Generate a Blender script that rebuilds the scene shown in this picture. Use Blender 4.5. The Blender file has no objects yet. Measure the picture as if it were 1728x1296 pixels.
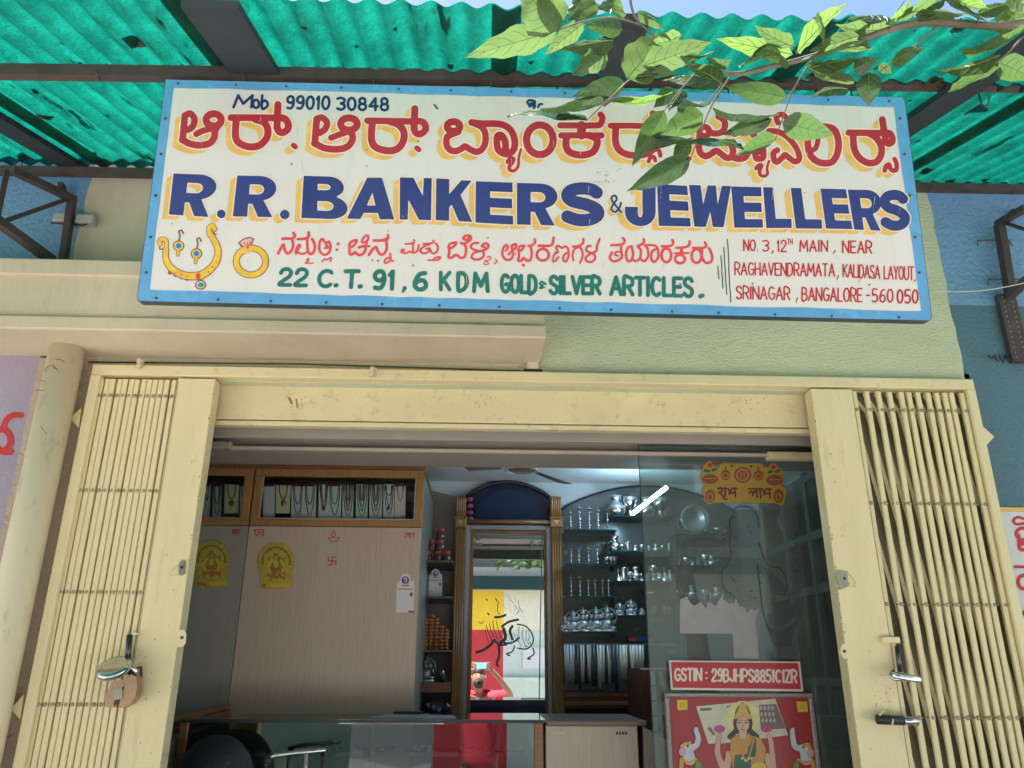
import bpy, math, random
import numpy as np
from mathutils import Vector, Matrix
random.seed(7)
scene = bpy.context.scene
col = scene.collection
PI = math.pi
# ---------------------------------------------------------------- camera, world, sun, exposure
FPX, CX, CY = 1314.0, 864.0, 648.0
CAM = Vector((0.0, -3.1, 1.65))
nA = Vector((-52.0, 473.0, FPX)).normalized()
uA = Vector((16.0, -3648.0, FPX)); uA = (uA - nA * uA.dot(nA)).normalized()
rA = nA.cross(uA).normalized()
cam = bpy.data.objects.new('camera', bpy.data.cameras.new('camera'))
col.objects.link(cam)
cam.data.sensor_width = 36.0
cam.data.lens = FPX / 1728.0 * 36.0
cam.data.clip_start = 0.02
cam.data.clip_end = 2000.0
m = Matrix(((rA.x, -rA.y, -rA.z), (nA.x, -nA.y, -nA.z), (uA.x, -uA.y, -uA.z))).to_4x4()
cam.matrix_world = Matrix.Translation(CAM) @ m
scene.camera = cam
SUN_EL, SUN_AZ = 68.0, 52.0       # azimuth measured from +Y towards -X (sun stands behind the shop, a little left)
world = bpy.data.worlds.new('World'); scene.world = world; world.use_nodes = True
wn = world.node_tree.nodes; wn.clear()
sky = wn.new('ShaderNodeTexSky'); sky.sky_type = 'NISHITA'; sky.sun_disc = False
sky.sun_elevation = math.radians(SUN_EL); sky.sun_rotation = math.radians(-SUN_AZ)
sky.dust_density = 0.6; sky.air_density = 1.2
bgn = wn.new('ShaderNodeBackground'); bgn.inputs[1].default_value = 0.07
wo = wn.new('ShaderNodeOutputWorld')
world.node_tree.links.new(sky.outputs[0], bgn.inputs[0]); world.node_tree.links.new(bgn.outputs[0], wo.inputs[0])
sl = bpy.data.lights.new('sun', 'SUN'); sl.energy = 5.0; sl.angle = math.radians(0.53); sl.color = (1.0, 0.95, 0.89)
so = bpy.data.objects.new('sun', sl); col.objects.link(so)
sd = Vector((-math.sin(math.radians(SUN_AZ)) * math.cos(math.radians(SUN_EL)), math.cos(math.radians(SUN_AZ)) * math.cos(math.radians(SUN_EL)), math.sin(math.radians(SUN_EL))))
so.rotation_euler = sd.to_track_quat('Z', 'Y').to_euler(); so.location = (0, 0, 20)
vs = scene.view_settings
scene.display_settings.display_device = 'sRGB'
vs.view_transform = 'Standard'; vs.look = 'None'; vs.gamma = 1.0; vs.use_curve_mapping = False
vs.exposure = 1.85
scene.cycles.max_bounces = 10; scene.cycles.diffuse_bounces = 5; scene.cycles.glossy_bounces = 5
scene.cycles.transparent_max_bounces = 14; scene.cycles.transmission_bounces = 6
scene.cycles.sample_clamp_indirect = 6.0; scene.cycles.caustics_reflective = False
try: scene.cycles.use_denoising = True
except Exception: pass

# ---------------------------------------------------------------- pixel -> point on a real plane
def ray(px, py):
    v = Vector((px - CX, py - CY, FPX))
    return Vector((v.dot(rA), v.dot(nA), v.dot(uA)))
def P(px, py, Y):
    d = ray(px, py); return CAM + d * ((Y - CAM.y) / d.y)
def PD(px, py, depth):                       # point at a distance along the view axis
    return CAM + ray(px, py) * (depth / FPX)
def plane_map(p0, n):                        # map pixels onto the plane through p0 with normal n; off lifts towards the street
    n = n.normalized()
    if n.y > 0: n = -n
    def f(px, py, off=0.0):
        d = ray(px, py); q = p0 + n * off
        return CAM + d * ((q - CAM).dot(n) / d.dot(n))
    return f
def ymap(Y): return plane_map(Vector((0, Y, 0)), Vector((0, -1, 0)))

# ---------------------------------------------------------------- materials
def lin(c):
    return tuple(((x / 255.0) / 12.92 if x / 255.0 <= 0.04045 else ((x / 255.0 + 0.055) / 1.055) ** 2.4) for x in c)
MATS = {}
def mat(name, c, rough=0.6, metal=0.0, var=0.10, vs_=6.0, bump=0.0, bs=60.0, spec=0.5, dirt=0.0, dcol=(0.05, 0.04, 0.03), ds=9.0, emit=None, stretch=(1, 1, 1), coat=0.0, trans=None):
    if name in MATS: return MATS[name]
    M = bpy.data.materials.new(name); M.use_nodes = True; MATS[name] = M
    N = M.node_tree.nodes; L = M.node_tree.links; b = N['Principled BSDF']
    b.inputs['Roughness'].default_value = rough; b.inputs['Metallic'].default_value = metal
    b.inputs['Specular IOR Level'].default_value = spec
    if coat: b.inputs['Coat Weight'].default_value = coat; b.inputs['Coat Roughness'].default_value = 0.08
    tc = N.new('ShaderNodeTexCoord'); mp = N.new('ShaderNodeMapping'); mp.inputs['Scale'].default_value = stretch
    L.new(tc.outputs['Object'], mp.inputs[0])
    col4 = (c[0], c[1], c[2], 1)
    out = None
    if var > 0:
        nz = N.new('ShaderNodeTexNoise'); nz.inputs['Scale'].default_value = vs_; nz.inputs['Detail'].default_value = 6; nz.inputs['Roughness'].default_value = 0.6
        L.new(mp.outputs[0], nz.inputs[0])
        mr = N.new('ShaderNodeMapRange'); mr.inputs[1].default_value = 0.25; mr.inputs[2].default_value = 0.75
        mr.inputs[3].default_value = 1 - var; mr.inputs[4].default_value = 1 + var; L.new(nz.outputs[0], mr.inputs[0])
        mx = N.new('ShaderNodeMix'); mx.data_type = 'RGBA'; mx.blend_type = 'MULTIPLY'; mx.inputs[0].default_value = 1
        mx.inputs[6].default_value = col4
        cb = N.new('ShaderNodeCombineColor')
        for i in range(3): L.new(mr.outputs[0], cb.inputs[i])
        L.new(cb.outputs[0], mx.inputs[7]); out = mx.outputs[2]
        mr2 = N.new('ShaderNodeMapRange'); mr2.inputs[3].default_value = max(0, rough - 0.08); mr2.inputs[4].default_value = min(1, rough + 0.1)
        L.new(nz.outputs[0], mr2.inputs[0]); L.new(mr2.outputs[0], b.inputs['Roughness'])
    if dirt > 0:
        n2 = N.new('ShaderNodeTexNoise'); n2.inputs['Scale'].default_value = ds; n2.inputs['Detail'].default_value = 9; n2.inputs['Roughness'].default_value = 0.72
        L.new(mp.outputs[0], n2.inputs[0])
        r2 = N.new('ShaderNodeMapRange'); r2.inputs[1].default_value = 0.56; r2.inputs[2].default_value = 0.74; r2.inputs[3].default_value = 0; r2.inputs[4].default_value = dirt
        L.new(n2.outputs[0], r2.inputs[0])
        m2 = N.new('ShaderNodeMix'); m2.data_type = 'RGBA'; L.new(r2.outputs[0], m2.inputs[0])
        if out: L.new(out, m2.inputs[6])
        else: m2.inputs[6].default_value = col4
        m2.inputs[7].default_value = (*dcol, 1); out = m2.outputs[2]
    if out: L.new(out, b.inputs['Base Color'])
    else: b.inputs['Base Color'].default_value = col4
    if bump > 0:
        n3 = N.new('ShaderNodeTexNoise'); n3.inputs['Scale'].default_value = bs; n3.inputs['Detail'].default_value = 4
        L.new(mp.outputs[0], n3.inputs[0])
        bp = N.new('ShaderNodeBump'); bp.inputs['Strength'].default_value = 0.9; bp.inputs['Distance'].default_value = bump
        L.new(n3.outputs[0], bp.inputs['Height']); L.new(bp.outputs[0], b.inputs['Normal'])
    if emit:
        b.inputs['Emission Color'].default_value = (*emit[0], 1); b.inputs['Emission Strength'].default_value = emit[1]
    if trans:                                # light coming through a thin sheet
        tr = N.new('ShaderNodeBsdfTranslucent'); ms = N.new('ShaderNodeMixShader'); ms.inputs[0].default_value = trans[1]
        tm = N.new('ShaderNodeMix'); tm.data_type = 'RGBA'; tm.blend_type = 'MULTIPLY'; tm.inputs[0].default_value = 1; tm.inputs[6].default_value = (*trans[0], 1)
        if len(trans) > 2:                   # grime noise that blocks light, with painted rib stripes
            n4 = N.new('ShaderNodeTexNoise'); n4.inputs['Scale'].default_value = trans[2]; n4.inputs['Detail'].default_value = 8; n4.inputs['Roughness'].default_value = 0.75
            L.new(mp.outputs[0], n4.inputs[0])
            r4 = N.new('ShaderNodeMapRange'); r4.inputs[1].default_value = 0.36; r4.inputs[2].default_value = 0.66; r4.inputs[3].default_value = 1.0; r4.inputs[4].default_value = 0.42
            L.new(n4.outputs[0], r4.inputs[0]); c4 = N.new('ShaderNodeCombineColor')
            n5 = N.new('ShaderNodeTexNoise'); n5.inputs['Scale'].default_value = 1.0; n5.inputs['Detail'].default_value = 3; mp5 = N.new('ShaderNodeMapping'); mp5.inputs['Scale'].default_value = (26, 3.5, 3.5)
            L.new(tc.outputs['Object'], mp5.inputs[0]); L.new(mp5.outputs[0], n5.inputs[0])
            r5 = N.new('ShaderNodeMapRange'); r5.inputs[1].default_value = 0.64; r5.inputs[2].default_value = 0.70; r5.inputs[3].default_value = 1.0; r5.inputs[4].default_value = 0.12
            L.new(n5.outputs[0], r5.inputs[0]); mm = N.new('ShaderNodeMath'); mm.operation = 'MULTIPLY'; L.new(r4.outputs[0], mm.inputs[0]); L.new(r5.outputs[0], mm.inputs[1])
            sx = N.new('ShaderNodeSeparateXYZ'); L.new(tc.outputs['Object'], sx.inputs[0]); k1_ = N.new('ShaderNodeMath'); k1_.operation = 'MULTIPLY'; k1_.inputs[1].default_value = 2 * PI / 0.0815; L.new(sx.outputs[0], k1_.inputs[0])
            k2_ = N.new('ShaderNodeMath'); k2_.operation = 'COSINE'; L.new(k1_.outputs[0], k2_.inputs[0]); k3_ = N.new('ShaderNodeMapRange'); k3_.inputs[1].default_value = -0.9; k3_.inputs[2].default_value = 0.6; k3_.inputs[3].default_value = 0.66; k3_.inputs[4].default_value = 1.0; L.new(k2_.outputs[0], k3_.inputs[0])  # bright ridges and dim furrows painted into the transmission
            n6 = N.new('ShaderNodeTexNoise'); n6.inputs['Scale'].default_value = 110; n6.inputs['Detail'].default_value = 3; L.new(tc.outputs['Object'], n6.inputs[0]); r6 = N.new('ShaderNodeMapRange'); r6.inputs[1].default_value = 0.3; r6.inputs[2].default_value = 0.7; r6.inputs[3].default_value = 0.62; r6.inputs[4].default_value = 1.15; L.new(n6.outputs[0], r6.inputs[0])
            m6 = N.new('ShaderNodeMath'); m6.operation = 'MULTIPLY'; L.new(k3_.outputs[0], m6.inputs[0]); L.new(r6.outputs[0], m6.inputs[1]); m7 = N.new('ShaderNodeMath'); m7.operation = 'MULTIPLY'; L.new(mm.outputs[0], m7.inputs[0]); L.new(m6.outputs[0], m7.inputs[1]); mm = m7
            for i in range(3): L.new(mm.outputs[0], c4.inputs[i])
            L.new(c4.outputs[0], tm.inputs[7])
        else: tm.inputs[7].default_value = (1, 1, 1, 1)
        L.new(tm.outputs[2], tr.inputs[0])
        o = N['Material Output']; L.new(b.outputs[0], ms.inputs[1]); L.new(tr.outputs[0], ms.inputs[2]); L.new(ms.outputs[0], o.inputs[0])
    return M
def glass(name, tint=(1, 1, 1), refl=1.0, haze=0.0, hcol=(0.5, 0.5, 0.5), rough=0.01):
    if name in MATS: return MATS[name]
    M = bpy.data.materials.new(name); M.use_nodes = True; MATS[name] = M
    N = M.node_tree.nodes; L = M.node_tree.links; N.clear()
    o = N.new('ShaderNodeOutputMaterial'); t = N.new('ShaderNodeBsdfTransparent'); t.inputs[0].default_value = (*tint, 1)
    g = N.new('ShaderNodeBsdfGlossy'); g.inputs['Roughness'].default_value = rough; g.inputs[0].default_value = (0.95, 0.97, 1, 1)
    f = N.new('ShaderNodeFresnel'); f.inputs[0].default_value = 1.5
    mu = N.new('ShaderNodeMath'); mu.operation = 'MULTIPLY'; mu.inputs[1].default_value = refl; mu.use_clamp = True
    L.new(f.outputs[0], mu.inputs[0]); ms = N.new('ShaderNodeMixShader')
    L.new(mu.outputs[0], ms.inputs[0]); L.new(t.outputs[0], ms.inputs[1]); L.new(g.outputs[0], ms.inputs[2])
    last = ms.outputs[0]
    if haze > 0:
        d = N.new('ShaderNodeBsdfDiffuse'); d.inputs[0].default_value = (*hcol, 1)
        nz = N.new('ShaderNodeTexNoise'); nz.inputs['Scale'].default_value = 5; nz.inputs['Detail'].default_value = 6
        tc = N.new('ShaderNodeTexCoord'); L.new(tc.outputs['Object'], nz.inputs[0])
        mr = N.new('ShaderNodeMapRange'); mr.inputs[1].default_value = 0.3; mr.inputs[2].default_value = 0.7; mr.inputs[3].default_value = haze * 0.7; mr.inputs[4].default_value = haze * 1.3
        L.new(nz.outputs[0], mr.inputs[0]); m2 = N.new('ShaderNodeMixShader'); L.new(mr.outputs[0], m2.inputs[0])
        L.new(last, m2.inputs[1]); L.new(d.outputs[0], m2.inputs[2]); last = m2.outputs[0]
    L.new(last, o.inputs[0]); return M

# ---------------------------------------------------------------- objects
def put(o, parent=None):
    col.objects.link(o)
    if parent is not None: o.parent = parent
    return o
def tag(o, label=None, cat=None, group=None, kind=None):
    if label: o['label'] = label
    if cat: o['category'] = cat
    if group: o['group'] = group
    if kind: o['kind'] = kind
    return o
def thing(name, label, cat, loc=(0, 0, 0), group=None):
    o = bpy.data.objects.new(name, None); o.location = loc; o.empty_display_size = 0.05
    col.objects.link(o); return tag(o, label, cat, group)
def wloc(o):
    v = Vector((0, 0, 0))
    while o is not None: v = v + o.location; o = o.parent
    return v
class MB:
    def __init__(s): s.v = []; s.f = []; s.k = []
    def add(s, vs, fs, k=0):
        b = len(s.v); s.v += [Vector(x) for x in vs]; s.f += [tuple(i + b for i in f) for f in fs]; s.k += [k] * len(fs); return s
    def box(s, a, b, k=0):
        x0, x1 = sorted((a[0], b[0])); y0, y1 = sorted((a[1], b[1])); z0, z1 = sorted((a[2], b[2]))
        return s.add([(x0, y0, z0), (x1, y0, z0), (x1, y1, z0), (x0, y1, z0), (x0, y0, z1), (x1, y0, z1), (x1, y1, z1), (x0, y1, z1)],
                     [(0, 3, 2, 1), (4, 5, 6, 7), (0, 1, 5, 4), (1, 2, 6, 5), (2, 3, 7, 6), (3, 0, 4, 7)], k)
    def bbox(s, a, b, e=0.003, k=0):         # box with chamfered edges along its front (street side)
        x0, x1 = sorted((a[0], b[0])); y0, y1 = sorted((a[1], b[1])); z0, z1 = sorted((a[2], b[2]))
        return s.add([(x0, y1, z0), (x1, y1, z0), (x1, y1, z1), (x0, y1, z1), (x0, y0 + e, z0), (x1, y0 + e, z0), (x1, y0 + e, z1), (x0, y0 + e, z1),
                      (x0 + e, y0, z0 + e), (x1 - e, y0, z0 + e), (x1 - e, y0, z1 - e), (x0 + e, y0, z1 - e)],
                     [(0, 3, 2, 1), (0, 1, 5, 4), (1, 2, 6, 5), (2, 3, 7, 6), (3, 0, 4, 7), (4, 5, 9, 8), (5, 6, 10, 9), (6, 7, 11, 10), (7, 4, 8, 11), (8, 9, 10, 11)], k)
    def bar(s, a, b, w, h, up=(0, 0, 1), k=0):
        a = Vector(a); b = Vector(b); d = (b - a).normalized(); u = Vector(up); u = (u - d * u.dot(d))
        if u.length < 1e-5: u = Vector((1, 0, 0)); u = u - d * u.dot(d)
        u.normalize(); r = d.cross(u)
        vs = [p + r * (sx * w / 2) + u * (sz * h / 2) for p in (a, b) for sx, sz in ((-1, -1), (1, -1), (1, 1), (-1, 1))]
        return s.add(vs, [(0, 3, 2, 1), (4, 5, 6, 7), (0, 1, 5, 4), (1, 2, 6, 5), (2, 3, 7, 6), (3, 0, 4, 7)], k)
    def tube(s, pts, r, n=8, cap=True, k=0):
        pts = [Vector(p) for p in pts]; rs = r if isinstance(r, (list, tuple)) else [r] * len(pts)
        vs = []; fs = []; ref = None
        for i, p in enumerate(pts):
            d = (pts[min(i + 1, len(pts) - 1)] - pts[max(i - 1, 0)]).normalized()
            if ref is None:
                ref = Vector((0, 0, 1)) if abs(d.z) < 0.9 else Vector((1, 0, 0))
            ref = (ref - d * ref.dot(d)).normalized(); q = d.cross(ref)
            for j in range(n):
                a = 2 * PI * j / n; vs.append(p + (ref * math.cos(a) + q * math.sin(a)) * rs[i])
        for i in range(len(pts) - 1):
            for j in range(n):
                fs.append((i * n + j, i * n + (j + 1) % n, (i + 1) * n + (j + 1) % n, (i + 1) * n + j))
        if cap: fs.append(tuple(range(n - 1, -1, -1))); fs.append(tuple((len(pts) - 1) * n + j for j in range(n)))
        return s.add(vs, fs, k)
    def lathe(s, c, prof, n=12, sy=1.0, axis='z', k=0):
        c = Vector(c); vs = []; fs = []
        for r, z in prof:
            for j in range(n):
                a = 2 * PI * j / n; x, y = r * math.cos(a), r * math.sin(a) * sy
                vs.append(c + (Vector((x, y, z)) if axis == 'z' else Vector((x, z, y))))
        for i in range(len(prof) - 1):
            for j in range(n): fs.append((i * n + j, i * n + (j + 1) % n, (i + 1) * n + (j + 1) % n, (i + 1) * n + j))
        fs.append(tuple(range(n - 1, -1, -1))); fs.append(tuple((len(prof) - 1) * n + j for j in range(n)))
        return s.add(vs, fs, k)
    def ball(s, c, r, n=10, m=7, k=0):
        r = r if isinstance(r, (list, tuple)) else (r, r, r)
        c = Vector(c); vs = []; fs = []
        for i in range(m + 1):
            t = PI * i / m
            for j in range(n):
                a = 2 * PI * j / n; vs.append(c + Vector((r[0] * math.sin(t) * math.cos(a), r[1] * math.sin(t) * math.sin(a), r[2] * math.cos(t))))
        for i in range(m):
            for j in range(n): fs.append((i * n + j, (i + 1) * n + j, (i + 1) * n + (j + 1) % n, i * n + (j + 1) % n))
        return s.add(vs, fs, k)
    def prism(s, pts, d, k=0):               # pts: outline in space, d: depth vector
        n = len(pts); d = Vector(d); vs = [Vector(p) for p in pts] + [Vector(p) + d for p in pts]
        fs = [tuple(range(n)), tuple(range(2 * n - 1, n - 1, -1))] + [(i, i + n, (i + 1) % n + n, (i + 1) % n) for i in range(n)]
        return s.add(vs, fs, k)
    def build(s, name, m, parent=None, smooth=False, loc=None):
        me = bpy.data.meshes.new(name); base = wloc(parent) if parent is not None else Vector((0, 0, 0))
        if loc is not None: loc = Vector(loc)
        off = base + (loc - base if loc is not None else Vector((0, 0, 0)))
        me.from_pydata([tuple(v - off) for v in s.v], [], s.f)
        ms = m if isinstance(m, (list, tuple)) else [m]
        for x in ms: me.materials.append(x)
        if len(ms) > 1: me.polygons.foreach_set('material_index', s.k)
        if smooth: me.polygons.foreach_set('use_smooth', [True] * len(me.polygons))
        me.update(); o = bpy.data.objects.new(name, me); put(o, parent)
        if loc is not None: o.location = loc - base
        return o
def R4(x0, y0, x1, y1, Y):                   # pixel rectangle -> world-aligned X/Z extents on the plane y = Y
    xm, ym = (x0 + x1) / 2, (y0 + y1) / 2
    return P(x0, ym, Y).x, P(x1, ym, Y).x, P(xm, y1, Y).z, P(xm, y0, Y).z
def rbox(mb, x0, y0, x1, y1, Y, t=0.02, e=0.0, k=0):
    a, b, c, d = R4(x0, y0, x1, y1, Y)
    return mb.bbox((a, Y, c), (b, Y + t, d), e, k) if e else mb.box((a, Y, c), (b, Y + t, d), k)

# ---------------------------------------------------------------- painted marks: strokes and shapes merged into clean flat outlines
def smooth_path(pts, closed=False, n=6):
    if len(pts) < 3: return [tuple(p) for p in pts]
    out = []; N = len(pts); rng = N if closed else N - 1
    for i in range(rng):
        p0 = pts[(i - 1) % N] if closed or i > 0 else pts[0]; p1 = pts[i]; p2 = pts[(i + 1) % N]; p3 = pts[(i + 2) % N] if closed or i + 2 < N else pts[-1]
        for j in range(n):
            t = j / n
            out.append(tuple(0.5 * (2 * p1[k] + (p2[k] - p0[k]) * t + (2 * p0[k] - 5 * p1[k] + 4 * p2[k] - p3[k]) * t * t + (3 * p1[k] - p0[k] - 3 * p2[k] + p3[k]) * t ** 3) for k in (0, 1)))
    if not closed: out.append(tuple(pts[-1]))
    else: out.append(out[0])
    return out
def ell(cx, cy, rx, ry, a0=0, a1=360, n=18):
    return [(cx + rx * math.cos(math.radians(a0 + (a1 - a0) * i / n)), cy + ry * math.sin(math.radians(a0 + (a1 - a0) * i / n))) for i in range(n + 1)]
class Ink:
    def __init__(s, org=(0, 0), sc=1.0): s.pr = []; s.org = org; s.sc = sc
    def at(s, org, sc): s.org = org; s.sc = sc; return s
    def t(s, p): return (s.org[0] + p[0] / s.sc, s.org[1] + p[1] / s.sc)
    def S(s, pts, r, r2=None, closed=False, sm=True):
        q = [s.t(p) for p in pts]
        if sm: q = smooth_path(q, closed)
        elif closed: q = q + [q[0]]
        if len(q) == 1: q = q * 2
        s.pr.append(('s', q, r / s.sc, (r if r2 is None else r2) / s.sc)); return s
    def E(s, cx, cy, rx, ry, r, a0=0, a1=360): return s.S(ell(cx, cy, rx, ry, a0, a1), r, sm=False)
    def G(s, pts, holes=()):
        s.pr.append(('g', [s.t(p) for p in pts], [[s.t(p) for p in h] for h in holes])); return s
    def D(s, cx, cy, rx, ry=None): return s.G(ell(cx, cy, rx, ry or rx)[:-1])
    def mesh(s, mp, off=0.0, grow=0.0, shifts=((0, 0),), step=1.0):
        allp = [p for q in s.pr for p in q[1]]
        mr = max([max(q[2], q[3]) if q[0] == 's' else 0 for q in s.pr]) + grow + 2 * step
        sx = [a for a, b in shifts]; sy = [b for a, b in shifts]
        x0 = min(p[0] for p in allp) - mr + min(sx); x1 = max(p[0] for p in allp) + mr + max(sx)
        y0 = min(p[1] for p in allp) - mr + min(sy); y1 = max(p[1] for p in allp) + mr + max(sy)
        nx = int((x1 - x0) / step) + 2; ny = int((y1 - y0) / step) + 2
        F = np.full((ny, nx), 9.0)
        def seg(X, Y, a, b):
            dx, dy = b[0] - a[0], b[1] - a[1]; l2 = dx * dx + dy * dy
            t = np.clip(((X - a[0]) * dx + (Y - a[1]) * dy) / l2, 0, 1) if l2 > 1e-9 else np.zeros_like(X)
            return np.hypot(X - a[0] - t * dx, Y - a[1] - t * dy), t
        for q in s.pr:
            rr = (max(q[2], q[3]) if q[0] == 's' else 0) + grow + 2 * step
            for (ox, oy) in shifts:
                def win(pts):
                    i0 = max(0, int((min(p[0] for p in pts) + ox - rr - x0) / step)); i1 = min(nx, int((max(p[0] for p in pts) + ox + rr - x0) / step) + 2)
                    j0 = max(0, int((min(p[1] for p in pts) + oy - rr - y0) / step)); j1 = min(ny, int((max(p[1] for p in pts) + oy + rr - y0) / step) + 2)
                    X, Y = np.meshgrid(x0 + step * np.arange(i0, i1) - ox, y0 + step * np.arange(j0, j1) - oy); return i0, i1, j0, j1, X, Y
                if q[0] == 's':
                    n = len(q[1]) - 1
                    for i in range(n):
                        a, b = q[1][i], q[1][i + 1]; i0, i1, j0, j1, X, Y = win((a, b))
                        d, t = seg(X, Y, a, b); ra = q[2] + (q[3] - q[2]) * i / n; rb = q[2] + (q[3] - q[2]) * (i + 1) / n
                        F[j0:j1, i0:i1] = np.minimum(F[j0:j1, i0:i1], d - (ra + (rb - ra) * t) - grow)
                else:
                    i0, i1, j0, j1, X, Y = win(q[1]); d = np.full(X.shape, 1e9); ins = np.zeros(X.shape, bool)
                    for ring in [q[1]] + list(q[2]):
                        for i in range(len(ring)):
                            a, b = ring[i], ring[(i + 1) % len(ring)]
                            d = np.minimum(d, seg(X, Y, a, b)[0])
                            if a[1] != b[1]: ins ^= ((a[1] > Y) != (b[1] > Y)) & (X < (b[0] - a[0]) * (Y - a[1]) / (b[1] - a[1]) + a[0])
                    F[j0:j1, i0:i1] = np.minimum(F[j0:j1, i0:i1], np.where(ins, -d, d) - grow)
        I = F < 0; mb = MB(); V = mb.v; Fc = mb.f
        full = I[:-1, :-1] & I[1:, :-1] & I[:-1, 1:] & I[1:, 1:]; anyc = I[:-1, :-1] | I[1:, :-1] | I[:-1, 1:] | I[1:, 1:]
        def W(x, y): return mp(x0 + x * step, y0 + y * step, off)
        for j in range(ny - 1):
            r = full[j]; i = 0; idx = np.flatnonzero(r)
            if len(idx):
                br = np.flatnonzero(np.diff(idx) > 1); st = [idx[0]] + [idx[b + 1] for b in br]; en = [idx[b] for b in br] + [idx[-1]]
                for a, b in zip(st, en):
                    n = len(V); V.extend([W(a, j), W(b + 1, j), W(b + 1, j + 1), W(a, j + 1)]); Fc.append((n + 3, n + 2, n + 1, n))
            for i in np.flatnonzero(anyc[j] & ~r):
                cs = ((i, j), (i + 1, j), (i + 1, j + 1), (i, j + 1)); fv = [F[y, x] for x, y in cs]; poly = []
                for k in range(4):
                    a, b = fv[k], fv[(k + 1) % 4]
                    if a < 0: poly.append(cs[k])
                    if (a < 0) != (b < 0):
                        t = a / (a - b); c, e = cs[k], cs[(k + 1) % 4]; poly.append((c[0] + (e[0] - c[0]) * t, c[1] + (e[1] - c[1]) * t))
                if len(poly) >= 3:
                    n = len(V); V.extend([W(*p) for p in poly]); Fc.append(tuple(range(n + len(poly) - 1, n - 1, -1)))
        mb.k = [0] * len(Fc); return mb
def curve_sweep(a, b, n=4): return [(a * i / n, b * i / n) for i in range(1, n + 1)]
GL = {'A': (1, [[(0, 1), (.5, 0), (1, 1)], [(.2, .66), (.8, .66)]]), 'B': (.85, [[(0, 0), (0, 1), (.6, 1), (.95, .88), (.95, .64), (.6, .5), (0, .5)], [(0, 0), (.55, 0), (.85, .12), (.85, .38), (.6, .5)]]),
      'C': (.9, [ell(.55, .5, .5, .5, -50, -310, 12)]), 'D': (.9, [[(0, 0), (0, 1), (.5, 1), (.85, .8), (.95, .5), (.85, .2), (.5, 0), (0, 0)]]),
      'E': (.75, [[(1, 0), (0, 0), (0, 1), (1, 1)], [(0, .5), (.85, .5)]]), 'G': (.95, [ell(.55, .5, .52, .5, -50, -340, 12) + [(1, .55), (.6, .55)]]),
      'H': (.9, [[(0, 0), (0, 1)], [(1, 0), (1, 1)], [(0, .5), (1, .5)]]), 'I': (.12, [[(.5, 0), (.5, 1)]]), 'J': (.7, [[(1, 0), (1, .75), (.8, .97), (.4, 1), (.05, .8)]]),
      'K': (.85, [[(0, 0), (0, 1)], [(1, 0), (.05, .58)], [(.3, .42), (1, 1)]]), 'L': (.7, [[(0, 0), (0, 1), (1, 1)]]),
      'M': (1.2, [[(0, 1), (.1, 0), (.5, .7), (.9, 0), (1, 1)]]), 'N': (.95, [[(0, 1), (0, 0), (1, 1), (1, 0)]]), 'O': (.95, [ell(.5, .5, .5, .5, 0, 360, 16)]),
      'P': (.85, [[(0, 1), (0, 0), (.6, 0), (.95, .12), (.95, .42), (.6, .55), (0, .55)]]), 'R': (.85, [[(0, 1), (0, 0), (.6, 0), (.95, .12), (.95, .4), (.6, .52), (0, .52)], [(.45, .52), (1, 1)]]),
      'S': (.8, [[(.95, .15), (.7, 0), (.3, 0), (.05, .14), (.1, .36), (.5, .48), (.9, .62), (.95, .84), (.7, 1), (.3, 1), (.0, .86)]]), 'T': (.85, [[(0, 0), (1, 0)], [(.5, 0), (.5, 1)]]),
      'U': (.9, [[(0, 0), (0, .7), (.2, .96), (.5, 1), (.8, .96), (1, .7), (1, 0)]]), 'V': (.9, [[(0, 0), (.5, 1), (1, 0)]]), 'W': (1.3, [[(0, 0), (.25, 1), (.5, .2), (.75, 1), (1, 0)]]),
      'Y': (.85, [[(0, 0), (.5, .5), (1, 0)], [(.5, .5), (.5, 1)]]), 'Z': (.8, [[(0, 0), (1, 0), (0, 1), (1, 1)]]), '0': (.75, [ell(.5, .5, .5, .5, 0, 360, 16)]), '1': (.3, [[(.1, .2), (.7, 0), (.7, 1)]]),
      '2': (.75, [[(.02, .25), (.2, .03), (.65, 0), (.95, .2), (.8, .48), (.3, .75), (0, 1), (1, 1)]]), '3': (.75, [[(.05, .08), (.5, 0), (.95, .12), (.9, .38), (.5, .47), (.95, .6), (.95, .85), (.5, 1), (.02, .9)]]),
      '4': (.8, [[(.75, 1), (.75, 0), (0, .68), (1, .68)]]), '5': (.75, [[(.9, 0), (.15, 0), (.1, .45), (.6, .4), (.97, .6), (.9, .88), (.5, 1), (.02, .92)]]),
      '6': (.75, [[(.85, .03), (.4, .1), (.05, .5), (.05, .82), (.4, 1), (.85, .93), (.97, .7), (.75, .47), (.3, .5), (.08, .65)]]), '8': (.75, [ell(.5, .25, .4, .25, 0, 360, 12), ell(.5, .74, .48, .26, 0, 360, 12)]),
      '9': (.75, [[(.92, .35), (.6, .52), (.2, .46), (.03, .22), (.3, 0), (.75, .02), (.95, .3), (.9, .7), (.6, .98), (.1, .95)]]),
      '.': (.15, [[(.5, 1)]]), ',': (.2, [[(.6, .95), (.3, 1.18)]]), ':': (.2, [[(.5, .3)], [(.5, .85)]]), '-': (.5, [[(0, .5), (1, .5)]]), 'o': (.7, [ell(.5, .68, .5, .32, 0, 360, 12)]), 'b': (.7, [[(.05, 0), (0, 1), (.6, 1), (1, .72), (.6, .42), (.05, .55)]]), ' ': (.5, []),
      '&': (.8, [[(1, 1), (.2, .25), (.4, 0), (.7, .2), (.1, .65), (.2, .95), (.6, 1), (.95, .55)]])}
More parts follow.
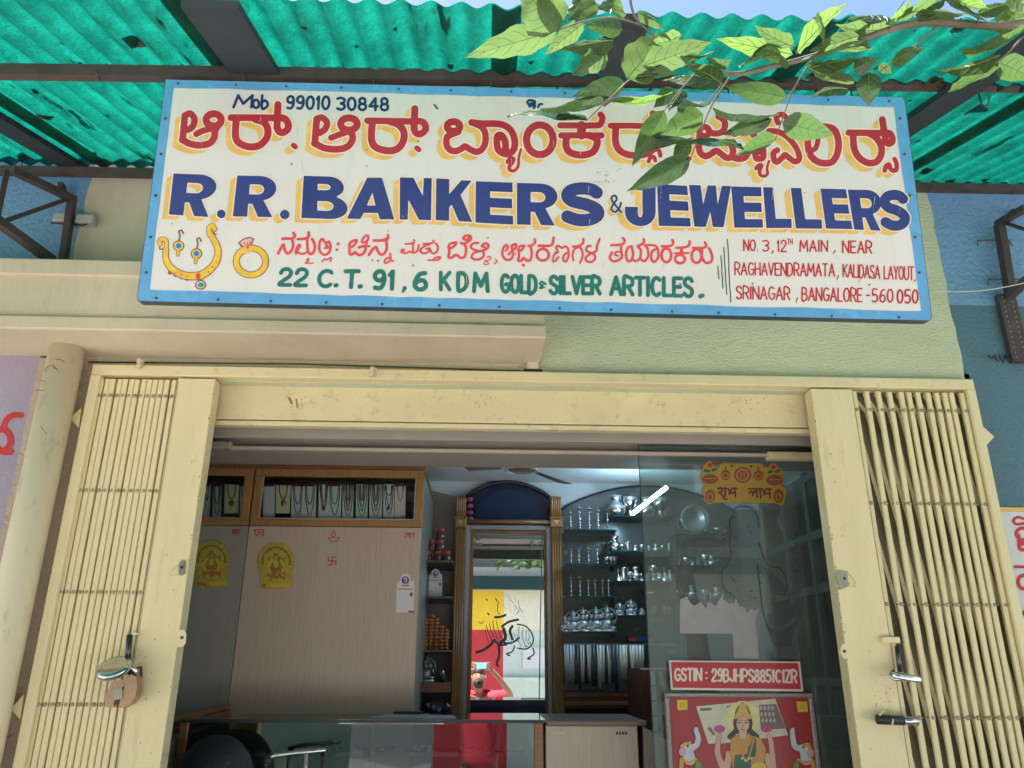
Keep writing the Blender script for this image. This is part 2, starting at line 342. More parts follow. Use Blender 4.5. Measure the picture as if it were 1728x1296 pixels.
def txt(ink, s, x0, x1, yt0, yb0, yt1=None, yb1=None, r=1.5, slant=0.0, gap=0.34):
    yt1 = yt0 if yt1 is None else yt1; yb1 = yb0 if yb1 is None else yb1
    W = sum(GL[c][0] for c in s) + gap * (len(s) - 1); x = 0.0
    for c in s:
        w, st = GL[c]
        for pl in st:
            q = []
            for (a, b) in pl:
                u = (x + a * w) / W; yt = yt0 + (yt1 - yt0) * u; yb = yb0 + (yb1 - yb0) * u
                q.append((x0 + (x1 - x0) * u + slant * (1 - b) * (yb - yt), yt + (yb - yt) * b))
            ink.S(q, r, sm=(len(q) > 5 and c not in 'EM'))
        x += w + gap
# ---------------------------------------------------------------- colours
CREAM = mat('cream_enamel', (0.76, 0.65, 0.38), 0.38, var=0.09, vs_=3, bump=0.0012, bs=18, dirt=0.45, dcol=(0.40, 0.31, 0.17), ds=12, stretch=(2.2, 1, 0.3))
CREAM2 = mat('cream_enamel_worn', (0.73, 0.625, 0.37), 0.42, var=0.08, vs_=5, bump=0.001, bs=40, dirt=0.55, dcol=(0.25, 0.17, 0.09), ds=22)
PEACH = mat('peach_wall_paint', (0.60, 0.50, 0.36), 0.75, var=0.1, vs_=3, bump=0.003, bs=30, dirt=0.4, dcol=(0.38, 0.33, 0.22), ds=7, stretch=(1.5, 1, 0.6))
ROUGHW = mat('cream_rough_plaster', (0.56, 0.58, 0.40), 0.8, var=0.09, vs_=4, bump=0.010, bs=90, dirt=0.4, dcol=(0.32, 0.31, 0.21), ds=60, stretch=(0.6, 1, 1.3))
PINKW = mat('pinkish_rough_plaster', (0.47, 0.37, 0.28), 0.85, var=0.1, vs_=5, bump=0.014, bs=55, dirt=0.45, dcol=(0.25, 0.18, 0.14), ds=9)
BLUEW = mat('sky_blue_plaster', (0.17, 0.32, 0.50), 0.75, var=0.08, vs_=3, bump=0.014, bs=50, dirt=0.2, dcol=(0.1, 0.2, 0.3))
TEALW = mat('slate_teal_plaster', (0.085, 0.165, 0.21), 0.7, var=0.08, vs_=3, bump=0.008, bs=60, dirt=0.25, dcol=(0.12, 0.2, 0.24), ds=12)
LAVW = mat('lavender_plaster', (0.34, 0.29, 0.37), 0.8, var=0.1, vs_=4, bump=0.003, bs=60, dirt=0.3, dcol=(0.22, 0.2, 0.26), ds=30)
STEEL = mat('rusty_dark_steel', (0.085, 0.058, 0.055), 0.6, 0.2, var=0.3, vs_=14, bump=0.0015, bs=70, dirt=0.6, dcol=(0.12, 0.06, 0.04), ds=20)
BLACK = mat('black_paint', (0.022, 0.024, 0.028), 0.45, var=0.2)
CHROME = mat('polished_chrome', (0.62, 0.62, 0.63), 0.12, 1.0, var=0.0)
WHITEP = mat('white_paper', (0.62, 0.62, 0.64), 0.5, var=0.04)
RED = mat('sign_red', (0.42, 0.035, 0.05), 0.22, var=0.12, vs_=12)
REDL = mat('sign_bright_red', (0.72, 0.075, 0.08), 0.25, var=0.15, vs_=20)
REDD = mat('sign_deep_red', (0.5, 0.03, 0.035), 0.25, var=0.15, vs_=20)
YEL = mat('sign_ochre', (0.76, 0.48, 0.13), 0.25, var=0.12, vs_=14)
OUTL = mat('sign_cream_outline', (0.80, 0.70, 0.57), 0.25, var=0.05)
NAVY = mat('sign_navy', (0.022, 0.045, 0.20), 0.14, var=0.15, vs_=9, coat=0.3)
INKB = mat('sign_dark_blue', (0.02, 0.05, 0.13), 0.25, var=0.1)
GRN = mat('sign_green', (0.02, 0.17, 0.14), 0.25, var=0.15, vs_=16)
DKG = mat('sign_dark_green', (0.02, 0.09, 0.08), 0.3, var=0.1)
SIGNW = mat('sign_white_enamel', (0.70, 0.69, 0.64), 0.13, var=0.025, vs_=2.5, bump=0.0016, bs=4, dirt=0.3, dcol=(0.54, 0.50, 0.42), ds=9, spec=0.5, coat=1.0, stretch=(3, 1, .5))
SIGNB = mat('sign_blue_enamel', (0.12, 0.36, 0.62), 0.25, var=0.13, vs_=9, bump=0.0006, bs=20, dirt=0.3, dcol=(0.10, 0.22, 0.33), ds=20)

# ---------------------------------------------------------------- the setting: ground, shop walls
ZH = (P(151, 614, -0.05).z + P(1646, 640, -0.05).z) / 2          # top of the gate frame
ZS = 0.42                                                         # shop floor
g = MB(); g.box((-40, -40, -0.3), (40, 12, 0)); tag(g.build('street', mat('grey_street', (0.46, 0.45, 0.43), 0.9, var=0.15, vs_=1.5, bump=0.006, bs=18, dirt=0.3, dcol=(0.12, 0.11, 0.1), ds=1.2)), kind='structure')
g = MB(); g.box((-6, -2.4, 0.0), (6, 0.0, 0.12)); g.box((-6, -0.45, 0.12), (6, 0.0, ZS)); tag(g.build('pavement', mat('pale_pavement', (0.54, 0.52, 0.48), 0.85, var=0.12, bump=0.003, bs=25)), kind='structure')
g = MB(); g.box((-2.2, 0.0, ZS - 0.1), (2.2, 3.2, ZS)); tag(g.build('floor', mat('shop_floor_tile', (0.30, 0.28, 0.25), 0.3)), kind='structure')
XL = P(151, 700, 0).x + 0.02; XR = P(1646, 700, 0).x - 0.01
XLx = P(158, 640, 0.0).x; XRx = P(1640, 655, 0.0).x
XW0 = P(60, 640, 0).x; ZBEAM0 = P(500, 600, 0.0).z; TOPW = 4.25
BX1 = P(921, 545, -0.29).x
def wob(x, z0, z1, n=26, a=0.008):
    return [(x + random.uniform(-a, a) * (0 < i < n), z0 + (z1 - z0) * i / n) for i in range(n + 1)]
def wall_strip(name, le, re, m, Y=0.0, th=0.2):
    # le, re: left and right edges as (x, z) lists from bottom to top
    pts = [Vector((x, Y, z)) for x, z in le] + [Vector((x, Y, z)) for x, z in reversed(re)]
    return tag(MB().prism(pts, (0, th, 0)).build(name, m), kind='structure')
xa = P(143, 350, 0).x; xb = P(1597, 480, 0).x
zt1 = P(1650, 511, 0).z
el_l = wob(xa, ZBEAM0 - 0.03, TOPW); el_r = wob(xb, ZH - 0.02, TOPW)
k1 = [p for p in el_r if p[1] <= zt1] ; zc = k1[-1]
k2 = [p for p in el_r if p[1] >= zt1]; k2 = [zc] + k2
ZLJ = P(100, 556, -0.29).z + 0.06
wall_strip('wall_upper_left', [(-6, ZLJ), (-6, TOPW)], [(xa, ZLJ)] + [p for p in el_l if p[1] > ZLJ + .01], BLUEW)
xmid = P(700, 400, 0).x
wall_strip('wall_upper_peach', el_l, [(xmid, ZBEAM0 - 0.03), (xmid, TOPW)], PEACH)
wall_strip('wall_upper', [(xmid, ZBEAM0 - 0.03), (xmid, TOPW)], [(xb, ZBEAM0 - 0.03)] + [p for p in el_r if p[1] > ZBEAM0], ROUGHW)
wall_strip('wall_upper_right', k2, [(6, zc[1]), (6, TOPW)], BLUEW)
wall_strip('wall_right', [(XRx, -0.3), (XRx, ZH - 0.04), (el_r[0][0], ZH - 0.04)] + k1, [(6, -0.3), (6, zc[1])], TEALW)
wall_strip('wall_pillar_left', [(XW0, -0.3), (XW0, ZBEAM0 - 0.03)], [(XLx, -0.3), (XLx, ZBEAM0 - 0.03)], PINKW)
wall_strip('wall_left', [(-6, -0.3), (-6, ZLJ - .002)], [(XW0, -0.3), (XW0, ZLJ - .002)], LAVW, Y=0.0)
# patch between gate head and the upper wall
g = MB(); g.box((XLx, 0.0, ZH - 0.05), (XRx, 0.2, ZBEAM0 - 0.03)); tag(g.build('wall_lintel', ROUGHW), kind='structure')
# projecting concrete beam over the left half
zb = P(100, 556, -0.29).z; z1 = P(100, 533, -0.29).z; z2 = P(100, 479, -0.27).z; z3 = P(100, 464, -0.285).z; z4 = P(100, 436, -0.285).z
XB0 = -6.0
g = MB(); g.box((XB0, -0.27, zb + 0.002), (BX1 - 0.004, 0.001, z4 + 0.004)); g.bbox((XB0, -0.295, zb), (BX1, -0.26, z1), 0.006); g.bbox((XB0, -0.285, z3), (BX1 + 0.002, -0.26, z4), 0.006)
tag(g.build('concrete_beam', PEACH), 'long peach painted concrete beam running behind the signboard along the left half', 'beam')
g = MB(); g.box((XB0, -0.285, z4 + 0.001), (BX1, 0.0, z4 + 0.008)); # dust bed on the ledge
# soffit lip at the beam's right end
rb = thing('plaster_lug', 'small peach plaster lug under the right end of the beam with a black fixing', 'plaster lug', tuple(P(899, 600, -0.03)))
a, b, c, d = R4(889, 588, 909, 622, -0.03)
MB().bbox((a, -0.03, c), (b, 0.0, d), 0.004).build('lug_body', PEACH, rb)
MB().box((a - .012, -0.028, c - 0.012), (b + .014, -0.0, c - 0.001)).build('fixing', BLACK, rb)
# roof slab and interior shell
g = MB(); g.box((-6, 0.2, 4.0), (6, 7, 4.24)); tag(g.build('roof_slab', PEACH), kind='structure')
g = MB(); g.box((-6, 7, 0), (6, 7.1, 4.0)); g.box((-6, 0.2, 0), (-5.9, 7, 4.0)); g.box((5.9, 0.2, 0), (6, 7, 4.0)); tag(g.build('building_shell', PEACH), kind='structure')
INW = mat('pale_blue_interior_wall', (0.58, 0.66, 0.70), 0.6, var=0.03)
YB = 1.95
g = MB(); g.box((-1.95, YB, ZS), (2.0, YB + 0.1, 2.78)); tag(g.build('interior_wall_back', INW), kind='structure')
g = MB(); g.box((-2.05, 0.2, ZS), (-1.95, YB + .1, 2.78)); tag(g.build('interior_wall_left', INW), kind='structure')
g = MB(); g.box((2.0, 0.2, ZS), (2.1, YB + .1, 2.78)); tag(g.build('interior_wall_right', INW), kind='structure')
g = MB(); g.box((-2.05, 0.2, 2.78), (2.1, YB + .1, 2.85)); tag(g.build('interior_ceiling', mat('white_ceiling', (0.72, 0.74, 0.75), 0.7, var=0.03)), kind='structure')

# downpipe
pc = P(90, 700, -0.09); rr = 0.066; ztop = P(90, 598, -0.09).z
dp = thing('drain_pipe', 'thick peach painted drain pipe rising to the beam left of the gate', 'pipe', (pc.x, -0.09, 0.15))
MB().lathe((pc.x, -0.09, 0.15), [(rr, 0), (rr, ztop - 0.15 + 0.03)], 40).build('pipe_body', mat('peach_pipe', (0.76, 0.65, 0.47), 0.6, var=0.07, vs_=5, bump=0.0015, bs=20, dirt=0.5, dcol=(0.24, 0.17, 0.12), ds=15, stretch=(1, 1, 0.5)), dp, True)
ik = Ink((0, 560), 3.41)
for q in ([(255, 225), (275, 200), (310, 195), (335, 228)], [(305, 200), (325, 215)], [(205, 335), (255, 338)], [(235, 545), (270, 590)], [(320, 158), (350, 160), (375, 180)], [(232, 280), (255, 283), (262, 293)]): ik.S(q, 2.0, 1.0)
def pipe_map(px, py, off=0.0):
    d = ray(px, py); ox, oy = CAM.x - pc.x, CAM.y + 0.09; R_ = rr + off; A_ = d.x * d.x + d.y * d.y; B_ = ox * d.x + oy * d.y; C_ = ox * ox + oy * oy - R_ * R_
    return CAM + d * ((-B_ - math.sqrt(max(0, B_ * B_ - A_ * C_))) / A_)
ik.mesh(pipe_map, 0.0008, step=0.7).build('scratch', mat('scratch_brown', (0.12, 0.07, 0.05), 0.8), dp)
# painted wall letters
lm = ymap(0.0)
wl = thing('painted_wall_lettering', 'red Kannada letter painted on the lavender wall left of the drain pipe', 'lettering', tuple(P(20, 760, 0.02)))
ik = Ink((0, 560), 3.41).S([(60, 690), (20, 690), (-20, 660), (-30, 590), (10, 560), (50, 585), (60, 640), (30, 685)], 19).S([(20, 560), (35, 510), (75, 480), (120, 480)], 17)
ik.mesh(lm, 0.002).build('red_letter', REDD, wl)
ck_ = Ink()
for q_ in ([(0, 1250), (12, 1244), (25, 1238)], [(118, 640), (126, 652), (140, 650)], [(112, 905), (104, 930), (107, 952)], [(60, 1150), (72, 1158), (70, 1180)]): ck_.S(q_, .9, .4)
ck_.mesh(ymap(0), 0.0012, step=.6).build('wall_crack', mat('crack_brown', (.10, .06, .05), .9), wl)
tuft = thing('wire_tuft', 'dark tangled wire tuft on the slate wall below the right bracket', 'wire', tuple(P(1705, 606, -.02)))
for i in range(7): MB().tube([P(1668 + i * 9, 600 + rs0_, -.02) for rs0_ in (0,)] + [P(1674 + i * 9, 606 + (i % 3) * 3, -.03), P(1680 + i * 9, 598 + (i % 2) * 8, -.02)], .0028, 5).build('wire_loop', BLACK, tuft, True)
# ---------------------------------------------------------------- wall signboard at right (white, yellow head)
wp = ymap(-0.012)
ws = thing('painted_wall_sign', 'white wall sign with yellow top band and red Kannada letters at the right edge', 'sign', tuple(P(1728, 1290, 0)))
x0w = P(1688, 860, -0.012).x; z1w = P(1700, 856, -0.012).z; z2w = P(1700, 863, -0.012).z
x0b = P(1703, 1000, -0.012).x
MB().box((x0w, -0.012, 1.15), (x0w + 1.6, -0.001, z2w - 0.001)).build('sign_panel', mat('chalky_white', (0.62, 0.62, 0.62), 0.7, var=0.06, dirt=0.4, dcol=(0.35, 0.34, 0.36), ds=25), ws)
MB().box((x0w, -0.012, z2w), (x0w + 1.6, -0.001, z1w)).build('top_band', YEL, ws)
ik = Ink((1340, 600), 3.812).S([(1479, 1050), (1440, 1040), (1412, 1060), (1430, 1085), (1479, 1080)], 9).S([(1500, 1120), (1460, 1110), (1430, 1140), (1450, 1180), (1500, 1190), (1450, 1200), (1455, 1245), (1500, 1250)], 11)
ik.at((1340, 900), 3.273).S([(1300, 40), (1250, 60), (1240, 10)], 10).S([(1220, 185), (1300, 185)], 8).S([(1300, 225), (1250, 240), (1238, 275), (1260, 305), (1300, 300)], 10)
ik.mesh(wp, 0.002).build('red_lettering', REDD, ws)
Ink((1340, 900), 3.273).S([(1290, 420), (1268, 440), (1290, 460)], 10).mesh(wp, 0.002).build('green_lettering', GRN, ws)

# ---------------------------------------------------------------- awning of green corrugated sheets
D_IN = 0.0
p_in = P(700, 300, -0.04); z_in = p_in.z + 0.018
SL = 0.32
p_fr = None
def az(y): return z_in + SL * (y + 0.04)
# front edge where the ray at px y~10 meets the sheet
dq = ray(900, 12); tt = (z_in + SL * (CAM.y + 0.04) - CAM.z) / (dq.z - SL * dq.y); YF = (CAM + dq * tt).y
GREEN = mat('green_fibre_sheet', (0.02, 0.14, 0.10), 0.5, var=0.25, vs_=30, bump=0.0012, bs=120, dirt=0.5, dcol=(0.02, 0.06, 0.045), ds=16, trans=((0.003, 0.175, 0.125), 0.78, 7))
aw = thing('awning', 'green translucent corrugated awning on dark steel purlins above the signboard', 'awning', (0, -0.04, z_in))
PIT = 0.0815; AMP = 0.0105
def sheet(x0, x1, lift, jit):
    nxs = int((x1 - x0) / PIT * 10); ys = [-0.04 + (YF + 0.04) * i / 7 for i in range(8)]; vs = []; fs = []
    for i in range(nxs + 1):
        x = x0 + (x1 - x0) * i / nxs; c = AMP * math.cos(2 * PI * x / PIT)
        for j, y in enumerate(ys): vs.append((x, y + (jit if j == 7 else -jit * .5 if j == 0 else 0), az(y) + c + lift + 0.004 * math.sin(x * 3 + y * 2)))
    for i in range(nxs):
        for j in range(7): fs.append((i * 8 + j, i * 8 + j + 1, i * 8 + j + 9, i * 8 + j + 8))
    return MB().add(vs, fs)
xs = -3.6; k = 0
while xs < 3.6:
    sheet(xs, xs + 0.98, 0.004 * (k % 2), random.uniform(-0.01, 0.01)).build('corrugated_sheet', GREEN, aw, True); xs += 0.90; k += 1
def purlin(pxl, pxr, Y, w, h, name='purlin'):
    a = P(*pxl, Y); b = P(*pxr, Y); d = (b - a) / (b.x - a.x); a2 = a + d * (-3.6 - a.x); b2 = a + d * (3.6 - a.x)
    return MB().bar(a2, b2, w, h).build(name, STEEL, aw)
YP1 = -1.08
purlin((0, 121), (1728, 143), YP1, 0.03, 0.042)
purlin((60, 289), (1640, 318), -0.16, 0.03, 0.036)
RUST = mat('dark_slate_steel', (0.03, 0.042, 0.05), 0.7, 0.1, var=0.25, vs_=10, bump=0.001, bs=60, dirt=0.3, dcol=(0.02, 0.05, 0.045), ds=18)
for (pa, pb, w) in (((340, 0), (418, 118), 0.15), ((1085, 30), (1030, 135), 0.085), ((1660, 130), (1545, 225), 0.10), ((0, 215), (120, 290), 0.10)):
    def onaw(p):
        d = ray(*p); t = (z_in + SL * (CAM.y + 0.04) - CAM.z - 0.05) / (d.z - SL * d.y); return CAM + d * t
    x = (onaw(pa).x + onaw(pb).x) / 2
    MB().bar((x, YF + 0.002, az(YF) - 0.024), (x, -0.06, az(-0.06) - 0.024), w, 0.024).build('rafter', RUST, aw)
# leaf litter lying on the sheets and hook bolts under them
lit_ = MB(); rt_ = random.Random(31)
for i in range(150):
    x = rt_.uniform(-2.6, 2.6); y = rt_.uniform(YF + .03, -.12); r0 = rt_.choice((.008, .01, .014, .02, .035)); a0 = rt_.uniform(0, 6.28); n0 = rt_.choice((4, 5, 6)); zz0 = az(y) + AMP * math.cos(2 * PI * x / PIT) + 0.009
    lit_.prism([Vector((x + r0 * rt_.uniform(.4, 1.2) * math.cos(a0 + 6.28 * j / n0), y + 1.5 * r0 * rt_.uniform(.4, 1.2) * math.sin(a0 + 6.28 * j / n0), zz0 + SL * 0)) for j in range(n0)], (0, 0, .003))
tag(lit_.build('leaf_litter', mat('dead_leaf_brown', (0.06, 0.04, 0.02), .9, var=.3)), 'scattered dead leaves and grime lying on top of the green awning sheets', kind='stuff')
hk_ = MB()
for i in range(17):
    x = -3.2 + i * .4 + rt_.uniform(-.05, .05)
    for yy_, zz_ in ((YP1, az(YP1)), (-.16, az(-.16))): hk_.tube([(x, yy_ + .02, zz_ + .01), (x, yy_ + .02, zz_ - .055), (x, yy_ - .005, zz_ - .07), (x, yy_ - .025, zz_ - .05)], .0028, 5)
tag(hk_.build('hook_bolt', STEEL, aw, True), kind='stuff')
# wall brackets carrying the awning
def strut(t, name, pa, Ya, pb, Yb, w=0.03): MB().bar(P(*pa, Ya), P(*pb, Yb), w, w * 0.8).build(name, STEEL, t)
bl = thing('steel_bracket', 'black steel truss bracket bolted to the blue wall at the upper left', 'bracket', tuple(P(110, 437, -0.05)), 'awning wall brackets')
strut(bl, 'wall_post', (122, 333), -0.05, (107, 440), -0.05, 0.034); strut(bl, 'top_chord', (126, 337), -0.05, (20, 287), -0.30, 0.034)
strut(bl, 'brace', (113, 336), -0.06, (5, 374), -0.32, 0.02); strut(bl, 'bottom_chord', (88, 440), -0.10, (-8, 370), -0.35, 0.04); strut(bl, 'brace', (12, 288), -0.33, (-6, 372), -0.36, 0.02)
MB().bar(P(105, 311, -0.04), P(104, 322, -0.04), 0.04, 0.02).build('cap_block', STEEL, bl)
br = thing('steel_bracket', 'black steel bracket with perforated foot on the blue wall at the right edge', 'bracket', tuple(P(1705, 610, -0.05)), 'awning wall brackets')
strut(br, 'wall_post', (1686, 378), -0.05, (1706, 500), -0.05, 0.04); strut(br, 'top_chord', (1684, 378), -0.05, (1732, 350), -0.25, 0.034); strut(br, 'brace', (1690, 374), -0.05, (1732, 388), -0.25, 0.014)
strut(br, 'bottom_chord', (1704, 500), -0.1, (1735, 470), -0.30, 0.034)
a, b, c, d = R4(1697, 497, 1727, 610, -0.03)
MB().box((a, -0.03, c), (b, -0.004, d)).build('perforated_plate', STEEL, br)
hb = MB()
for i in range(13):
    for xx in (0.22, 0.72):
        hb.lathe((a + (b - a) * xx, -0.031, c + (d - c) * (0.06 + 0.9 * i / 12)), [(0.0032, 0), (0.0032, -0.001)], 8, axis='y')
tag(hb.build('bolt_hole', mat('bare_zinc', (0.4, 0.42, 0.42), 0.4, 0.5), br), kind='stuff')
MB().box((P(1707, 360, -0.04).x, -0.05, P(1707, 361, -0.04).z), (P(1716, 360, -0.04).x, -0.02, P(1707, 354, -0.04).z)).build('cap_block', STEEL, br)
ib = thing('ceramic_insulator', 'pair of small white ceramic wire insulators beside the left bracket', 'insulator', tuple(P(110, 372, -0.03)))
for (x0, y0, x1, y1) in ((88, 358, 112, 372), (126, 360, 156, 374)):
    rbox(MB(), x0, y0, x1, y1, -0.05, 0.05, 0.006).build('insulator_block', mat('dirty_ceramic', (0.42, 0.40, 0.36), 0.3, dirt=0.6, dcol=(.1, .09, .08)), ib)
MB().tube([P(86, 376, -0.03), P(110, 378, -0.03), P(140, 380, -0.03), P(158, 374, -0.03)], 0.004, 6).build('clamp', BLACK, ib, True)
for (p, lab) in (((1650, 406), 'upper bent steel clip on the blue wall left of the right bracket'), ((1668, 472), 'lower bent steel clip on the teal blue wall left of the right bracket')):
    MBc = MB().tube([P(p[0], p[1] + 8, -0.01), P(p[0], p[1], -0.03), P(p[0] + 52, p[1] - 1, -0.03), P(p[0] + 58, p[1] + 8, -0.01)], 0.0035, 6)
    tag(MBc.build('steel_clip', STEEL, None, True, loc=P(p[0], p[1] + 8, -0.01)), lab, 'clip', 'steel wall clips')
wr = MB().tube([P(1568, 491, -0.1) + (P(1735, 476, -0.3) - P(1568, 491, -0.1)) * (i / 12) + Vector((0, 0, -0.02 * math.sin(PI * i / 12))) for i in range(13)], 0.0022, 6)
tag(wr.build('string', mat('white_string', (0.65, 0.66, 0.55), 0.6, var=0), None, True, loc=P(1568, 491, -0.1)), 'thin white string stretched from behind the signboard to the right bracket', 'string')
# hanging black plant-like wire at upper right
# ---------------------------------------------------------------- the signboard
YB0, YB1 = -1.03, -1.11
pb0 = P(900, 530, YB0); pb1 = P(900, 152, YB1)
nS = (pb1 - pb0).cross(Vector((1, 0, 0))).normalized()
SM = plane_map(pb0, nS)
if nS.y > 0: nS = -nS
sg = thing('signboard', 'wide white painted shop signboard with blue border hanging under the awning', 'signboard', tuple(SM(900, 540)))
OUT = [(279, 134), (1524, 164), (1528, 172), (1573, 536), (1569, 541), (233, 508), (231, 502)]
MB().prism([SM(x, y) for x, y in OUT], -nS * 0.035).build('board', mat('sign_edge_dark', (0.05, 0.07, 0.08), 0.5, var=0.2), sg)
def wl_(a, b, n=40, j=1.0): return [(a[0] + (b[0] - a[0]) * i / n + random.uniform(-j, j), a[1] + (b[1] - a[1]) * i / n + random.uniform(-j, j)) for i in range(n)]
INN = wl_((293, 148), (1508, 181)) + wl_((1508, 181), (1554, 525), 12, .7) + wl_((1554, 525), (252, 489)) + wl_((252, 489), (293, 148), 12, .7)
def inset(pts, cx=900, cy=335, s=0.9985): return [(cx + (x - cx) * s, cy + (y - cy) * s) for x, y in pts]
Ink().G(inset(OUT), [INN]).mesh(SM, 0.0012, step=2.0).build('blue_border', SIGNB, sg)
Ink().G(INN).mesh(SM, 0.0006, grow=1.5, step=2.0).build('white_face', SIGNW, sg)
# nails round the border
nb = MB()
for i in range(14):
    nb.ball(SM(300 + i * 92 + random.uniform(-12, 12), 141 + i * 2.3, 0.002), 0.004, 6, 4)
    nb.ball(SM(262 + i * 96 + random.uniform(-12, 12), 503 + i * 2.5, 0.002), 0.004, 6, 4)
for y in (200, 260, 330, 400, 460): nb.ball(SM(279 - (y - 200) * 0.125, y, 0.002), 0.0045, 6, 4); nb.ball(SM(1519 + (y - 200) * 0.125, y, 0.002), 0.0045, 6, 4)
tag(nb.build('nail', STEEL, sg, True), kind='stuff')
def layered(name, ik, m, sh=(-11, 8.5), r=2.4, step=0.9):
    ik.mesh(SM, 0.0016, grow=0.2, shifts=curve_sweep(sh[0], sh[1], 5), step=step).build(name + '_shadow', YEL, sg)
    ik.mesh(SM, 0.0020, grow=r + .3, step=step).build(name + '_outline', OUTL, sg)
    ik.mesh(SM, 0.0024, grow=0.45, step=step).build(name, m, sg)
k = Ink((280, 160), 7.513)
k.S([(238, 268), (228, 400), (212, 560)], 40).S([(238, 262), (310, 238), (362, 310), (340, 400), (280, 442)], 38).S([(205, 570), (310, 622), (430, 640), (550, 615), (610, 545), (618, 460)], 40)
k.E(605, 318, 96, 78, 42).S([(385, 497), (470, 455), (560, 430), (670, 385)], 36).S([(690, 360), (640, 420), (618, 470)], 40)
k.S([(825, 290), (1000, 290), (1370, 292)], 40, sm=False).S([(890, 330), (882, 520), (930, 612), (1060, 660), (1190, 638), (1280, 540), (1290, 430), (1240, 350), (1130, 310)], 42)
k.S([(1420, 125), (1408, 420)], 42).S([(1408, 400), (1430, 460), (1480, 478), (1540, 440), (1550, 370), (1510, 305), (1440, 290), (1370, 292)], 42).S([(1615, 640), (1640, 660)], 30)
k.at((505, 160), 7.513)
k.S([(222, 315), (210, 450), (198, 610)], 40).S([(218, 305), (290, 290), (350, 350), (330, 430), (260, 482)], 38).S([(192, 615), (330, 678), (500, 690), (620, 650), (675, 560), (662, 470)], 40)
k.E(630, 370, 105, 78, 42).S([(405, 545), (500, 508), (655, 455)], 36)
k.S([(865, 328), (1000, 330), (1420, 338)], 38, sm=False).S([(925, 370), (915, 560), (970, 665), (1130, 710), (1250, 680), (1320, 580), (1325, 470), (1260, 380), (1150, 340)], 42)
k.S([(1465, 178), (1455, 430)], 42).S([(1455, 420), (1480, 485), (1540, 495), (1600, 440), (1590, 370), (1530, 335), (1400, 338)], 40).S([(1490, 675), (1515, 695)], 30)
k.at((720, 160), 7.513)
k.E(340, 402, 80, 62, 42).S([(400, 470), (300, 510), (255, 545), (255, 640), (300, 700), (370, 712), (430, 690), (485, 655), (540, 685), (620, 722), (690, 700), (740, 620), (745, 500), (700, 410), (620, 370), (575, 352)], 38)
k.S([(570, 350), (700, 365), (900, 368), (1010, 400), (1080, 470), (1115, 570), (1110, 680), (1050, 745), (970, 742), (905, 690), (890, 600), (900, 520), (950, 515), (995, 590), (1000, 690)], 40)
k.S([(1030, 848), (1060, 815), (1100, 812), (1085, 860), (1045, 920), (1070, 962), (1120, 955), (1160, 900), (1168, 800), (1195, 690)], 28, 12).E(1435, 570, 170, 190, 43)
k.at((930, 160), 7.513)
k.S([(115, 388), (560, 388), (630, 362), (650, 290), (625, 250)], 36).S([(385, 390), (385, 510)], 54).S([(130, 515), (640, 515)], 36).S([(195, 540), (190, 650), (240, 730), (380, 765), (520, 730), (578, 640), (575, 560), (480, 512)], 42)
k.S([(755, 392), (1000, 392), (1290, 400)], 34, sm=False).S([(820, 430), (818, 600), (870, 705), (980, 760), (1130, 765), (1230, 735), (1350, 640), (1370, 500), (1290, 415)], 40).S([(1290, 235), (1290, 400)], 36).S([(1235, 845), (1262, 795), (1305, 790), (1320, 835)], 22).S([(1372, 715), (1385, 770)], 26)
k.at((1120, 160), 7.513).S([(200, 725), (330, 810)], 22).S([(270, 690), (225, 745)], 16)
k.E(515, 465, 62, 60, 36).S([(455, 520), (445, 640), (465, 735), (530, 778), (600, 750), (665, 710), (730, 750), (800, 800), (860, 780), (880, 700), (840, 600)], 38).S([(575, 470), (640, 490), (720, 480), (770, 430), (775, 350), (740, 300), (690, 275)], 36)
k.S([(860, 790), (960, 812), (1040, 785), (1080, 700)], 38).S([(900, 495), (1000, 455), (1080, 460), (1150, 520), (1200, 620), (1215, 720)], 38).S([(1160, 740), (1172, 800), (1215, 812), (1262, 790), (1262, 690)], 36)
k.S([(1175, 930), (1210, 895), (1240, 895), (1218, 960), (1222, 1010), (1270, 1032), (1318, 1000), (1310, 930), (1335, 840)], 26, 12).S([(1450, 355), (1428, 295), (1450, 260), (1505, 250), (1550, 285)], 32).S([(1335, 458), (1450, 468), (1560, 530), (1660, 640), (1710, 740), (1715, 820), (1660, 845), (1590, 800), (1540, 762), (1500, 800), (1440, 850), (1400, 825), (1392, 740), (1440, 700)], 34)
k.at((1310, 160), 7.513)
k.S([(400, 430), (398, 560), (410, 700), (460, 800), (560, 860), (690, 858), (760, 780), (790, 650), (775, 520), (720, 430), (600, 400)], 40).S([(450, 705), (495, 680), (520, 620), (530, 560)], 30)
k.S([(920, 480), (1100, 482), (1345, 486)], 38, sm=False).S([(975, 520), (988, 680), (1050, 795), (1160, 862), (1270, 848), (1328, 760), (1330, 650), (1262, 540), (1180, 492)], 40).S([(1345, 315), (1365, 450)], 40)
k.S([(1370, 470), (1385, 570), (1420, 620), (1468, 598), (1470, 540), (1430, 485), (1345, 486)], 38).S([(1375, 960), (1390, 905), (1430, 885), (1442, 925), (1470, 958), (1520, 950), (1525, 880), (1500, 815)], 26)
layered('kannada_title', k, RED, (-10.5, 9))
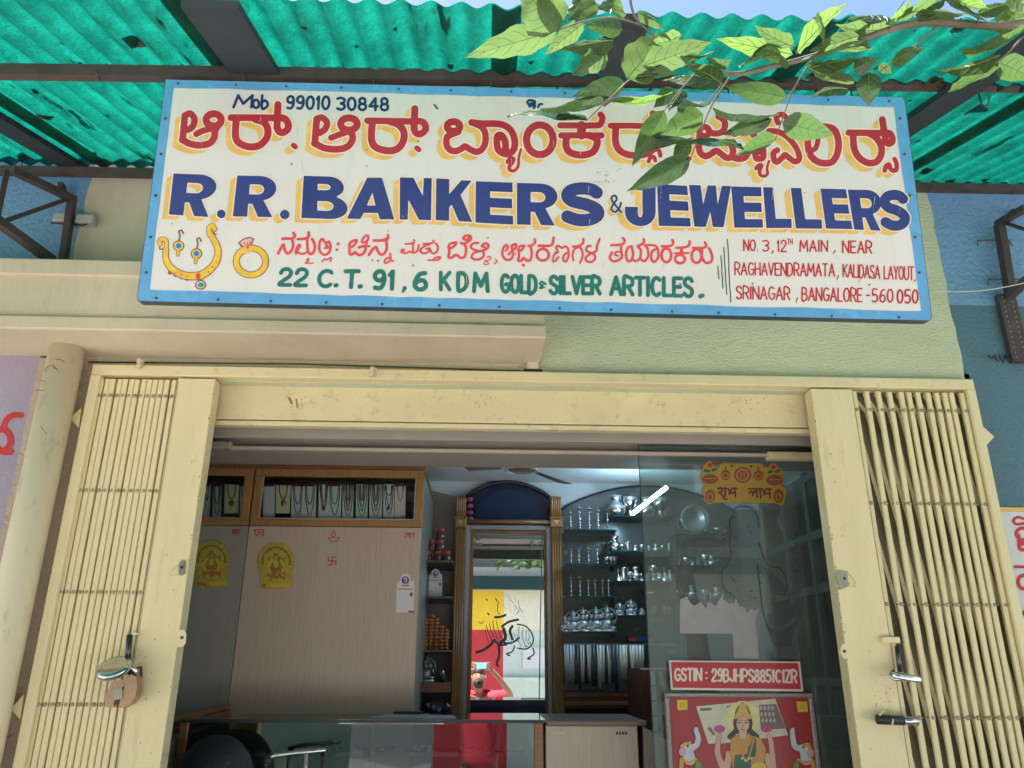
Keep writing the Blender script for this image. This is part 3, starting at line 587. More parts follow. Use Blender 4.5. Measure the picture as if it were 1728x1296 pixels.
# large latin title
def arc(cx, cy, rx, ry, a0, a1, n=12): return ell(cx, cy, rx, ry, a0, a1, n)
BL = {'R': ([(0, 0), (.6, 0)] + arc(.58, .3, .42, .3, -90, 72) + [(.70, .60), (.93, 1), (.60, 1), (.44, .68), (.33, .68), (.33, 1), (0, 1)], [[(.33, .2), (.55, .2)] + arc(.55, .33, .16, .13, -90, 90) + [(.33, .46)]]),
      'B': ([(0, 0), (.62, 0)] + arc(.62, .24, .33, .24, -90, 60) + arc(.60, .73, .40, .27, -65, 90) + [(0, 1)], [[(.33, .17), (.52, .17)] + arc(.52, .25, .13, .08, -90, 90) + [(.33, .33)], [(.33, .58), (.54, .58)] + arc(.54, .7, .16, .12, -90, 90) + [(.33, .82)]]),
      'A': ([(.43, 0), (.74, 0), (1, 1), (.70, 1), (.66, .85), (.35, .85), (.28, 1), (0, 1)], [[(.54, .34), (.61, .68), (.41, .68)]]),
      'N': ([(0, 0), (.42, 0), (.74, .45), (.76, 0), (1, 0), (1, 1), (.62, 1), (.26, .5), (.24, 1), (0, 1)], []),
      'K': ([(0, 0), (.36, 0), (.36, .38), (.72, .02), (1, .02), (.68, .37), (1, 1), (.64, 1), (.44, .6), (.36, .68), (.36, 1), (0, 1)], []),
      'E': ([(0, 0), (1, 0), (1, .22), (.38, .22), (.38, .39), (.98, .39), (.98, .61), (.38, .61), (.38, .8), (1, .8), (1, 1), (0, 1)], []),
      'J': ([(.42, 0), (1, 0), (1, .62)] + arc(.5, .68, .5, .32, 0, 180) + [(0, .55), (.42, .55)] + arc(.5, .68, .09, .12, 180, 0, 6) + [(.58, .55), (.58, .14), (.42, .14)], []),
      'W': ([(0, 0), (.27, 0), (.335, .5), (.45, 0), (.64, 0), (.685, .5), (.79, 0), (1, 0), (.83, 1), (.58, 1), (.51, .6), (.4, 1), (.13, 1)], []),
      'L': ([(0, 0), (.34, 0), (.38, .78), (1, .78), (1, 1), (0, 1)], [])}
SPATH = [(.84, .22), (.70, .14), (.45, .12), (.22, .18), (.15, .31), (.28, .43), (.6, .51), (.83, .63), (.84, .77), (.65, .87), (.38, .88), (.14, .80)]
t = Ink()
def bigl(ch, org, sc, TL, TR, BR, BLq, r=None):
    t.at(org, sc)
    def q(u, v):
        x = (TL[0] * (1 - u) + TR[0] * u) * (1 - v) + (BLq[0] * (1 - u) + BR[0] * u) * v
        y = (TL[1] * (1 - u) + TR[1] * u) * (1 - v) + (BLq[1] * (1 - u) + BR[1] * u) * v; return (x, y)
    if ch == 'S': t.S([q(*p) for p in SPATH], r)
    else: t.G([q(*p) for p in BL[ch][0]], [[q(*p) for p in h] for h in BL[ch][1]])
A1, A2, A3 = ((260, 280), 3.927), ((680, 290), 4.32), ((1020, 300), 3.2)
bigl('R', *A1, (130, 52), (425, 62), (378, 338), (100, 320)); t.D(445, 318, 27); bigl('R', *A1, (553, 65), (812, 70), (800, 338), (523, 333)); t.D(866, 322, 30)
bigl('B', *A1, (993, 67), (1265, 75), (1287, 355), (977, 343)); bigl('A', *A1, (1280, 78), (1590, 80), (1590, 353), (1280, 348))
bigl('N', *A2, (-20, 42), (208, 48), (203, 350), (-22, 345)); bigl('K', *A2, (245, 50), (497, 60), (503, 363), (240, 350)); bigl('E', *A2, (533, 70), (797, 80), (802, 383), (530, 368))
bigl('R', *A2, (833, 82), (1125, 90), (1125, 390), (833, 382)); bigl('S', *A2, (1150, 85), (1460, 85), (1470, 388), (1155, 385), 43)
bigl('J', *A3, (112, 35), (275, 35), (275, 262), (112, 258)); bigl('E', *A3, (285, 35), (445, 45), (465, 262), (295, 258)); bigl('W', *A3, (458, 40), (682, 46), (680, 266), (458, 262)); bigl('E', *A3, (686, 48), (845, 52), (855, 268), (703, 268))
bigl('L', *A3, (858, 52), (1003, 55), (1010, 270), (876, 270)); bigl('L', *A3, (1008, 56), (1163, 58), (1174, 274), (1035, 272)); bigl('E', *A3, (1168, 60), (1303, 63), (1338, 276), (1198, 273)); bigl('R', *A3, (1315, 65), (1490, 68), (1500, 285), (1350, 278)); bigl('S', *A3, (1488, 68), (1632, 66), (1648, 285), (1500, 282), 26)
layered('latin_title', t, NAVY, (-11.5, 7.5), 2.2)
a = Ink((680, 290), 4.32); a.S([(1592, 295), (1535, 225), (1520, 190), (1545, 172), (1558, 200), (1530, 240), (1520, 275), (1550, 292), (1578, 260), (1590, 225)], 6)
layered('ampersand', a, NAVY, (-5, 5), 1.4)
# small rows
b = Ink()
b.at((0, 0), 1); txt(b, 'M', 394, 424, 161, 181, r=1.9, slant=.25); txt(b, 'ob', 427, 452, 161, 182, r=1.9); txt(b, '99010', 484, 555, 163, 183, 163, 184, r=1.9, slant=.05); txt(b, '30848', 569, 655, 165, 185, 166, 186, r=1.9)
b.at((720, 160), 7.513).S([(1275, 95), (1300, 70), (1350, 75), (1370, 100), (1330, 110), (1290, 120)], 13).S([(1370, 80), (1372, 150)], 12).S([(1300, 150), (1345, 135), (1360, 170)], 10).S([(1415, 155), (1430, 120), (1465, 118)], 12)
b.mesh(SM, 0.0018, grow=0.35, step=0.7).build('phone_number_line', INKB, sg)
q = Ink((455, 385), 8.64)
for s_, r_ in (([(345, 70), (370, 110), (330, 150), (260, 152), (185, 155)], 20), ([(330, 160), (342, 260), (310, 340), (260, 370), (220, 320), (200, 240), (160, 300), (125, 370)], 20), ([(565, 60), (570, 110), (530, 150), (410, 160)], 20),
               ([(545, 150), (550, 250), (560, 340), (600, 380), (650, 330), (655, 230), (620, 160)], 20), ([(385, 375), (380, 330), (420, 245), (445, 260), (405, 330), (440, 370), (500, 372), (556, 340)], 16), ([(575, 440), (540, 460), (570, 475), (520, 512), (640, 508)], 9),
               ([(800, 200), (770, 155), (735, 190), (722, 280), (740, 350), (800, 388), (868, 350), (888, 260), (860, 195), (822, 240), (850, 280), (805, 290)], 18), ([(765, 490), (800, 450), (830, 462), (870, 440), (900, 430), (885, 490)], 11), ([(995, 232), (1005, 228)], 20), ([(975, 318), (985, 312)], 18),
               ([(1270, 172), (1200, 192), (1158, 250), (1210, 272), (1272, 190)], 18), ([(1165, 270), (1168, 375), (1215, 380), (1245, 350), (1290, 388), (1355, 378), (1398, 310), (1380, 262), (1300, 282)], 20), ([(1380, 272), (1455, 262)], 16),
               ([(1400, 250), (1428, 180), (1440, 112), (1385, 122), (1342, 190), (1370, 212), (1428, 172)], 16), ([(1520, 180), (1690, 175), (1728, 140)], 20), ([(1700, 190), (1705, 300), (1665, 375), (1610, 380), (1572, 320), (1550, 275), (1500, 310), (1448, 390)], 20)): q.S(s_, r_)
q.at((645, 385), 8.64)
for s_, r_ in (([(85, 100), (75, 145), (0, 175)], 18), ([(115, 370), (125, 460), (160, 482)], 15), ([(110, 440), (60, 440), (30, 490), (60, 508), (130, 470)], 15), ([(465, 172), (460, 212), (420, 225), (340, 232)], 15), ([(450, 225), (450, 320), (470, 360), (518, 320), (530, 240)], 15),
               ([(275, 355), (290, 310), (320, 322), (302, 358), (350, 365), (400, 342), (440, 362)], 14), ([(745, 182), (735, 215), (600, 232)], 15), ([(690, 240), (620, 260), (562, 310), (565, 350), (620, 368), (678, 340), (688, 302), (640, 300)], 15), ([(688, 290), (735, 370), (795, 345), (812, 275), (780, 222)], 15),
               ([(670, 465), (730, 465), (780, 430), (848, 420), (820, 458), (740, 468)], 13), ([(1070, 210), (1000, 222), (965, 270), (1010, 288), (1068, 240), (1078, 205)], 18), ([(970, 290), (978, 350), (965, 420), (1010, 430), (1080, 390), (1140, 430), (1200, 418), (1222, 330), (1208, 250), (1150, 215)], 20),
               ([(1210, 222), (1288, 170), (1280, 112), (1215, 112), (1180, 150), (1235, 170), (1268, 142)], 18), ([(1400, 215), (1330, 222), (1290, 270), (1330, 312), (1400, 328), (1468, 340), (1480, 400), (1430, 450), (1350, 458), (1302, 420), (1340, 362), (1440, 332), (1528, 300), (1548, 240), (1500, 222), (1452, 260), (1498, 280)], 17),
               ([(1520, 430), (1568, 412), (1578, 450), (1540, 470), (1492, 470), (1530, 490), (1548, 520), (1492, 530), (1490, 490)], 8), ([(1655, 462), (1672, 485), (1642, 520)], 12)): q.S(s_, r_)
q.at((835, 390), 8.64)
for s_, r_ in (([(190, 225), (160, 202), (120, 260), (110, 340), (150, 408), (220, 418), (268, 350), (252, 270), (250, 212), (308, 192), (298, 250), (240, 302), (200, 340)], 18), ([(185, 215), (190, 245), (160, 290)], 16), ([(430, 212), (370, 222), (340, 270), (388, 280), (428, 225)], 17),
               ([(350, 290), (352, 370), (340, 428), (390, 430), (420, 392), (470, 430), (520, 418), (538, 320), (520, 225), (490, 215)], 19), ([(530, 215), (588, 165), (580, 115)], 18), ([(412, 492), (418, 498)], 22), ([(640, 212), (780, 215), (838, 190), (858, 95)], 20), ([(880, 315), (920, 300), (892, 245), (920, 212), (978, 245), (1030, 222), (1068, 260), (1075, 360), (1040, 440), (1002, 428), (1002, 362), (1048, 318)], 16),
               ([(920, 310), (862, 352), (845, 438), (888, 430), (928, 375)], 15), ([(1140, 225), (1230, 215), (1288, 170), (1290, 115)], 18), ([(1230, 222), (1270, 280), (1280, 370), (1242, 465)], 16), ([(1230, 235), (1162, 262), (1132, 350), (1145, 428)], 15),
               ([(1400, 215), (1352, 222), (1332, 280), (1382, 310), (1448, 340), (1460, 408), (1400, 450), (1332, 430), (1332, 382), (1390, 332), (1478, 290), (1490, 222), (1528, 112)], 17)): q.S(s_, r_)
q.E(700, 345, 88, 85, 20)
q.at((1010, 390), 7.855)
for s_, r_ in (([(322, 92), (348, 130), (310, 175), (170, 188)], 17), ([(300, 190), (302, 270), (310, 340), (260, 388), (190, 398), (150, 350), (178, 285)], 17), ([(300, 282), (240, 272), (216, 310), (258, 328)], 13), ([(440, 202), (390, 222), (366, 310), (390, 398), (438, 380), (458, 300), (440, 205)], 17),
               ([(450, 370), (490, 398), (548, 360), (560, 250), (522, 202), (598, 160), (600, 105)], 17), ([(550, 362), (610, 398), (658, 330), (650, 232), (622, 190), (750, 192), (788, 250), (790, 350), (740, 408), (702, 370), (710, 272), (750, 242)], 16), ([(840, 200), (930, 202), (988, 172), (980, 118)], 17), ([(1030, 222), (1130, 217), (1198, 190), (1210, 135)], 17),
               ([(1100, 222), (1100, 290)], 22), ([(1012, 295), (1190, 290)], 15), ([(1255, 222), (1390, 222), (1428, 190), (1410, 148)], 17), ([(1372, 240), (1372, 350), (1420, 418), (1488, 408), (1508, 350), (1490, 275), (1465, 225)], 17)): q.S(s_, r_)
q.E(900, 320, 65, 92, 18).E(1080, 370, 66, 56, 18).E(1300, 330, 66, 92, 18)
q.mesh(SM, 0.0018, step=0.8).build('kannada_subtitle', REDL, sg)
w = Ink((455, 445), 4.32)
txt(w, '22', 70, 265, 40, 152, 42, 158, r=11, slant=.12); txt(w, 'C', 350, 455, 52, 165, r=11, slant=.1); w.S([(480, 160), (488, 156)], 12); txt(w, 'T', 545, 640, 55, 170, r=12, slant=.08); w.S([(655, 168), (665, 164)], 12)
txt(w, '91', 760, 900, 58, 180, 58, 182, r=13, slant=.05); w.S([(985, 178), (970, 205)], 12, 5); txt(w, '6', 1055, 1140, 65, 188, r=13, slant=.05); txt(w, 'K', 1248, 1312, 65, 188, r=11); txt(w, 'D', 1375, 1440, 70, 190, r=12); txt(w, 'M', 1490, 1590, 72, 200, r=12)
w.at((835, 445), 4.32); txt(w, 'GOLD', 48, 302, 82, 205, 92, 212, r=11, gap=.3); txt(w, 'SILVER', 405, 765, 95, 215, 98, 218, r=11, gap=.3); txt(w, 'ARTICLES', 848, 1440, 98, 222, 108, 236, r=11, gap=.32); w.S([(1498, 238), (1515, 232)], 12)
w.S([(372, 150), (340, 130), (330, 150), (350, 155), (328, 178), (360, 172)], 4)
w.mesh(SM, 0.0018, grow=0.75, step=0.8).build('green_line', GRN, sg)
e = Ink((1200, 390), 4.8)
txt(e, 'NO.', 265, 378, 72, 158, r=4.5); txt(e, '3', 418, 466, 76, 162, r=4.5); e.S([(502, 160), (492, 185)], 5, 2); txt(e, '12', 535, 608, 76, 165, r=4.5); txt(e, 'TH', 618, 660, 64, 105, r=1.8); txt(e, 'MAIN', 720, 942, 76, 164, r=4.8); e.S([(1003, 160), (992, 185)], 5, 2); txt(e, 'NEAR', 1066, 1300, 80, 174, 84, 178, r=4.8)
txt(e, 'RAGHAVENDRAMATA', 194, 1000, 256, 352, 266, 366, r=4.5, gap=.3); e.S([(1030, 362), (1020, 395)], 5, 2); txt(e, 'KALIDASA', 1070, 1366, 270, 368, 282, 384, r=4.2, gap=.25); txt(e, 'LAYOUT', 1402, 1640, 285, 385, 290, 394, r=4.2, gap=.25); e.S([(1655, 395), (1645, 412)], 4, 2)
txt(e, 'SRINAGAR', 206, 636, 448, 546, 456, 556, r=4.8, gap=.3); e.S([(698, 545), (690, 580)], 5, 2); txt(e, 'BANGALORE', 738, 1222, 458, 560, 466, 572, r=4.8, gap=.3); e.S([(1258, 520), (1282, 520)], 5); txt(e, '560', 1306, 1472, 472, 574, r=5.2); txt(e, '050', 1510, 1674, 478, 582, r=6)
e.mesh(SM, 0.0018, grow=0.3, step=0.7).build('address_lines', REDD, sg)
h = Ink((1200, 390), 4.8)
for x, y0, y1, sl_ in ((55, 285, 390, 8), (80, 200, 465, 17), (103, 130, 515, 24), (132, 65, 575, 28)): h.S([(x + sl_ * i / 8 + random.uniform(-2, 2), y0 + (y1 - y0) * i / 8) for i in range(9)], 4)
h.mesh(SM, 0.0018, step=0.7).build('green_hatching', DKG, sg)
# painted jewellery
GOLD = mat('sign_gold', (0.80, 0.50, 0.06), 0.25, var=0.15, vs_=20); BRN = mat('sign_brown_line', (0.25, 0.12, 0.07), 0.3, var=0.1)
pal = {'brn': BRN, 'gold': GOLD, 'blue': mat('sign_gem_blue', (0.0, 0.22, 0.65), 0.2, var=.05), 'red': REDL, 'green': mat('sign_gem_green', (0.0, 0.36, 0.28), 0.2, var=.05), 'pink': mat('sign_pink', (0.75, 0.42, 0.36), 0.25, var=.1)}
o_, s_ = (250, 370), 7.855
def jw(nm, off, m, *pr):
    i_ = Ink(o_, s_)
    for p in pr: getattr(i_, p[0])(*p[1:])
    i_.mesh(SM, off, step=0.6).build(nm, pal[m], sg)
nk = [(195, 380), (235, 400), (232, 500), (260, 590), (330, 670), (450, 735), (570, 755), (700, 745), (800, 680), (890, 580), (925, 460), (915, 370), (870, 270), (815, 190), (805, 120), (850, 85), (880, 130)]
hook = [(160, 330), (150, 285), (195, 262), (240, 290), (238, 400)]
jw('necklace_outline', 0.0016, 'brn', ('S', nk[1:8], 42, 58), ('S', nk[7:14], 58, 42), ('S', nk[13:], 36), ('S', hook, 32), ('S', [(165, 330), (150, 390), (185, 395)], 9), ('S', [(875, 120), (870, 180), (900, 200)], 9), *[('D', 290 + i * 76, 705 + i * 34 - i * i * 2, 30) for i in range(4)], *[('D', 820 + i * 42, 710 - i * 70, 24) for i in range(4)], ('D', 695, 870, 76, 66))
jw('necklace_gold', 0.0020, 'gold', ('S', nk[1:8], 32, 46), ('S', nk[7:14], 46, 32), ('S', nk[13:], 27), ('S', hook, 23))
jw('pendant_gems', 0.0024, 'red', ('D', 662, 755, 32, 46), *[('D', 350 + i * 82, 715 + i * 22, 12) for i in range(3)], ('D', 800, 700, 13), ('D', 858, 635, 13), ('D', 905, 575, 9))
jw('pendant_leaf', 0.0024, 'pink', ('D', 695, 868, 60, 50)); jw('pendant_emerald', 0.0027, 'green', ('D', 700, 870, 42, 32))
er = []
for (cx, cy) in ((402, 352), (640, 455)):
    d_ = (cx - 402, cy - 352); sgn = 1 if cx < 500 else -1
    er.append((cx, cy))
jw('earring_outline', 0.0016, 'brn', *[('D', cx, cy, 78, 72) for cx, cy in er], *[('S', [(cx, cy + 60), (cx - 14, cy + 120)], 24) for cx, cy in er], *[('S', [(cx + 5, cy - 70), (cx + 18, cy - 140), (cx + 5, cy - 190), (cx + 40, cy - 205), (cx + 62, cy - 165)], 11) for cx, cy in er])
jw('earring_gold', 0.0020, 'gold', *[('D', cx, cy, 64, 58) for cx, cy in er], *[('S', [(cx, cy + 60), (cx - 14, cy + 120)], 15) for cx, cy in er]); jw('earring_gem', 0.0024, 'blue', *[('D', cx, cy, 36, 36) for cx, cy in er])
jw('ring_outline', 0.0016, 'brn', ('E', 1362, 560, 196, 180, 46), ('G', [(1190, 310), (1260, 255), (1350, 230), (1410, 260), (1370, 345), (1400, 400), (1310, 455), (1230, 430), (1240, 380)]))
jw('ring_gold', 0.0020, 'gold', ('E', 1362, 560, 196, 180, 35), ('S', [(1262, 415), (1310, 430), (1375, 390)], 24)); jw('ring_stone', 0.0024, 'pink', ('G', [(1215, 310), (1270, 270), (1350, 248), (1390, 270), (1350, 340), (1310, 395)]))
jw('ring_stone_line', 0.0027, 'red', ('S', [(1270, 300), (1310, 380), (1320, 300)], 6), ('S', [(1320, 390), (1355, 290)], 6))
# chipped paint specks
c_ = Ink((930, 160), 7.513); rs = random.Random(3)
for i in range(26):
    x, y = rs.choice(((620, 980), (700, 1020), (600, 1105), (880, 960), (740, 1090))); x += rs.gauss(0, 34); y += rs.gauss(0, 12); c_.S([(x, y), (x + rs.uniform(-14, 14), y + rs.uniform(-3, 8))], rs.uniform(3, 7), 2)
for (x, y) in ((735, 178), (737, 181)): c_.at((0, 0), 1).S([(x - 2, y - 1), (x + 1, y + 2)], 1.8)
for i in range(26): x = rs.uniform(280, 1530); y = rs.uniform(160, 505); c_.S([(x, y), (x + rs.uniform(-2, 2), y + 1)], rs.uniform(0.7, 1.4))
ds_ = Ink()
for i in range(46):
    x = rs.uniform(285, 1540); y = rs.choice((rs.uniform(150, 330), rs.uniform(150, 480))); ds_.S([(x, y), (x - (x - 900) * .006 + rs.uniform(-.6, .6), y + rs.uniform(5, 26))], rs.uniform(.3, .7), .15)
ds_.mesh(SM, 0.0030, step=.7).build('rain_streaks', mat('faint_streak', (.50, .47, .40), .4), sg)
c_.mesh(SM, 0.0028, step=0.6).build('paint_chips', BRN, sg)
# ---------------------------------------------------------------- gate frame, collapsible gates
ZG0 = ZS - 0.02
fr = thing('gate_frame', 'cream painted steel gate frame with pointed lugs around the shop opening', 'gate frame', (0, -0.05, 0.3))
hl = P(158, 632, -0.055).z; hr = P(1640, 656, -0.055).z
xl0, xl1 = P(151, 640, -0.055).x, P(168, 640, -0.055).x; xr0, xr1 = P(1631, 656, -0.055).x, P(1646, 656, -0.055).x
ztl, ztr = P(151, 613, -0.055).z, P(1646, 640, -0.055).z; ZT = (ztl + ztr) / 2; ZHB = (hl + hr) / 2
MB().bbox((xl0, -0.055, ZHB), (xr1, 0.02, ZT), 0.004).build('header_bar', CREAM2, fr)
MB().bbox((xl0, -0.057, 0.3), (xl1, 0.02, ZHB - 0.001), 0.004).build('jamb', CREAM, fr)
MB().bbox((xr0, -0.057, 0.3), (xr1, 0.02, ZHB - 0.001), 0.004).build('jamb', CREAM, fr)
for pts in (((137, 688), (118, 706), (133, 722)), ((1659, 720), (1678, 737), (1665, 751)), ((40, 1172), (18, 1196), (34, 1214))):
    MB().prism([P(x, y, -0.045) for x, y in pts], (0, 0.03, 0)).build('lug', CREAM, fr)
cb_ = MB().tube([P(150, 611, -0.04), P(500, 614, -0.04), P(905, 627, -0.04)], 0.0035, 6)
tag(cb_.build('cable', BLACK, None, True, loc=P(150, 611, -0.04)), 'thin black cable clipped along the top of the gate frame', 'cable')
for i, x in enumerate((233, 627)):
    y = 600 + 14 * i; c0 = MB(); a, b_, c1, d1 = R4(x - 3, y + 4, x + 4, y + 20, -0.075); c0.bbox((a, -0.075, c1), (b_, -0.03, d1), 0.003); c0.tube([P(x - 3, y + 10, -0.07), P(x + 9, y + 8, -0.07)], 0.004, 6)
    tag(c0.build('cable_clip', PEACH, None, loc=P(x, y, -0.05)), ['peach cable clip on the frame above the left gate', 'peach cable clip above the middle of the opening'][i], 'cable clip')
RIV = mat('grimy_rivet', (0.36, 0.29, 0.17), 0.5, var=0.3, dirt=0.9, dcol=(.10, .05, .03), ds=70)
def gate(label, bars, rows, plate, seamx, side):
    x0g = P((bars[0][0] + bars[-1][1]) / 2, 660, -0.03).x
    gt = thing('collapsible_gate', label, 'gate', (x0g, -0.03, ZG0), 'sliding steel gates')
    ztop = ZHB - 0.012
    src = None
    zr = [P(250 if side < 0 else 1530, y, -0.035).z for y in rows]
    zr.append(zr[-1] - (zr[-2] - zr[-1])); zr.append(zr[-1] - (zr[-3] - zr[-2]))
    xcs = []
    for (a, b) in bars:
        xa_, xb_ = P(a, 645 if side < 0 else 660, -0.035).x, P(b, 645 if side < 0 else 660, -0.035).x; xcs.append((xa_ + xb_) / 2)
    w = 0.0205
    for xc in xcs:
        if src is None:
            m_ = MB(); m_.bbox((xc - w / 2, -0.040, ZG0), (xc + w / 2, -0.026, ztop), 0.003); src = m_.build('channel_bar', CREAM, gt, loc=(xc, -0.03, ZG0)); 
        else:
            o = src.copy(); o.location = Vector((xc, -0.03, ZG0)) - gt.location + Vector((random.uniform(-.0008, .0008), random.uniform(-0.003, 0.003), 0)); o.rotation_euler = (0, random.uniform(-0.0012, 0.0012), 0); col.objects.link(o)
    for i in range(len(xcs) - 1):
        for k_ in range(-1, len(zr) - 1):
            for s_ in ((0,) if side > 0 else (0, 1)):
                if i + 2 >= len(xcs) + 1: continue
                z_hi = zr[k_] if k_ >= 0 else ztop; j2 = i + 1
                a = Vector((xcs[i if s_ == 0 else j2], -0.016 + 0.004 * s_, z_hi)); b = Vector((xcs[j2 if s_ == 0 else i], -0.016 + 0.004 * s_, zr[k_ + 1]))
                pass
                MB().bar(a + Vector((0, .012, 0)), b + Vector((0, .012, 0)), 0.015, 0.003, up=(0, 1, 0)).build('lattice_bar', CREAM2, gt, loc=a)
    MB().box((xcs[0] - .02, 0.012, ZG0), (xcs[-1] + .03, 0.018, ztop)).build('gap_shade_strip', mat('olive_gap_shade', (0.17, 0.15, 0.09), .6, var=.2), gt)  # added behind the bars; its olive stands in for shade in the gaps
    rv = MB()
    for z in zr:
        for xc in xcs:
            rv.ball((xc, -0.041, z), (0.0085, 0.004, 0.0085), 8, 5); rv.box((xc - 0.014, -0.0385, z - 0.003), (xc + 0.014, -0.0255, z + 0.003))
    tag(rv.build('rivet', RIV, gt, True), kind='stuff')
    xa_, xb_ = P(plate[0], 650, -0.045).x, P(plate[1], 650, -0.045).x
    MB().bbox((xa_, -0.048, ZG0), (xb_, -0.042, ztop + 0.004), 0.002).build('end_plate', CREAM, gt)
    xe = xb_ if side < 0 else xa_
    MB().box((xe - 0.003 * (side < 0), -0.0415, ZG0), (xe + 0.003 * (side > 0), 0.02, ztop + 0.003)).build('plate_return', CREAM2, gt)
    xs_ = P(seamx, 650, -0.05).x; MB().box((xs_ - 0.0012, -0.049, ZG0), (xs_ + 0.0012, -0.0475, ztop - .01)).build('plate_seam', RIV, gt)
    pm_ = ymap(-0.048); ch_ = Ink(); rc__ = random.Random(17 + side)
    for i in range(34):
        yy = rc__.uniform(650, 1290); q0 = P(plate[1] if side < 0 else plate[0], 650, -0.048).x; tgt = min(range(0, 1728, 1), key=lambda X_: abs(P(X_, yy, -0.048).x - q0)); xx = tgt + side * rc__.choice((1, 1, 1, 2, 3, 20, 40))
        ch_.S([(xx, yy), (xx + rc__.uniform(-.6, .6), yy + rc__.uniform(.5, 5))], rc__.uniform(.35, 1.0), .2)
    lx, ly = ((225, 1120) if side < 0 else (1500, 1160))
    for i in range(26): xx = lx + rc__.gauss(8 if side < 0 else -6, 10); yy = ly + rc__.gauss(0, 26); ch_.S([(xx, yy), (xx + rc__.uniform(-3, 3), yy + rc__.uniform(-1, 3))], rc__.uniform(.25, .7), .2)
    ch_.mesh(pm_, 0.0008, step=.7).build('paint_chips', mat('chip_brown', (0.16, 0.10, 0.06), .8, var=.3), gt)
    return gt
lb = [(167 + i * 10.25, 167 + i * 10.25 + 8.3) for i in range(13)]
rb_ = [(1340 + a / 3.812, 1340 + b / 3.812) for a, b in ((365, 400), (445, 490), (520, 560), (590, 635), (660, 705), (715, 760), (775, 815), (835, 875), (895, 932), (945, 985), (990, 1030), (1055, 1095))]
gl_ = gate('folded cream steel gate on the left hung with the brass padlock', lb, (669, 829, 1000, 1189), (299, 362), 300, -1)
gr_ = gate('folded cream steel gate on the right with wider gaps between its bars', rb_, (693, 850, 1020, 1211), (1367, 1436), 1437, 1)
ZINC = mat('worn_zinc', (0.35, 0.33, 0.27), 0.4, 0.8, var=0.2, dirt=0.5, ds=60)
# latch plates on the gates
def latch(gt, pts, hole, tab, m2, nm='latch_plate'):
    MB().prism([P(x, y, -0.055) for x, y in pts], (0, 0.006, 0)).build(nm, m2, gt)
    MB().lathe(P(*hole, -0.056), [(0.006, 0.0), (0.006, 0.004)], 10, axis='y').build('keyhole', BLACK, gt)
latch(gl_, [(306, 945), (312, 946), (311, 968), (306, 971), (301, 968), (302, 952)], (307, 957), None, ZINC)
MB().tube([P(301, 953, -0.05), P(286, 966, -0.05), P(286, 971, -0.05), P(303, 971, -0.05)], 0.0015, 5).build('wire_loop', CREAM2, gl_)
latch(gl_, [(300, 1063), (311, 1063), (314, 1070), (313, 1085), (308, 1092), (299, 1092)], (307, 1076), None, CREAM)
latch(gr_, [(1411, 962), (1430, 964), (1431, 990), (1418, 995), (1411, 975)], (1425, 976), None, ZINC)
MB().tube([P(1431, 966, -0.05), P(1443, 980, -0.05), P(1443, 990, -0.05), P(1431, 990, -0.05)], 0.0015, 5).build('wire_loop', CREAM2, gr_)
latch(gr_, [(1421, 1087), (1429, 1085), (1431, 1111), (1424, 1112), (1417, 1100)], (1425, 1099), None, CREAM)
MB().bbox(tuple(P(1491, 1085, -0.07)), tuple(P(1512, 1075, -0.04)), 0.003).build('hasp_tab', CREAM, gr_)
MB().bbox(tuple(P(222, 1071, -0.075)), tuple(P(238, 1068, -0.04)), 0.001).build('hasp_tab', CREAM, gl_)
DKS = mat('dark_bolt_steel', (0.10, 0.10, 0.12), 0.3, 0.9, var=0.2)
MB().tube([P(219, 1071, -0.07), P(217, 1096, -0.07), P(215, 1118, -0.07)], 0.011, 12).build('bolt', DKS, gl_, True)
MB().tube([P(1514, 1090, -0.07), P(1516, 1112, -0.07), P(1519, 1134, -0.07)], 0.009, 12).build('bolt', DKS, gr_, True)
# padlocks
def disc_lock(c, tilt, label, g):
    t = thing('disc_padlock', label, 'padlock', tuple(c), g)
    b = MB().lathe((0, 0, 0), [(0.055, -0.016), (0.072, -0.014), (0.076, -0.008), (0.076, 0.008), (0.072, 0.014), (0.055, 0.016), (0.045, 0.0175)], 32)
    o = b.build('lock_body', CHROME, None, True); o.parent = t; o.rotation_euler = tilt
    k_ = MB().lathe((0.0, 0, -0.019), [(0.014, 0), (0.014, 0.004)], 14).build('key_plate', ZINC, None, True); k_.parent = t; k_.rotation_euler = tilt
    return t
d1 = disc_lock(P(192, 1128, -0.14), (math.radians(38), math.radians(-6), 0), 'shiny round disc padlock jutting from the left gate above the brass padlock', 'disc padlocks')
for o in d1.children: o.scale = (0.75, 0.75, 0.75)
MB().tube([P(214, 1120, -0.08), P(221, 1122, -0.11), P(228, 1130, -0.11), P(232, 1145, -0.09)], 0.008, 10).build('shackle', CHROME, d1, True)
MB().box(P(203, 1122, -0.12), P(222, 1138, -0.08)).build('lock_neck', DKS, d1)
bp_ = thing('brass_padlock', 'tarnished brass padlock with rounded bottom hanging from the left gate bolt', 'padlock', tuple(P(206, 1195, -0.08)))
BRS = mat('tarnished_brass', (0.42, 0.27, 0.17), 0.42, 0.55, var=0.15, vs_=15, bump=0.0005, bs=60, dirt=0.4, dcol=(0.2, 0.12, 0.07), ds=20)
ol = [(188, 1150), (186, 1158), (178, 1172), (177, 1184), (183, 1192), (195, 1195), (208, 1194), (220, 1188), (228, 1176), (231, 1160), (230, 1142), (222, 1138), (212, 1146), (200, 1148)]
MB().prism([P(x, y, -0.115) for x, y in ol], (0, 0.045, 0)).build('lock_body', BRS, bp_)
MB().prism([P(x, y, -0.119) for x, y in ((193, 1162), (206, 1160), (207, 1180), (191, 1180))], (0, 0.004, 0)).build('cover_plate', ZINC, bp_)
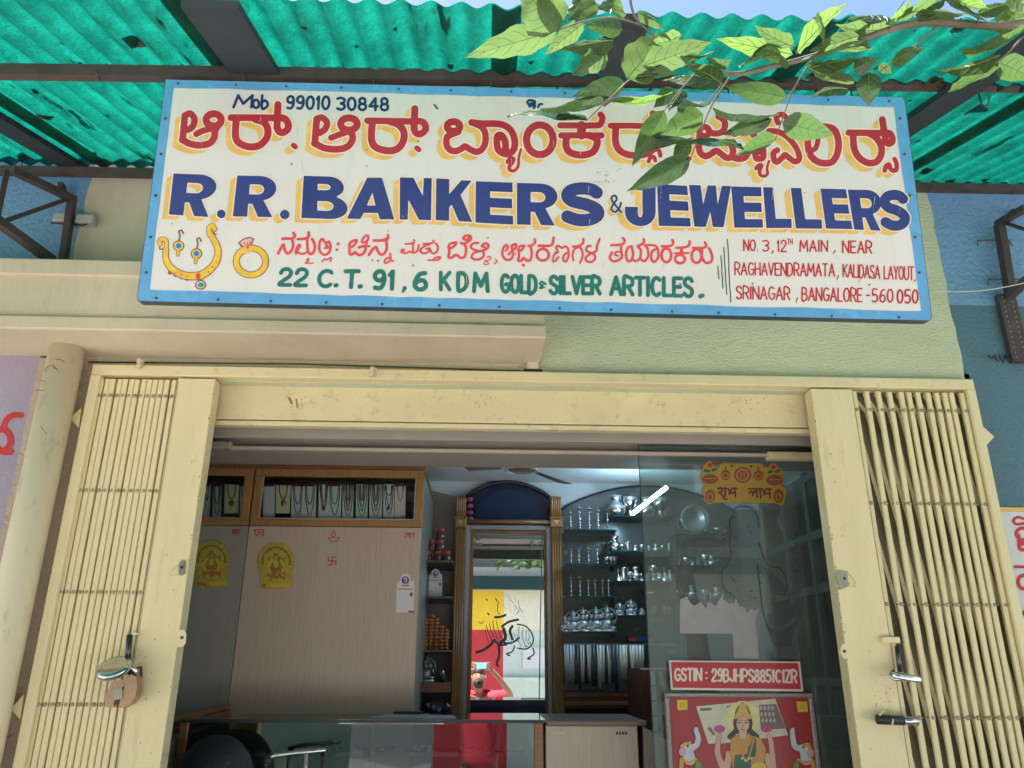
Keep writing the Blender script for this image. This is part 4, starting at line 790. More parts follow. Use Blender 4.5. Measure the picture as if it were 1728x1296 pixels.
MB().prism([P(x, y, -0.122) for x, y in ((193, 1182), (199, 1182), (194, 1191), (191, 1191))], (0, 0.003, 0)).build('keyhole', BLACK, bp_)
MB().tube([P(209, 1158, -0.117), P(204, 1175, -0.117), P(197, 1194, -0.117)], 0.0018, 5).build('seam', BLACK, bp_)
MB().tube([P(222, 1142, -0.09), P(229, 1128, -0.085), P(238, 1126, -0.07), P(238, 1140, -0.07), P(232, 1158, -0.07)], 0.006, 8).build('shackle', mat('rust_brown', (0.13, 0.05, 0.04), 0.7, .3, dirt=.5), bp_, True)
d2 = disc_lock(P(1530, 1143, -0.13), (math.radians(72), math.radians(12), 0), 'shiny disc padlock seen edge on under the right gate bolt', 'disc padlocks')
for o in d2.children: o.scale = (0.72, 0.3, 0.72)
for o in d2.children: o.rotation_euler = (math.radians(4), math.radians(10), 0)
MB().tube([P(1507, 1132, -0.08), P(1502, 1138, -0.1), P(1508, 1146, -0.11), P(1520, 1146, -0.11)], 0.007, 10).build('shackle', CHROME, d2, True)
cl = thing('cylinder_lock', 'black cylinder bolt lock with chrome tip lying across the right gate', 'lock', tuple(P(1515, 1220, -0.08)))
MB().tube([P(1480, 1214, -0.09), P(1524, 1216, -0.09)], 0.0165, 16).build('black_sleeve', BLACK, cl, True)
MB().tube([P(1524, 1216, -0.09), P(1548, 1217, -0.09)], 0.0155, 16).build('chrome_tip', CHROME, cl, True)
MB().tube([P(1484, 1208, -0.1), P(1490, 1200, -0.09), P(1500, 1203, -0.07), P(1507, 1214, -0.105), P(1506, 1223, -0.105)], 0.003, 6).build('wire_loop', CREAM2, cl, True)

# ---------------------------------------------------------------- rolling shutter box and beam above the opening
sb = thing('shutter_box', 'cream steel rolling shutter cover with flaking rust marks across the head of the opening', 'shutter box', (0, 0.08, P(860, 715, 0.08).z))
def wide(nm, y0, y1, Y, t, m_, x0=357, x1=1376, e=0.003, par=None):
    za, zb_ = P(860, y1, Y).z, P(860, y0, Y).z; xa_, xb_ = XLx + 0.02, XRx - 0.02
    return MB().bbox((xa_, Y, za), (xb_, Y + t, zb_), e).build(nm, m_, par)
o = wide('cover_plate', 648, 714, 0.05, 0.02, CREAM2, par=sb); wide('bottom_lip', 716, 724, 0.045, 0.04, CREAM2, par=sb)
MB().box((XLx + .02, 0.07, P(860, 714, 0.05).z), (XRx - .02, 0.30, P(860, 648, .05).z + 0.1)).build('housing', BLACK, sb)
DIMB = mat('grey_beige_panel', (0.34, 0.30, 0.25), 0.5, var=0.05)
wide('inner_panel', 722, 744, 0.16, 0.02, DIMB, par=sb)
zz = P(860, 762, 0.33).z
tp = thing('guide_pipe', 'horizontal cream pipe spanning the opening below the shutter slit', 'pipe', (0, 0.33, zz))
MB().bbox((P(385, 762, 0.33).x, 0.32, zz - 0.008), (P(1310, 762, 0.33).x, 0.345, zz + 0.009), 0.004).build('pipe_body', mat('pinkish_beige', (0.50, 0.40, 0.32), 0.5), tp)
MB().bbox((P(1298, 770, 0.3).x, 0.30, P(1340, 775, 0.3).z), (P(1376, 770, 0.3).x, 0.35, P(1340, 762, 0.3).z), 0.004).build('end_bracket', CREAM2, tp)
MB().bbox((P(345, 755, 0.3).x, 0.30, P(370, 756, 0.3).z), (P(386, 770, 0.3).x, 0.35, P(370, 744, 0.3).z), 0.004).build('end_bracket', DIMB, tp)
zib = P(860, 789, 0.70).z; ib_ = MB().box((-1.95, 0.38, zib), (2.0, 0.70, zib + .1)); ib_.box((-1.95, 0.40, zib + .1), (2.0, 0.70, 2.78))
tag(ib_.build('interior_lintel', mat('brownish_lintel', (0.36, 0.30, 0.25), 0.6, var=0.05)), kind='structure')
sp = ymap(0.05)
rk = Ink(); rs = random.Random(9)
for cx, w_, n in ((492, 10, 5), (520, 12, 4), (818, 18, 13), (1265, 26, 12), (1110, 4, 2)):
    for i in range(n): x = cx + rs.uniform(-w_, w_); y = 680 + rs.uniform(-14, 14) + (cx - 818) * 0.01; rk.S([(x, y), (x + rs.uniform(-2, 2), y + rs.uniform(-4, 4))], rs.uniform(0.35, 0.8), 0.3)
rk.S([(488, 672), (492, 680)], 2.2).S([(500, 674), (502, 688)], 1.4).mesh(sp, 0.0008, step=0.7).build('rust_marks', mat('rust_orange', (0.36, 0.17, 0.06), 0.8, var=.3), sb)
fl = Ink()
for i in range(90): x = rs.uniform(362, 1330); y = 646 + (x - 362) * 0.0125 + rs.uniform(-1, 1.5); fl.S([(x, y), (x + rs.uniform(3, 14), y + rs.uniform(-.5, 1))], rs.uniform(0.4, 1.3), 0.4)
fl.mesh(sp, 0.0012, step=0.8).build('flaked_edge', BLACK, sb)

# ---------------------------------------------------------------- cabinet with necklace windows
LAM = mat('beige_woodgrain_laminate', (0.46, 0.37, 0.295), 0.32, var=0.12, vs_=14, stretch=(6, 1, 0.35), spec=0.5)
LAM2 = mat('grey_laminate', (0.28, 0.27, 0.235), 0.3, var=0.06, vs_=8, stretch=(6, 1, 0.3))
WOOD = mat('brown_teak', (0.23, 0.10, 0.04), 0.35, var=0.3, vs_=10, stretch=(1, 1, 8), coat=0.3)
WOOD2 = mat('golden_teak', (0.32, 0.17, 0.06), 0.35, var=0.3, vs_=12, stretch=(8, 8, 1), coat=0.3)
DARKIN = mat('dark_interior', (0.06, 0.06, 0.06), 0.5)
CLEAR = glass('clear_glass', (0.93, 0.97, 0.95), 1.0)
YC = 1.0
cab = thing('wall_cabinet', 'tall beige laminate cabinet with glazed necklace windows along its top', 'cabinet', (P(560, 1100, YC).x, YC, ZS))
xm0 = P(407, 1000, YC).x; xm1 = P(706, 1000, YC).x; xl_ = -1.94
zf0 = P(560, 889, YC).z; zt = P(560, 792, YC).z
MB().bbox((xm0 + 0.0015, YC, ZS), (xm1, YC + 0.02, zf0), 0.002).build('door_panel', LAM, cab)
MB().bbox((xl_, YC + 0.004, ZS), (xm0 - 0.0015, YC + 0.024, zf0), 0.002).build('side_door_panel', LAM2, cab)['label'] = 'grey green laminate panel left of the seam'
MB().box((xl_, YC + 0.03, ZS), (xm1 - 0.001, YB - 0.002, zf0 - 0.02)).build('carcass', LAM2, cab)
MB().box((xm1 - 0.02, YC + 0.02, zf0 - 0.02), (xm1, YB - 0.002, zt)).build('side_wall', LAM2, cab)
MB().box((xl_, YC, zt), (xm1 + 0.008, YB - .002, zt + 0.02)).build('top_board', WOOD, cab)
MB().box((xl_, YC + 0.30, zf0), (xm1 - 0.02, YC + 0.31, zt)).build('case_back', mat('dusky_brown_backing', (0.16, 0.12, 0.10), 0.6), cab)
MB().box((xl_, YC + 0.02, zf0 - 0.001), (xm1 - 0.02, YC + 0.30, zf0 + 0.006)).build('case_floor', LAM, cab)
def wframe(x0, x1, z0, z1, f):
    m_ = MB(); m_.bbox((x0, YC - 0.012, z1 - f), (x1, YC + 0.015, z1), .003); m_.bbox((x0, YC - 0.012, z0), (x1, YC + 0.015, z0 + f * .8), .003)
    m_.bbox((x0, YC - 0.0125, z0 + f * .8), (x0 + f, YC + 0.0145, z1 - f), .003); m_.bbox((x1 - f, YC - 0.0125, z0 + f * .8), (x1, YC + 0.0145, z1 - f), .003)
    w_ = m_.build('window_frame', WOOD2, cab); MB().box((x0 + f, YC, z0 + f * .8), (x1 - f, YC + 0.004, z1 - f)).build('pane', CLEAR, w_)
    mm = MB(); mm.box((x0 + f, YC - 0.006, z0 + f * .8), (x1 - f, YC - 0.001, z0 + f * .8 + 0.008)); mm.box((x0 + f, YC - 0.006, z0 + f * .8 + .008), (x0 + f + 0.006, YC - 0.001, z1 - f)); mm.box((x1 - f - 0.006, YC - 0.006, z0 + f * .8 + .008), (x1 - f, YC - 0.001, z1 - f))
    mm.build('bead', mat('aluminium', (0.5, 0.5, 0.5), 0.35, 0.7, var=0), w_)
f_ = 0.042
wframe(xm0 + 0.004, xm1 + 0.006, zf0 + 0.002, zt - 0.001, f_); wframe(xl_, xm0 - 0.004, zf0 + 0.002, zt - 0.001, f_)
cm = ymap(YC)
rd = Ink((280, 740), 3.41)
rd.S([(505, 525), (565, 525)], 3).S([(515, 530), (512, 550), (525, 560)], 3).S([(530, 530), (530, 560)], 3).S([(545, 535), (542, 550), (555, 555)], 3).S([(560, 528), (560, 560)], 3)
rd.S([(1370, 545), (1430, 545)], 3).S([(1375, 565), (1395, 550), (1400, 568)], 3).S([(1408, 548), (1408, 570)], 3).S([(1425, 548), (1425, 570)], 3)
rd.S([(378, 525), (428, 525)], 3).S([(385, 530), (390, 550), (400, 535)], 3).S([(408, 528), (405, 555)], 3).S([(422, 528), (418, 560)], 3)
rd.S([(935, 570), (950, 592), (980, 592), (995, 570)], 3).S([(935, 570), (995, 570)], 2).S([(965, 530), (952, 555), (965, 565), (978, 552), (965, 530)], 2.5)
rd.S([(935, 685), (935, 705), (978, 705), (978, 725)], 3.4, sm=False).S([(978, 682), (955, 682), (955, 727), (932, 727)], 3.4, sm=False)
rd.mesh(cm, 0.001, step=0.5).build('red_stencil', mat('stencil_red', (0.42, 0.05, 0.035), 0.5), cab)
fd = Ink((280, 740), 3.41)
for i in range(14): x = 1000 + random.gauss(0, 40); y = 970 + random.gauss(0, 22); fd.S([(x, y), (x + random.uniform(-8, 8), y + random.uniform(-5, 5))], 2)
# gold stickers
def gold_sticker(cx, cy, nm_l, bright):
    t = thing('gold_sticker', nm_l, 'sticker', tuple(P(cx, cy + 40, YC - 0.004)), 'gold deity cut-outs on the cabinet')
    ol_ = []
    for i in range(44):
        a = PI * (0.92 + 1.16 * i / 43); r = 31 + 1.6 * math.cos(i * PI); ol_.append((cx + r * math.cos(a), cy - 8 + (r + 2) * math.sin(a)))
    ol_ += [(cx + 27, cy + 22), (cx + 29, cy + 36), (cx + 18, cy + 35), (cx + 10, cy + 40), (cx - 8, cy + 37), (cx - 14, cy + 40), (cx - 27, cy + 36), (cx - 26, cy + 20)]
    G_ = mat('gold_foil', (0.46, 0.36, 0.06), 0.4, .2, var=0.25, vs_=60, bump=.003, bs=160); MB().prism([P(x, y, YC - 0.004) for x, y in ol_], (0, 0.003, 0)).build('foil', G_, t)
    d = Ink(); r_ = random.Random(cx)
    for i in range(22): a = PI * (0.95 + 1.1 * i / 21); d.D(cx + 23 * math.cos(a), cy - 8 + 24 * math.sin(a), 2.2)
    for i in range(34): d.S([(cx + r_.uniform(-15, 15), cy + r_.uniform(-18, 20)), (cx + r_.uniform(-15, 15), cy + r_.uniform(-12, 24))], 1.0)  # flat dark dabs painted in as relief shading
    d.S([(cx - 6, cy - 14), (cx, cy - 22), (cx + 6, cy - 14)], 2).mesh(ymap(YC - 0.004), 0.0008, step=0.8).build('painted_relief_dark', mat('olive_gold', (0.22, 0.17, 0.03), 0.5), t)
    e_ = Ink().S([(cx - 12, cy + 14), (cx - 4, cy + 8), (cx, cy + 18), (cx + 8, cy + 8), (cx + 12, cy + 16)], 3).D(cx, cy + 12, 5, 6).S([(cx - 22, cy + 32), (cx - 10, cy + 34)], 2.4)
    e_.mesh(ymap(YC - 0.004), 0.0014, step=0.8).build('relief_red', mat('brick_foil', (0.36, 0.14, 0.04), 0.4), t)
    y_ = Ink(); [y_.S([(cx + r_.uniform(-21, 21), cy + r_.uniform(-24, 24)) for _q in (0,)] * 1 + [], 1.2) for _i in range(46)]; [y_.S([(cx + s * 8, cy - 10), (cx + s * 13, cy), (cx + s * 11, cy + 8)], 2.4) for s in (-1, 1)]; y_.D(cx, cy - 4, 4.5, 6).S([(cx - 14 + 14 * bright, cy + 32), (cx + 22, cy + 31)], 3.5)  # flat bright dabs painted in as relief glints
    y_.mesh(ymap(YC - 0.004), 0.0018, step=0.8).build('painted_relief_bright', mat('bright_gold', (0.62, 0.47, 0.06), 0.35, .2), t)
gold_sticker(357, 953, 'gold foil deity sticker on the grey panel left of the seam', 1); gold_sticker(466, 956, 'gold foil deity sticker on the beige panel right of the seam', 0)
# payment cards: code left out
def pay_card(cx, cy, Y, s, label):
    t = thing('payment_card', label, 'card', tuple(P(cx, cy + 34 * s, Y)), 'purple topped payment cards')
    ol_ = [(cx - 16 * s, cy + 31 * s), (cx - 14 * s, cy - 20 * s), (cx - 9 * s, cy - 22 * s)] + [(cx + 9 * s * math.cos(a), cy - 24 * s + 10 * s * math.sin(a)) for a in [PI + PI * i / 8 for i in range(9)]] + [(cx + 15 * s, cy - 20 * s), (cx + 14 * s, cy + 32 * s)]
    MB().prism([P(x, y, Y) for x, y in ol_], (0, 0.003, 0)).build('card_body', WHITEP, t); mp_ = ymap(Y)
    Ink().D(cx, cy - 23 * s, 6.5 * s).mesh(mp_, 0.001, step=.6).build('logo_disc', mat('logo_purple', (0.13, 0.04, 0.26), 0.4), t)
    Ink().S([(cx - 2.5 * s, cy - 26 * s), (cx + 2 * s, cy - 26 * s), (cx + 1 * s, cy - 19 * s)], .8 * s).S([(cx - 2 * s, cy - 23 * s), (cx + 3 * s, cy - 23 * s)], .7 * s).mesh(mp_, 0.0016, step=.5).build('logo_mark', WHITEP, t)
    Ink().S([(cx - 12 * s, cy - 8 * s), (cx + 12 * s, cy - 7.5 * s)], 1.1 * s).mesh(mp_, 0.001, step=.6).build('orange_line', mat('line_orange', (0.62, 0.25, 0.06), 0.5), t)
    Ink().S([(cx - 6 * s, cy - 14 * s), (cx + 6 * s, cy - 14 * s)], 1.0 * s).mesh(mp_, 0.001, step=.6).build('wording', mat('line_grey', (0.2, 0.16, 0.25), 0.5), t)
    p_ = Ink().D(cx + 10 * s, cy + 1 * s, 3 * s, 4 * s).S([(cx + 7 * s, cy + 30 * s), (cx + 13 * s, cy + 31 * s)], 2 * s); p_.mesh(mp_, 0.001, step=.6).build('portrait', mat('print_brown', (0.24, 0.10, 0.08), 0.5), t)
pay_card(684, 1002, YC - 0.004, 1.0, 'white payment card with purple round logo taped to the beige cabinet'); pay_card(735, 985, 1.62, 0.74, 'smaller payment card with purple round logo standing in the niche shelf')
# necklace cards
CH = mat('oxidised_silver_chain', (0.16, 0.16, 0.18), 0.35, 0.7, var=0.2); GC = mat('gold_chain', (0.62, 0.30, 0.04), 0.3, 0.8, var=0.1)
cards = [(232, 16, 0, 'w'), (290, 20, 1, 'w'), (375, 40, 2, 'c'), (440, 14, 0, 'w'), (590, 28, 3, 'w'), (672, 40, 2, 'c'), (755, 30, 1, 'w'), (825, 30, 1, 'w'), (905, 24, 4, 'w'), (968, 32, 1, 'b'), (1045, 26, 5, 'w'), (1125, 28, 5, 'b'), (1205, 30, 5, 'w'), (1280, 26, 6, 'w'), (1345, 26, 0, 'p')]
desc = {0: 'pale empty looking display card', 1: 'grey card with two looped black chains', 2: 'cream card with a gold pendant necklace', 3: 'grey card with red top strip', 4: 'grey card with red and brown beads', 5: 'grey card crowded with dark chains', 6: 'card with bright silver chain'}
for i, (cx, w_, kd, ck) in enumerate(cards):
    w_ = w_ * 1.18 if ck != 'c' else w_
    left = i < 4; n_ = i + 1 if left else i - 3
    ordn = ['first', 'second', 'third', 'fourth', 'fifth', 'sixth', 'seventh', 'eighth', 'ninth', 'tenth', 'eleventh'][n_ - 1]
    base = P(280 + cx / 3.41, 740 + 465 / 3.41, YC + 0.055)
    t = thing('necklace_card', '%s, %s from the left in the %s cabinet window' % (desc[kd], ordn, 'left' if left else 'main'), 'necklace display', tuple(base), 'necklace cards in the cabinet windows')
    def Q(x, y, o=0.0): return P(280 + x / 3.41, 740 + y / 3.41, YC + 0.055 - o)
    mC = {'w': mat('lilac_grey_card', (0.76, 0.76, 0.82), 0.5), 'c': mat('cream_card', (0.80, 0.80, 0.56), 0.5), 'b': mat('pale_blue_card', (0.62, 0.80, 0.82), 0.5), 'p': mat('pink_grey_card', (0.75, 0.62, 0.60), 0.5)}[ck]
    MB().prism([Q(cx - w_, 460 - (30 if ck == 'c' else 0)), Q(cx + w_, 460 - (30 if ck == 'c' else 0)), Q(cx + w_ + 4, 262 + (i * 7) % 9), Q(cx - w_ + 4, 262 + (i * 5) % 9)], (0, 0.012, 0)).build('card', mC, t)
    if kd in (3, 1, 0) and ck != 'c': MB().prism([Q(cx - w_, 275, .002), Q(cx + w_, 275, .002), Q(cx + w_, 262, .002), Q(cx - w_, 262, .002)], (0, 0.002, 0)).build('red_strip', mat('maroon_strip', (0.2, 0.02, 0.04), 0.5), t)
    loops = {0: [(0.5, 90)], 1: [(0.55, 110), (0.75, 170)], 2: [(0.6, 80)], 3: [], 4: [(0.4, 100), (0.6, 150), (0.75, 120)], 5: [(0.35, 150), (0.6, 120), (0.85, 180), (0.2, 90)], 6: [(0.5, 120), (0.8, 170), (0.6, 60)]}[kd]
    for (ww, dp_) in loops:
        pts = [Q(cx + w_ * ww * math.cos(a) + 3, 268 + dp_ * math.sin(a), 0.006) for a in [PI * j / 12 for j in range(13)]]
        MB().tube(pts, 0.0022 if kd != 2 else 0.0035, 5).build('chain', GC if kd == 2 else CH, t, True)
    if kd == 2: MB().ball(Q(cx + 3, 372, 0.008), (0.014, 0.004, 0.018), 8, 6).build('pendant', GC, t, True)
    if kd == 6 or kd == 4: MB().ball(Q(cx, 400, 0.008), (0.007, 0.004, 0.012), 8, 6).build('pendant', mat('ruby_red', (0.35, 0.02, 0.03), 0.2), t, True)
# ---------------------------------------------------------------- pilasters, arches, mirror door
YP = 1.80
def pilaster(x0, x1, label):
    a, b, c, d = R4(x0, 838, x1, 1215, YP); t = thing('fluted_pilaster', label, 'pilaster', ((a + b) / 2, YP, ZS), 'fluted wooden pilasters')
    c = ZS; w = b - a; z1_ = P((x0 + x1) / 2, 882, YP).z
    MB().box((a, YP + 0.012, c), (b, YB, z1_ - 0.03)).build('shaft', WOOD2, t)
    m_ = MB()
    for i in range(4): x = a + w * (0.14 + 0.24 * i); m_.tube([(x, YP + 0.010, c), (x, YP + 0.010, z1_ - 0.03)], w * 0.09, 8)
    m_.build('fluting', WOOD2, t, True)
    MB().bbox((a - 0.006, YP - 0.012, z1_ - 0.03), (b + 0.006, YB, z1_ + 0.025), 0.006).build('block', WOOD2, t)
    MB().bbox((a - 0.012, YP - 0.018, z1_ + 0.025), (b + 0.012, YB, z1_ + 0.035), 0.003).build('neck_moulding', WOOD2, t)
    m_ = MB(); zz_ = z1_ + 0.035
    for i in range(5): x = a + w * (0.1 + 0.2 * i); m_.tube([(x, YP + 0.02, zz_), (x, YP + 0.005, zz_ + 0.06), (x, YP - 0.012, zz_ + 0.10), (x, YP - 0.016, d - 0.002)], w * 0.11, 8)
    m_.box((a, YP + 0.02, zz_), (b, YB, d)); m_.build('fluted_capital', WOOD2, t, True)
    MB().prism([Vector((a + w * .5 + s * w * .28, YP - 0.014, z1_ + q)) for s, q in ((-1, 0.012), (1, .012), (0, -0.012))], (0, 0.003, 0)).build('inlay', mat('pale_inlay', (0.5, 0.4, 0.24), 0.4), t)
    return a, b
PLa, PLb = pilaster(765, 782, 'left fluted teak pilaster between the bangle niche and the mirror door')
PRa, PRb = pilaster(932, 950, 'right fluted teak pilaster between the mirror door and the silver shelves')
def arch(nm, x0, x1, ybase, ytop, Y, t_, m_, par=None, kd=None):
    xa_, xb_ = P(x0, (ybase + ytop) / 2, Y).x, P(x1, (ybase + ytop) / 2, Y).x; zb_ = P((x0 + x1) / 2, ybase, Y).z; zt_ = P((x0 + x1) / 2, ytop, Y).z
    return xa_, xb_, zb_, zt_
NVP = mat('dark_navy_lacquer', (0.008, 0.014, 0.045), 0.16, var=0.1, coat=0.3)
xa_, xb_ = PLb, PRa; z_b = P(857, 882, 1.86).z; z_s = P(857, 838, 1.86).z; z_t = P(857, 812, 1.86).z
pts = [(xa_, z_b), (xb_, z_b)] + [(xb_ + (xa_ - xb_) * i / 20, z_s + (z_t - z_s) * math.sin(PI * i / 20) ** 0.75) for i in range(21)]
na = thing('arched_niche_panel', 'dark navy arched panel above the mirror door', 'arch panel', ((xa_ + xb_) / 2, 1.88, z_b))
MB().prism([Vector((x, 1.90, z)) for x, z in pts], (0, 0.049, 0)).build('panel', NVP, na)
rim = [Vector((xb_ + (xa_ - xb_) * i / 24, 1.885, z_s + (z_t - z_s) * math.sin(PI * i / 24) ** 0.75)) for i in range(25)]
MB().tube(rim, 0.012, 8).build('arch_rim', BLACK, na, True)
MB().prism([Vector((xa_ + (xb_ - xa_) * u, 1.899, z_b + 0.006 + (z_t - z_b - 0.05) * v)) for u, v in [(0.12, 0), (0.94, 0)] + [(0.94 - 0.82 * i / 16, 0.45 + 0.55 * math.sin(PI * i / 16)) for i in range(17)]], (0, 0.003, 0)).build('inner_panel', mat('blue_navy_lacquer', (0.012, 0.026, 0.075), 0.2, coat=.3), na)
MB().tube([(xa_, YP + 0.01, z_b - 0.003), (xb_, YP + 0.01, z_b - 0.003)], 0.014, 12).build('sill_moulding', WOOD, na, True)
pk = thing('pink_packet_stack', 'stack of pink plastic wrapped packets on the ledge left of the navy arch', 'packets', tuple(P(792, 880, 1.84)))
for i in range(4):
    c0 = P(793, 876 - i * 11, 1.84); MB().ball(c0, (0.024, 0.03, 0.017), 12, 8).build('packet', mat('pink_wrap', (0.33, 0.06, 0.16), 0.25, var=.3, vs_=30), pk, True)
# mirror door
md = thing('mirror_door', 'narrow mirror door in grey frame with an etched lion design between the pilasters', 'mirror door', ((PLb + PRa) / 2, 1.86, ZS))
AL = mat('grey_door_frame', (0.30, 0.30, 0.31), 0.4, 0.2, var=.05)
zd = z_b - 0.02; fw = 0.030
MB().bbox((PLb + .001, 1.83, ZS), (PLb + fw, 1.90, zd), .003).build('frame_post', AL, md); MB().bbox((PRa - fw, 1.83, ZS), (PRa - .001, 1.90, zd), .003).build('frame_post', AL, md); MB().bbox((PLb + fw + .001, 1.83, zd - fw), (PRa - fw - .001, 1.90, zd), .003).build('frame_head', AL, md)
a, b = PLb + fw + .001, PRa - fw - .001; w2 = 0.022; zt2 = zd - fw - .001
MB().bbox((a, 1.845, ZS), (a + w2, 1.89, zt2), .002).build('wood_stile', WOOD, md); MB().bbox((b - w2 * .6, 1.845, ZS), (b, 1.89, zt2), .002).build('wood_stile', WOOD, md); MB().bbox((a + w2 + .001, 1.845, zt2 - w2), (b - w2 * .6 - .001, 1.89, zt2), .002).build('wood_rail', WOOD, md)
MIR = mat('silvered_mirror', (0.86, 0.88, 0.87), 0.012, 1.0, var=0)
zk0, zk1 = P(860, 1207, 1.86).z, P(860, 1181, 1.86).z
m_a, m_b = a + w2 + .001, b - w2 * .6 - .001
MB().box((m_a, 1.86, ZS), (m_b, 1.87, zt2 - w2 - .001)).build('mirror_glass', MIR, md)
MB().box((m_a, 1.85, zk0), (m_b, 1.859, zk1)).build('dark_rail', NVP, md)
mmap = ymap(1.86)
gl1 = Ink()
for x in (797, 915): gl1.S([(x, 899), (x - 3, 1040), (x - 5, 1178)], 0.9)
gl1.S([(790, 908), (921, 909)], 0.8).S([(797, 903), (915, 903)], 0.8)
r_ = random.Random(5)
for cx in (806, 904):
    for i in range(9): x = cx + r_.uniform(-7, 7); y = 914 + r_.uniform(-7, 7); gl1.S([(x - 3, y), (x, y + r_.uniform(-4, 4)), (x + 3, y)], 0.9)
gl1.mesh(mmap, 0.001, step=.6).build('etched_border', mat('etched_grey', (0.13, 0.15, 0.15), 0.5, var=0), md)
L_ = Ink((660, 980), 5.184)     # generic etched big cat with rider flourish
for q_, r0 in (([(975, 540), (1050, 545), (1120, 500)], 12), ([(1105, 380), (1180, 400), (1235, 470), (1240, 540), (1190, 595), (1110, 590)], 10), ([(1120, 400), (1110, 500), (1140, 580)], 6), ([(1150, 410), (1150, 500), (1180, 580)], 6), ([(1185, 430), (1180, 500), (1205, 560)], 6), ([(1215, 470), (1205, 520), (1225, 560)], 6),
               ([(1080, 570), (1060, 620), (1010, 640), (1040, 655)], 10), ([(1240, 590), (1250, 640), (1195, 680), (1220, 685)], 10), ([(900, 520), (860, 570), (800, 610), (750, 625)], 16), ([(880, 510), (840, 560), (790, 590)], 5), ([(940, 560), (945, 650), (925, 720), (935, 745)], 14), ([(900, 520), (950, 560), (1010, 560)], 12),
               ([(830, 390), (850, 450), (880, 520)], 7), ([(860, 370), (875, 440), (900, 500)], 7), ([(890, 350), (900, 420), (925, 500)], 7), ([(920, 350), (935, 420), (960, 500)], 7), ([(820, 420), (835, 480), (850, 540)], 6), ([(985, 420), (1000, 500), (960, 540)], 18), ([(1060, 400), (1040, 440), (1060, 510)], 16), ([(970, 400), (1030, 360), (1110, 340)], 14), ([(910, 320), (960, 315), (1000, 300)], 14),
               ([(1000, 130), (980, 200), (1010, 260)], 5), ([(1040, 120), (1030, 200), (1050, 280)], 5), ([(1080, 130), (1090, 210), (1070, 290)], 5), ([(1110, 170), (1120, 250), (1090, 300)], 6), ([(1010, 160), (1050, 180), (1090, 160)], 4), ([(1000, 220), (1050, 240), (1100, 220)], 4), ([(890, 100), (880, 180), (900, 250)], 4),
               ([(940, 180), (930, 260), (950, 290)], 7), ([(830, 160), (845, 170)], 8), ([(915, 155), (925, 175)], 9), ([(770, 360), (790, 375), (810, 355)], 7), ([(845, 285), (855, 295)], 10), ([(750, 315), (770, 300)], 4), ([(800, 300), (815, 290)], 4), ([(1130, 240), (1150, 280)], 6), ([(1160, 300), (1150, 320)], 5), ([(1180, 230), (1190, 215)], 5), ([(985, 20), (1010, 70), (1060, 60)], 5), ([(890, 30), (880, 100)], 4)): L_.S(q_, r0)
for i in range(7): L_.S([(1105 + i * 19, 385 + i * 7), (1100 + i * 20, 470 + i * 8), (1120 + i * 17, 560 + i * 4)], 5)
for i in range(7): L_.S([(905 + i * 28, 500 - i * 8), (930 + i * 26, 530 - i * 6), (975 + i * 22, 560 - i * 4)], 6)
for i in range(9): L_.S([(835 + i * 17, 370 + (i % 3) * 8), (850 + i * 15, 430), (868 + i * 12, 500)], 3.5)
for i in range(14): L_.S([(1000 + (i * 37) % 130, 110 + (i * 53) % 190), (1012 + (i * 37) % 130, 124 + (i * 53) % 190)], 5)
L_.mesh(mmap, 0.001, grow=-.75, step=.5).build('etched_lion', mat('etched_dark', (0.05, 0.07, 0.07), 0.5, var=0), md)

# ---------------------------------------------------------------- niche with bangles and idols
nx0, nx1 = xm1 + 0.002, PLa - 0.001
ni = thing('niche_shelves', 'narrow grey niche with open shelves between the cabinet and the left pilaster', 'shelf unit', ((nx0 + nx1) / 2, YB - 0.01, ZS))
NG = mat('niche_grey_laminate', (0.22, 0.20, 0.19), 0.5, var=.05)
ztn = P(740, 825, 1.9).z
MB().prism([Vector((nx0 - .1, YB - 0.01, ZS)), Vector((nx1, YB - 0.01, ZS)), Vector((nx1, YB - 0.01, P(765, 838, 1.93).z)), Vector((nx0 - .1, YB - .01, P(722, 822, 1.93).z))], (0, 0.009, 0)).build('back_panel', NG, ni)
zs_n = {}
for nm, y in (('a', 947), ('b', 1007), ('c', 1097)):
    z = P(735, y, 1.55).z; zs_n[nm] = z; MB().bbox((nx0 - .1, 1.50, z - 0.012), (nx1, YB - 0.011, z), .002).build('shelf', mat('shelf_dark_edge', (0.10, 0.09, 0.08), 0.4), ni)
z = P(735, 1152, 1.5).z; zs_n['d'] = z; MB().bbox((nx0 - .1, 1.45, z - 0.05), (nx1, YB - 0.011, z), .004).build('wooden_shelf', WOOD, ni)
def cans():
    n_ = 0
    for (px_, lv) in ((722, 0), (739, 0), (754, 0), (728, 1), (742, 1), (742, 2)):
        x = P(px_, 930, 1.62).x; z0 = zs_n['a'] + lv * 0.068
        t = thing('red_jar', 'small red capped glass jar, %s in the niche pile of jars' % ['bottom row left', 'bottom row middle', 'bottom row right', 'second row left', 'second row right', 'topmost'][n_], 'jar', (x, 1.62, z0), 'jars in the niche'); n_ += 1
        MB().lathe((x, 1.62, z0), [(0.022, 0), (0.025, 0.01), (0.025, 0.042), (0.02, 0.048)], 14).build('jar_body', mat('dusky_red_jar', (0.13, 0.05, 0.05), 0.15), t, True)
        MB().lathe((x, 1.62, z0 + 0.048), [(0.022, 0), (0.022, 0.018)], 14).build('cap', mat('red_cap', (0.33, 0.06, 0.06), 0.3), t)
cans()
bgc = mat('orange_bangle', (0.33, 0.13, 0.035), 0.3, 0.2, var=.2)
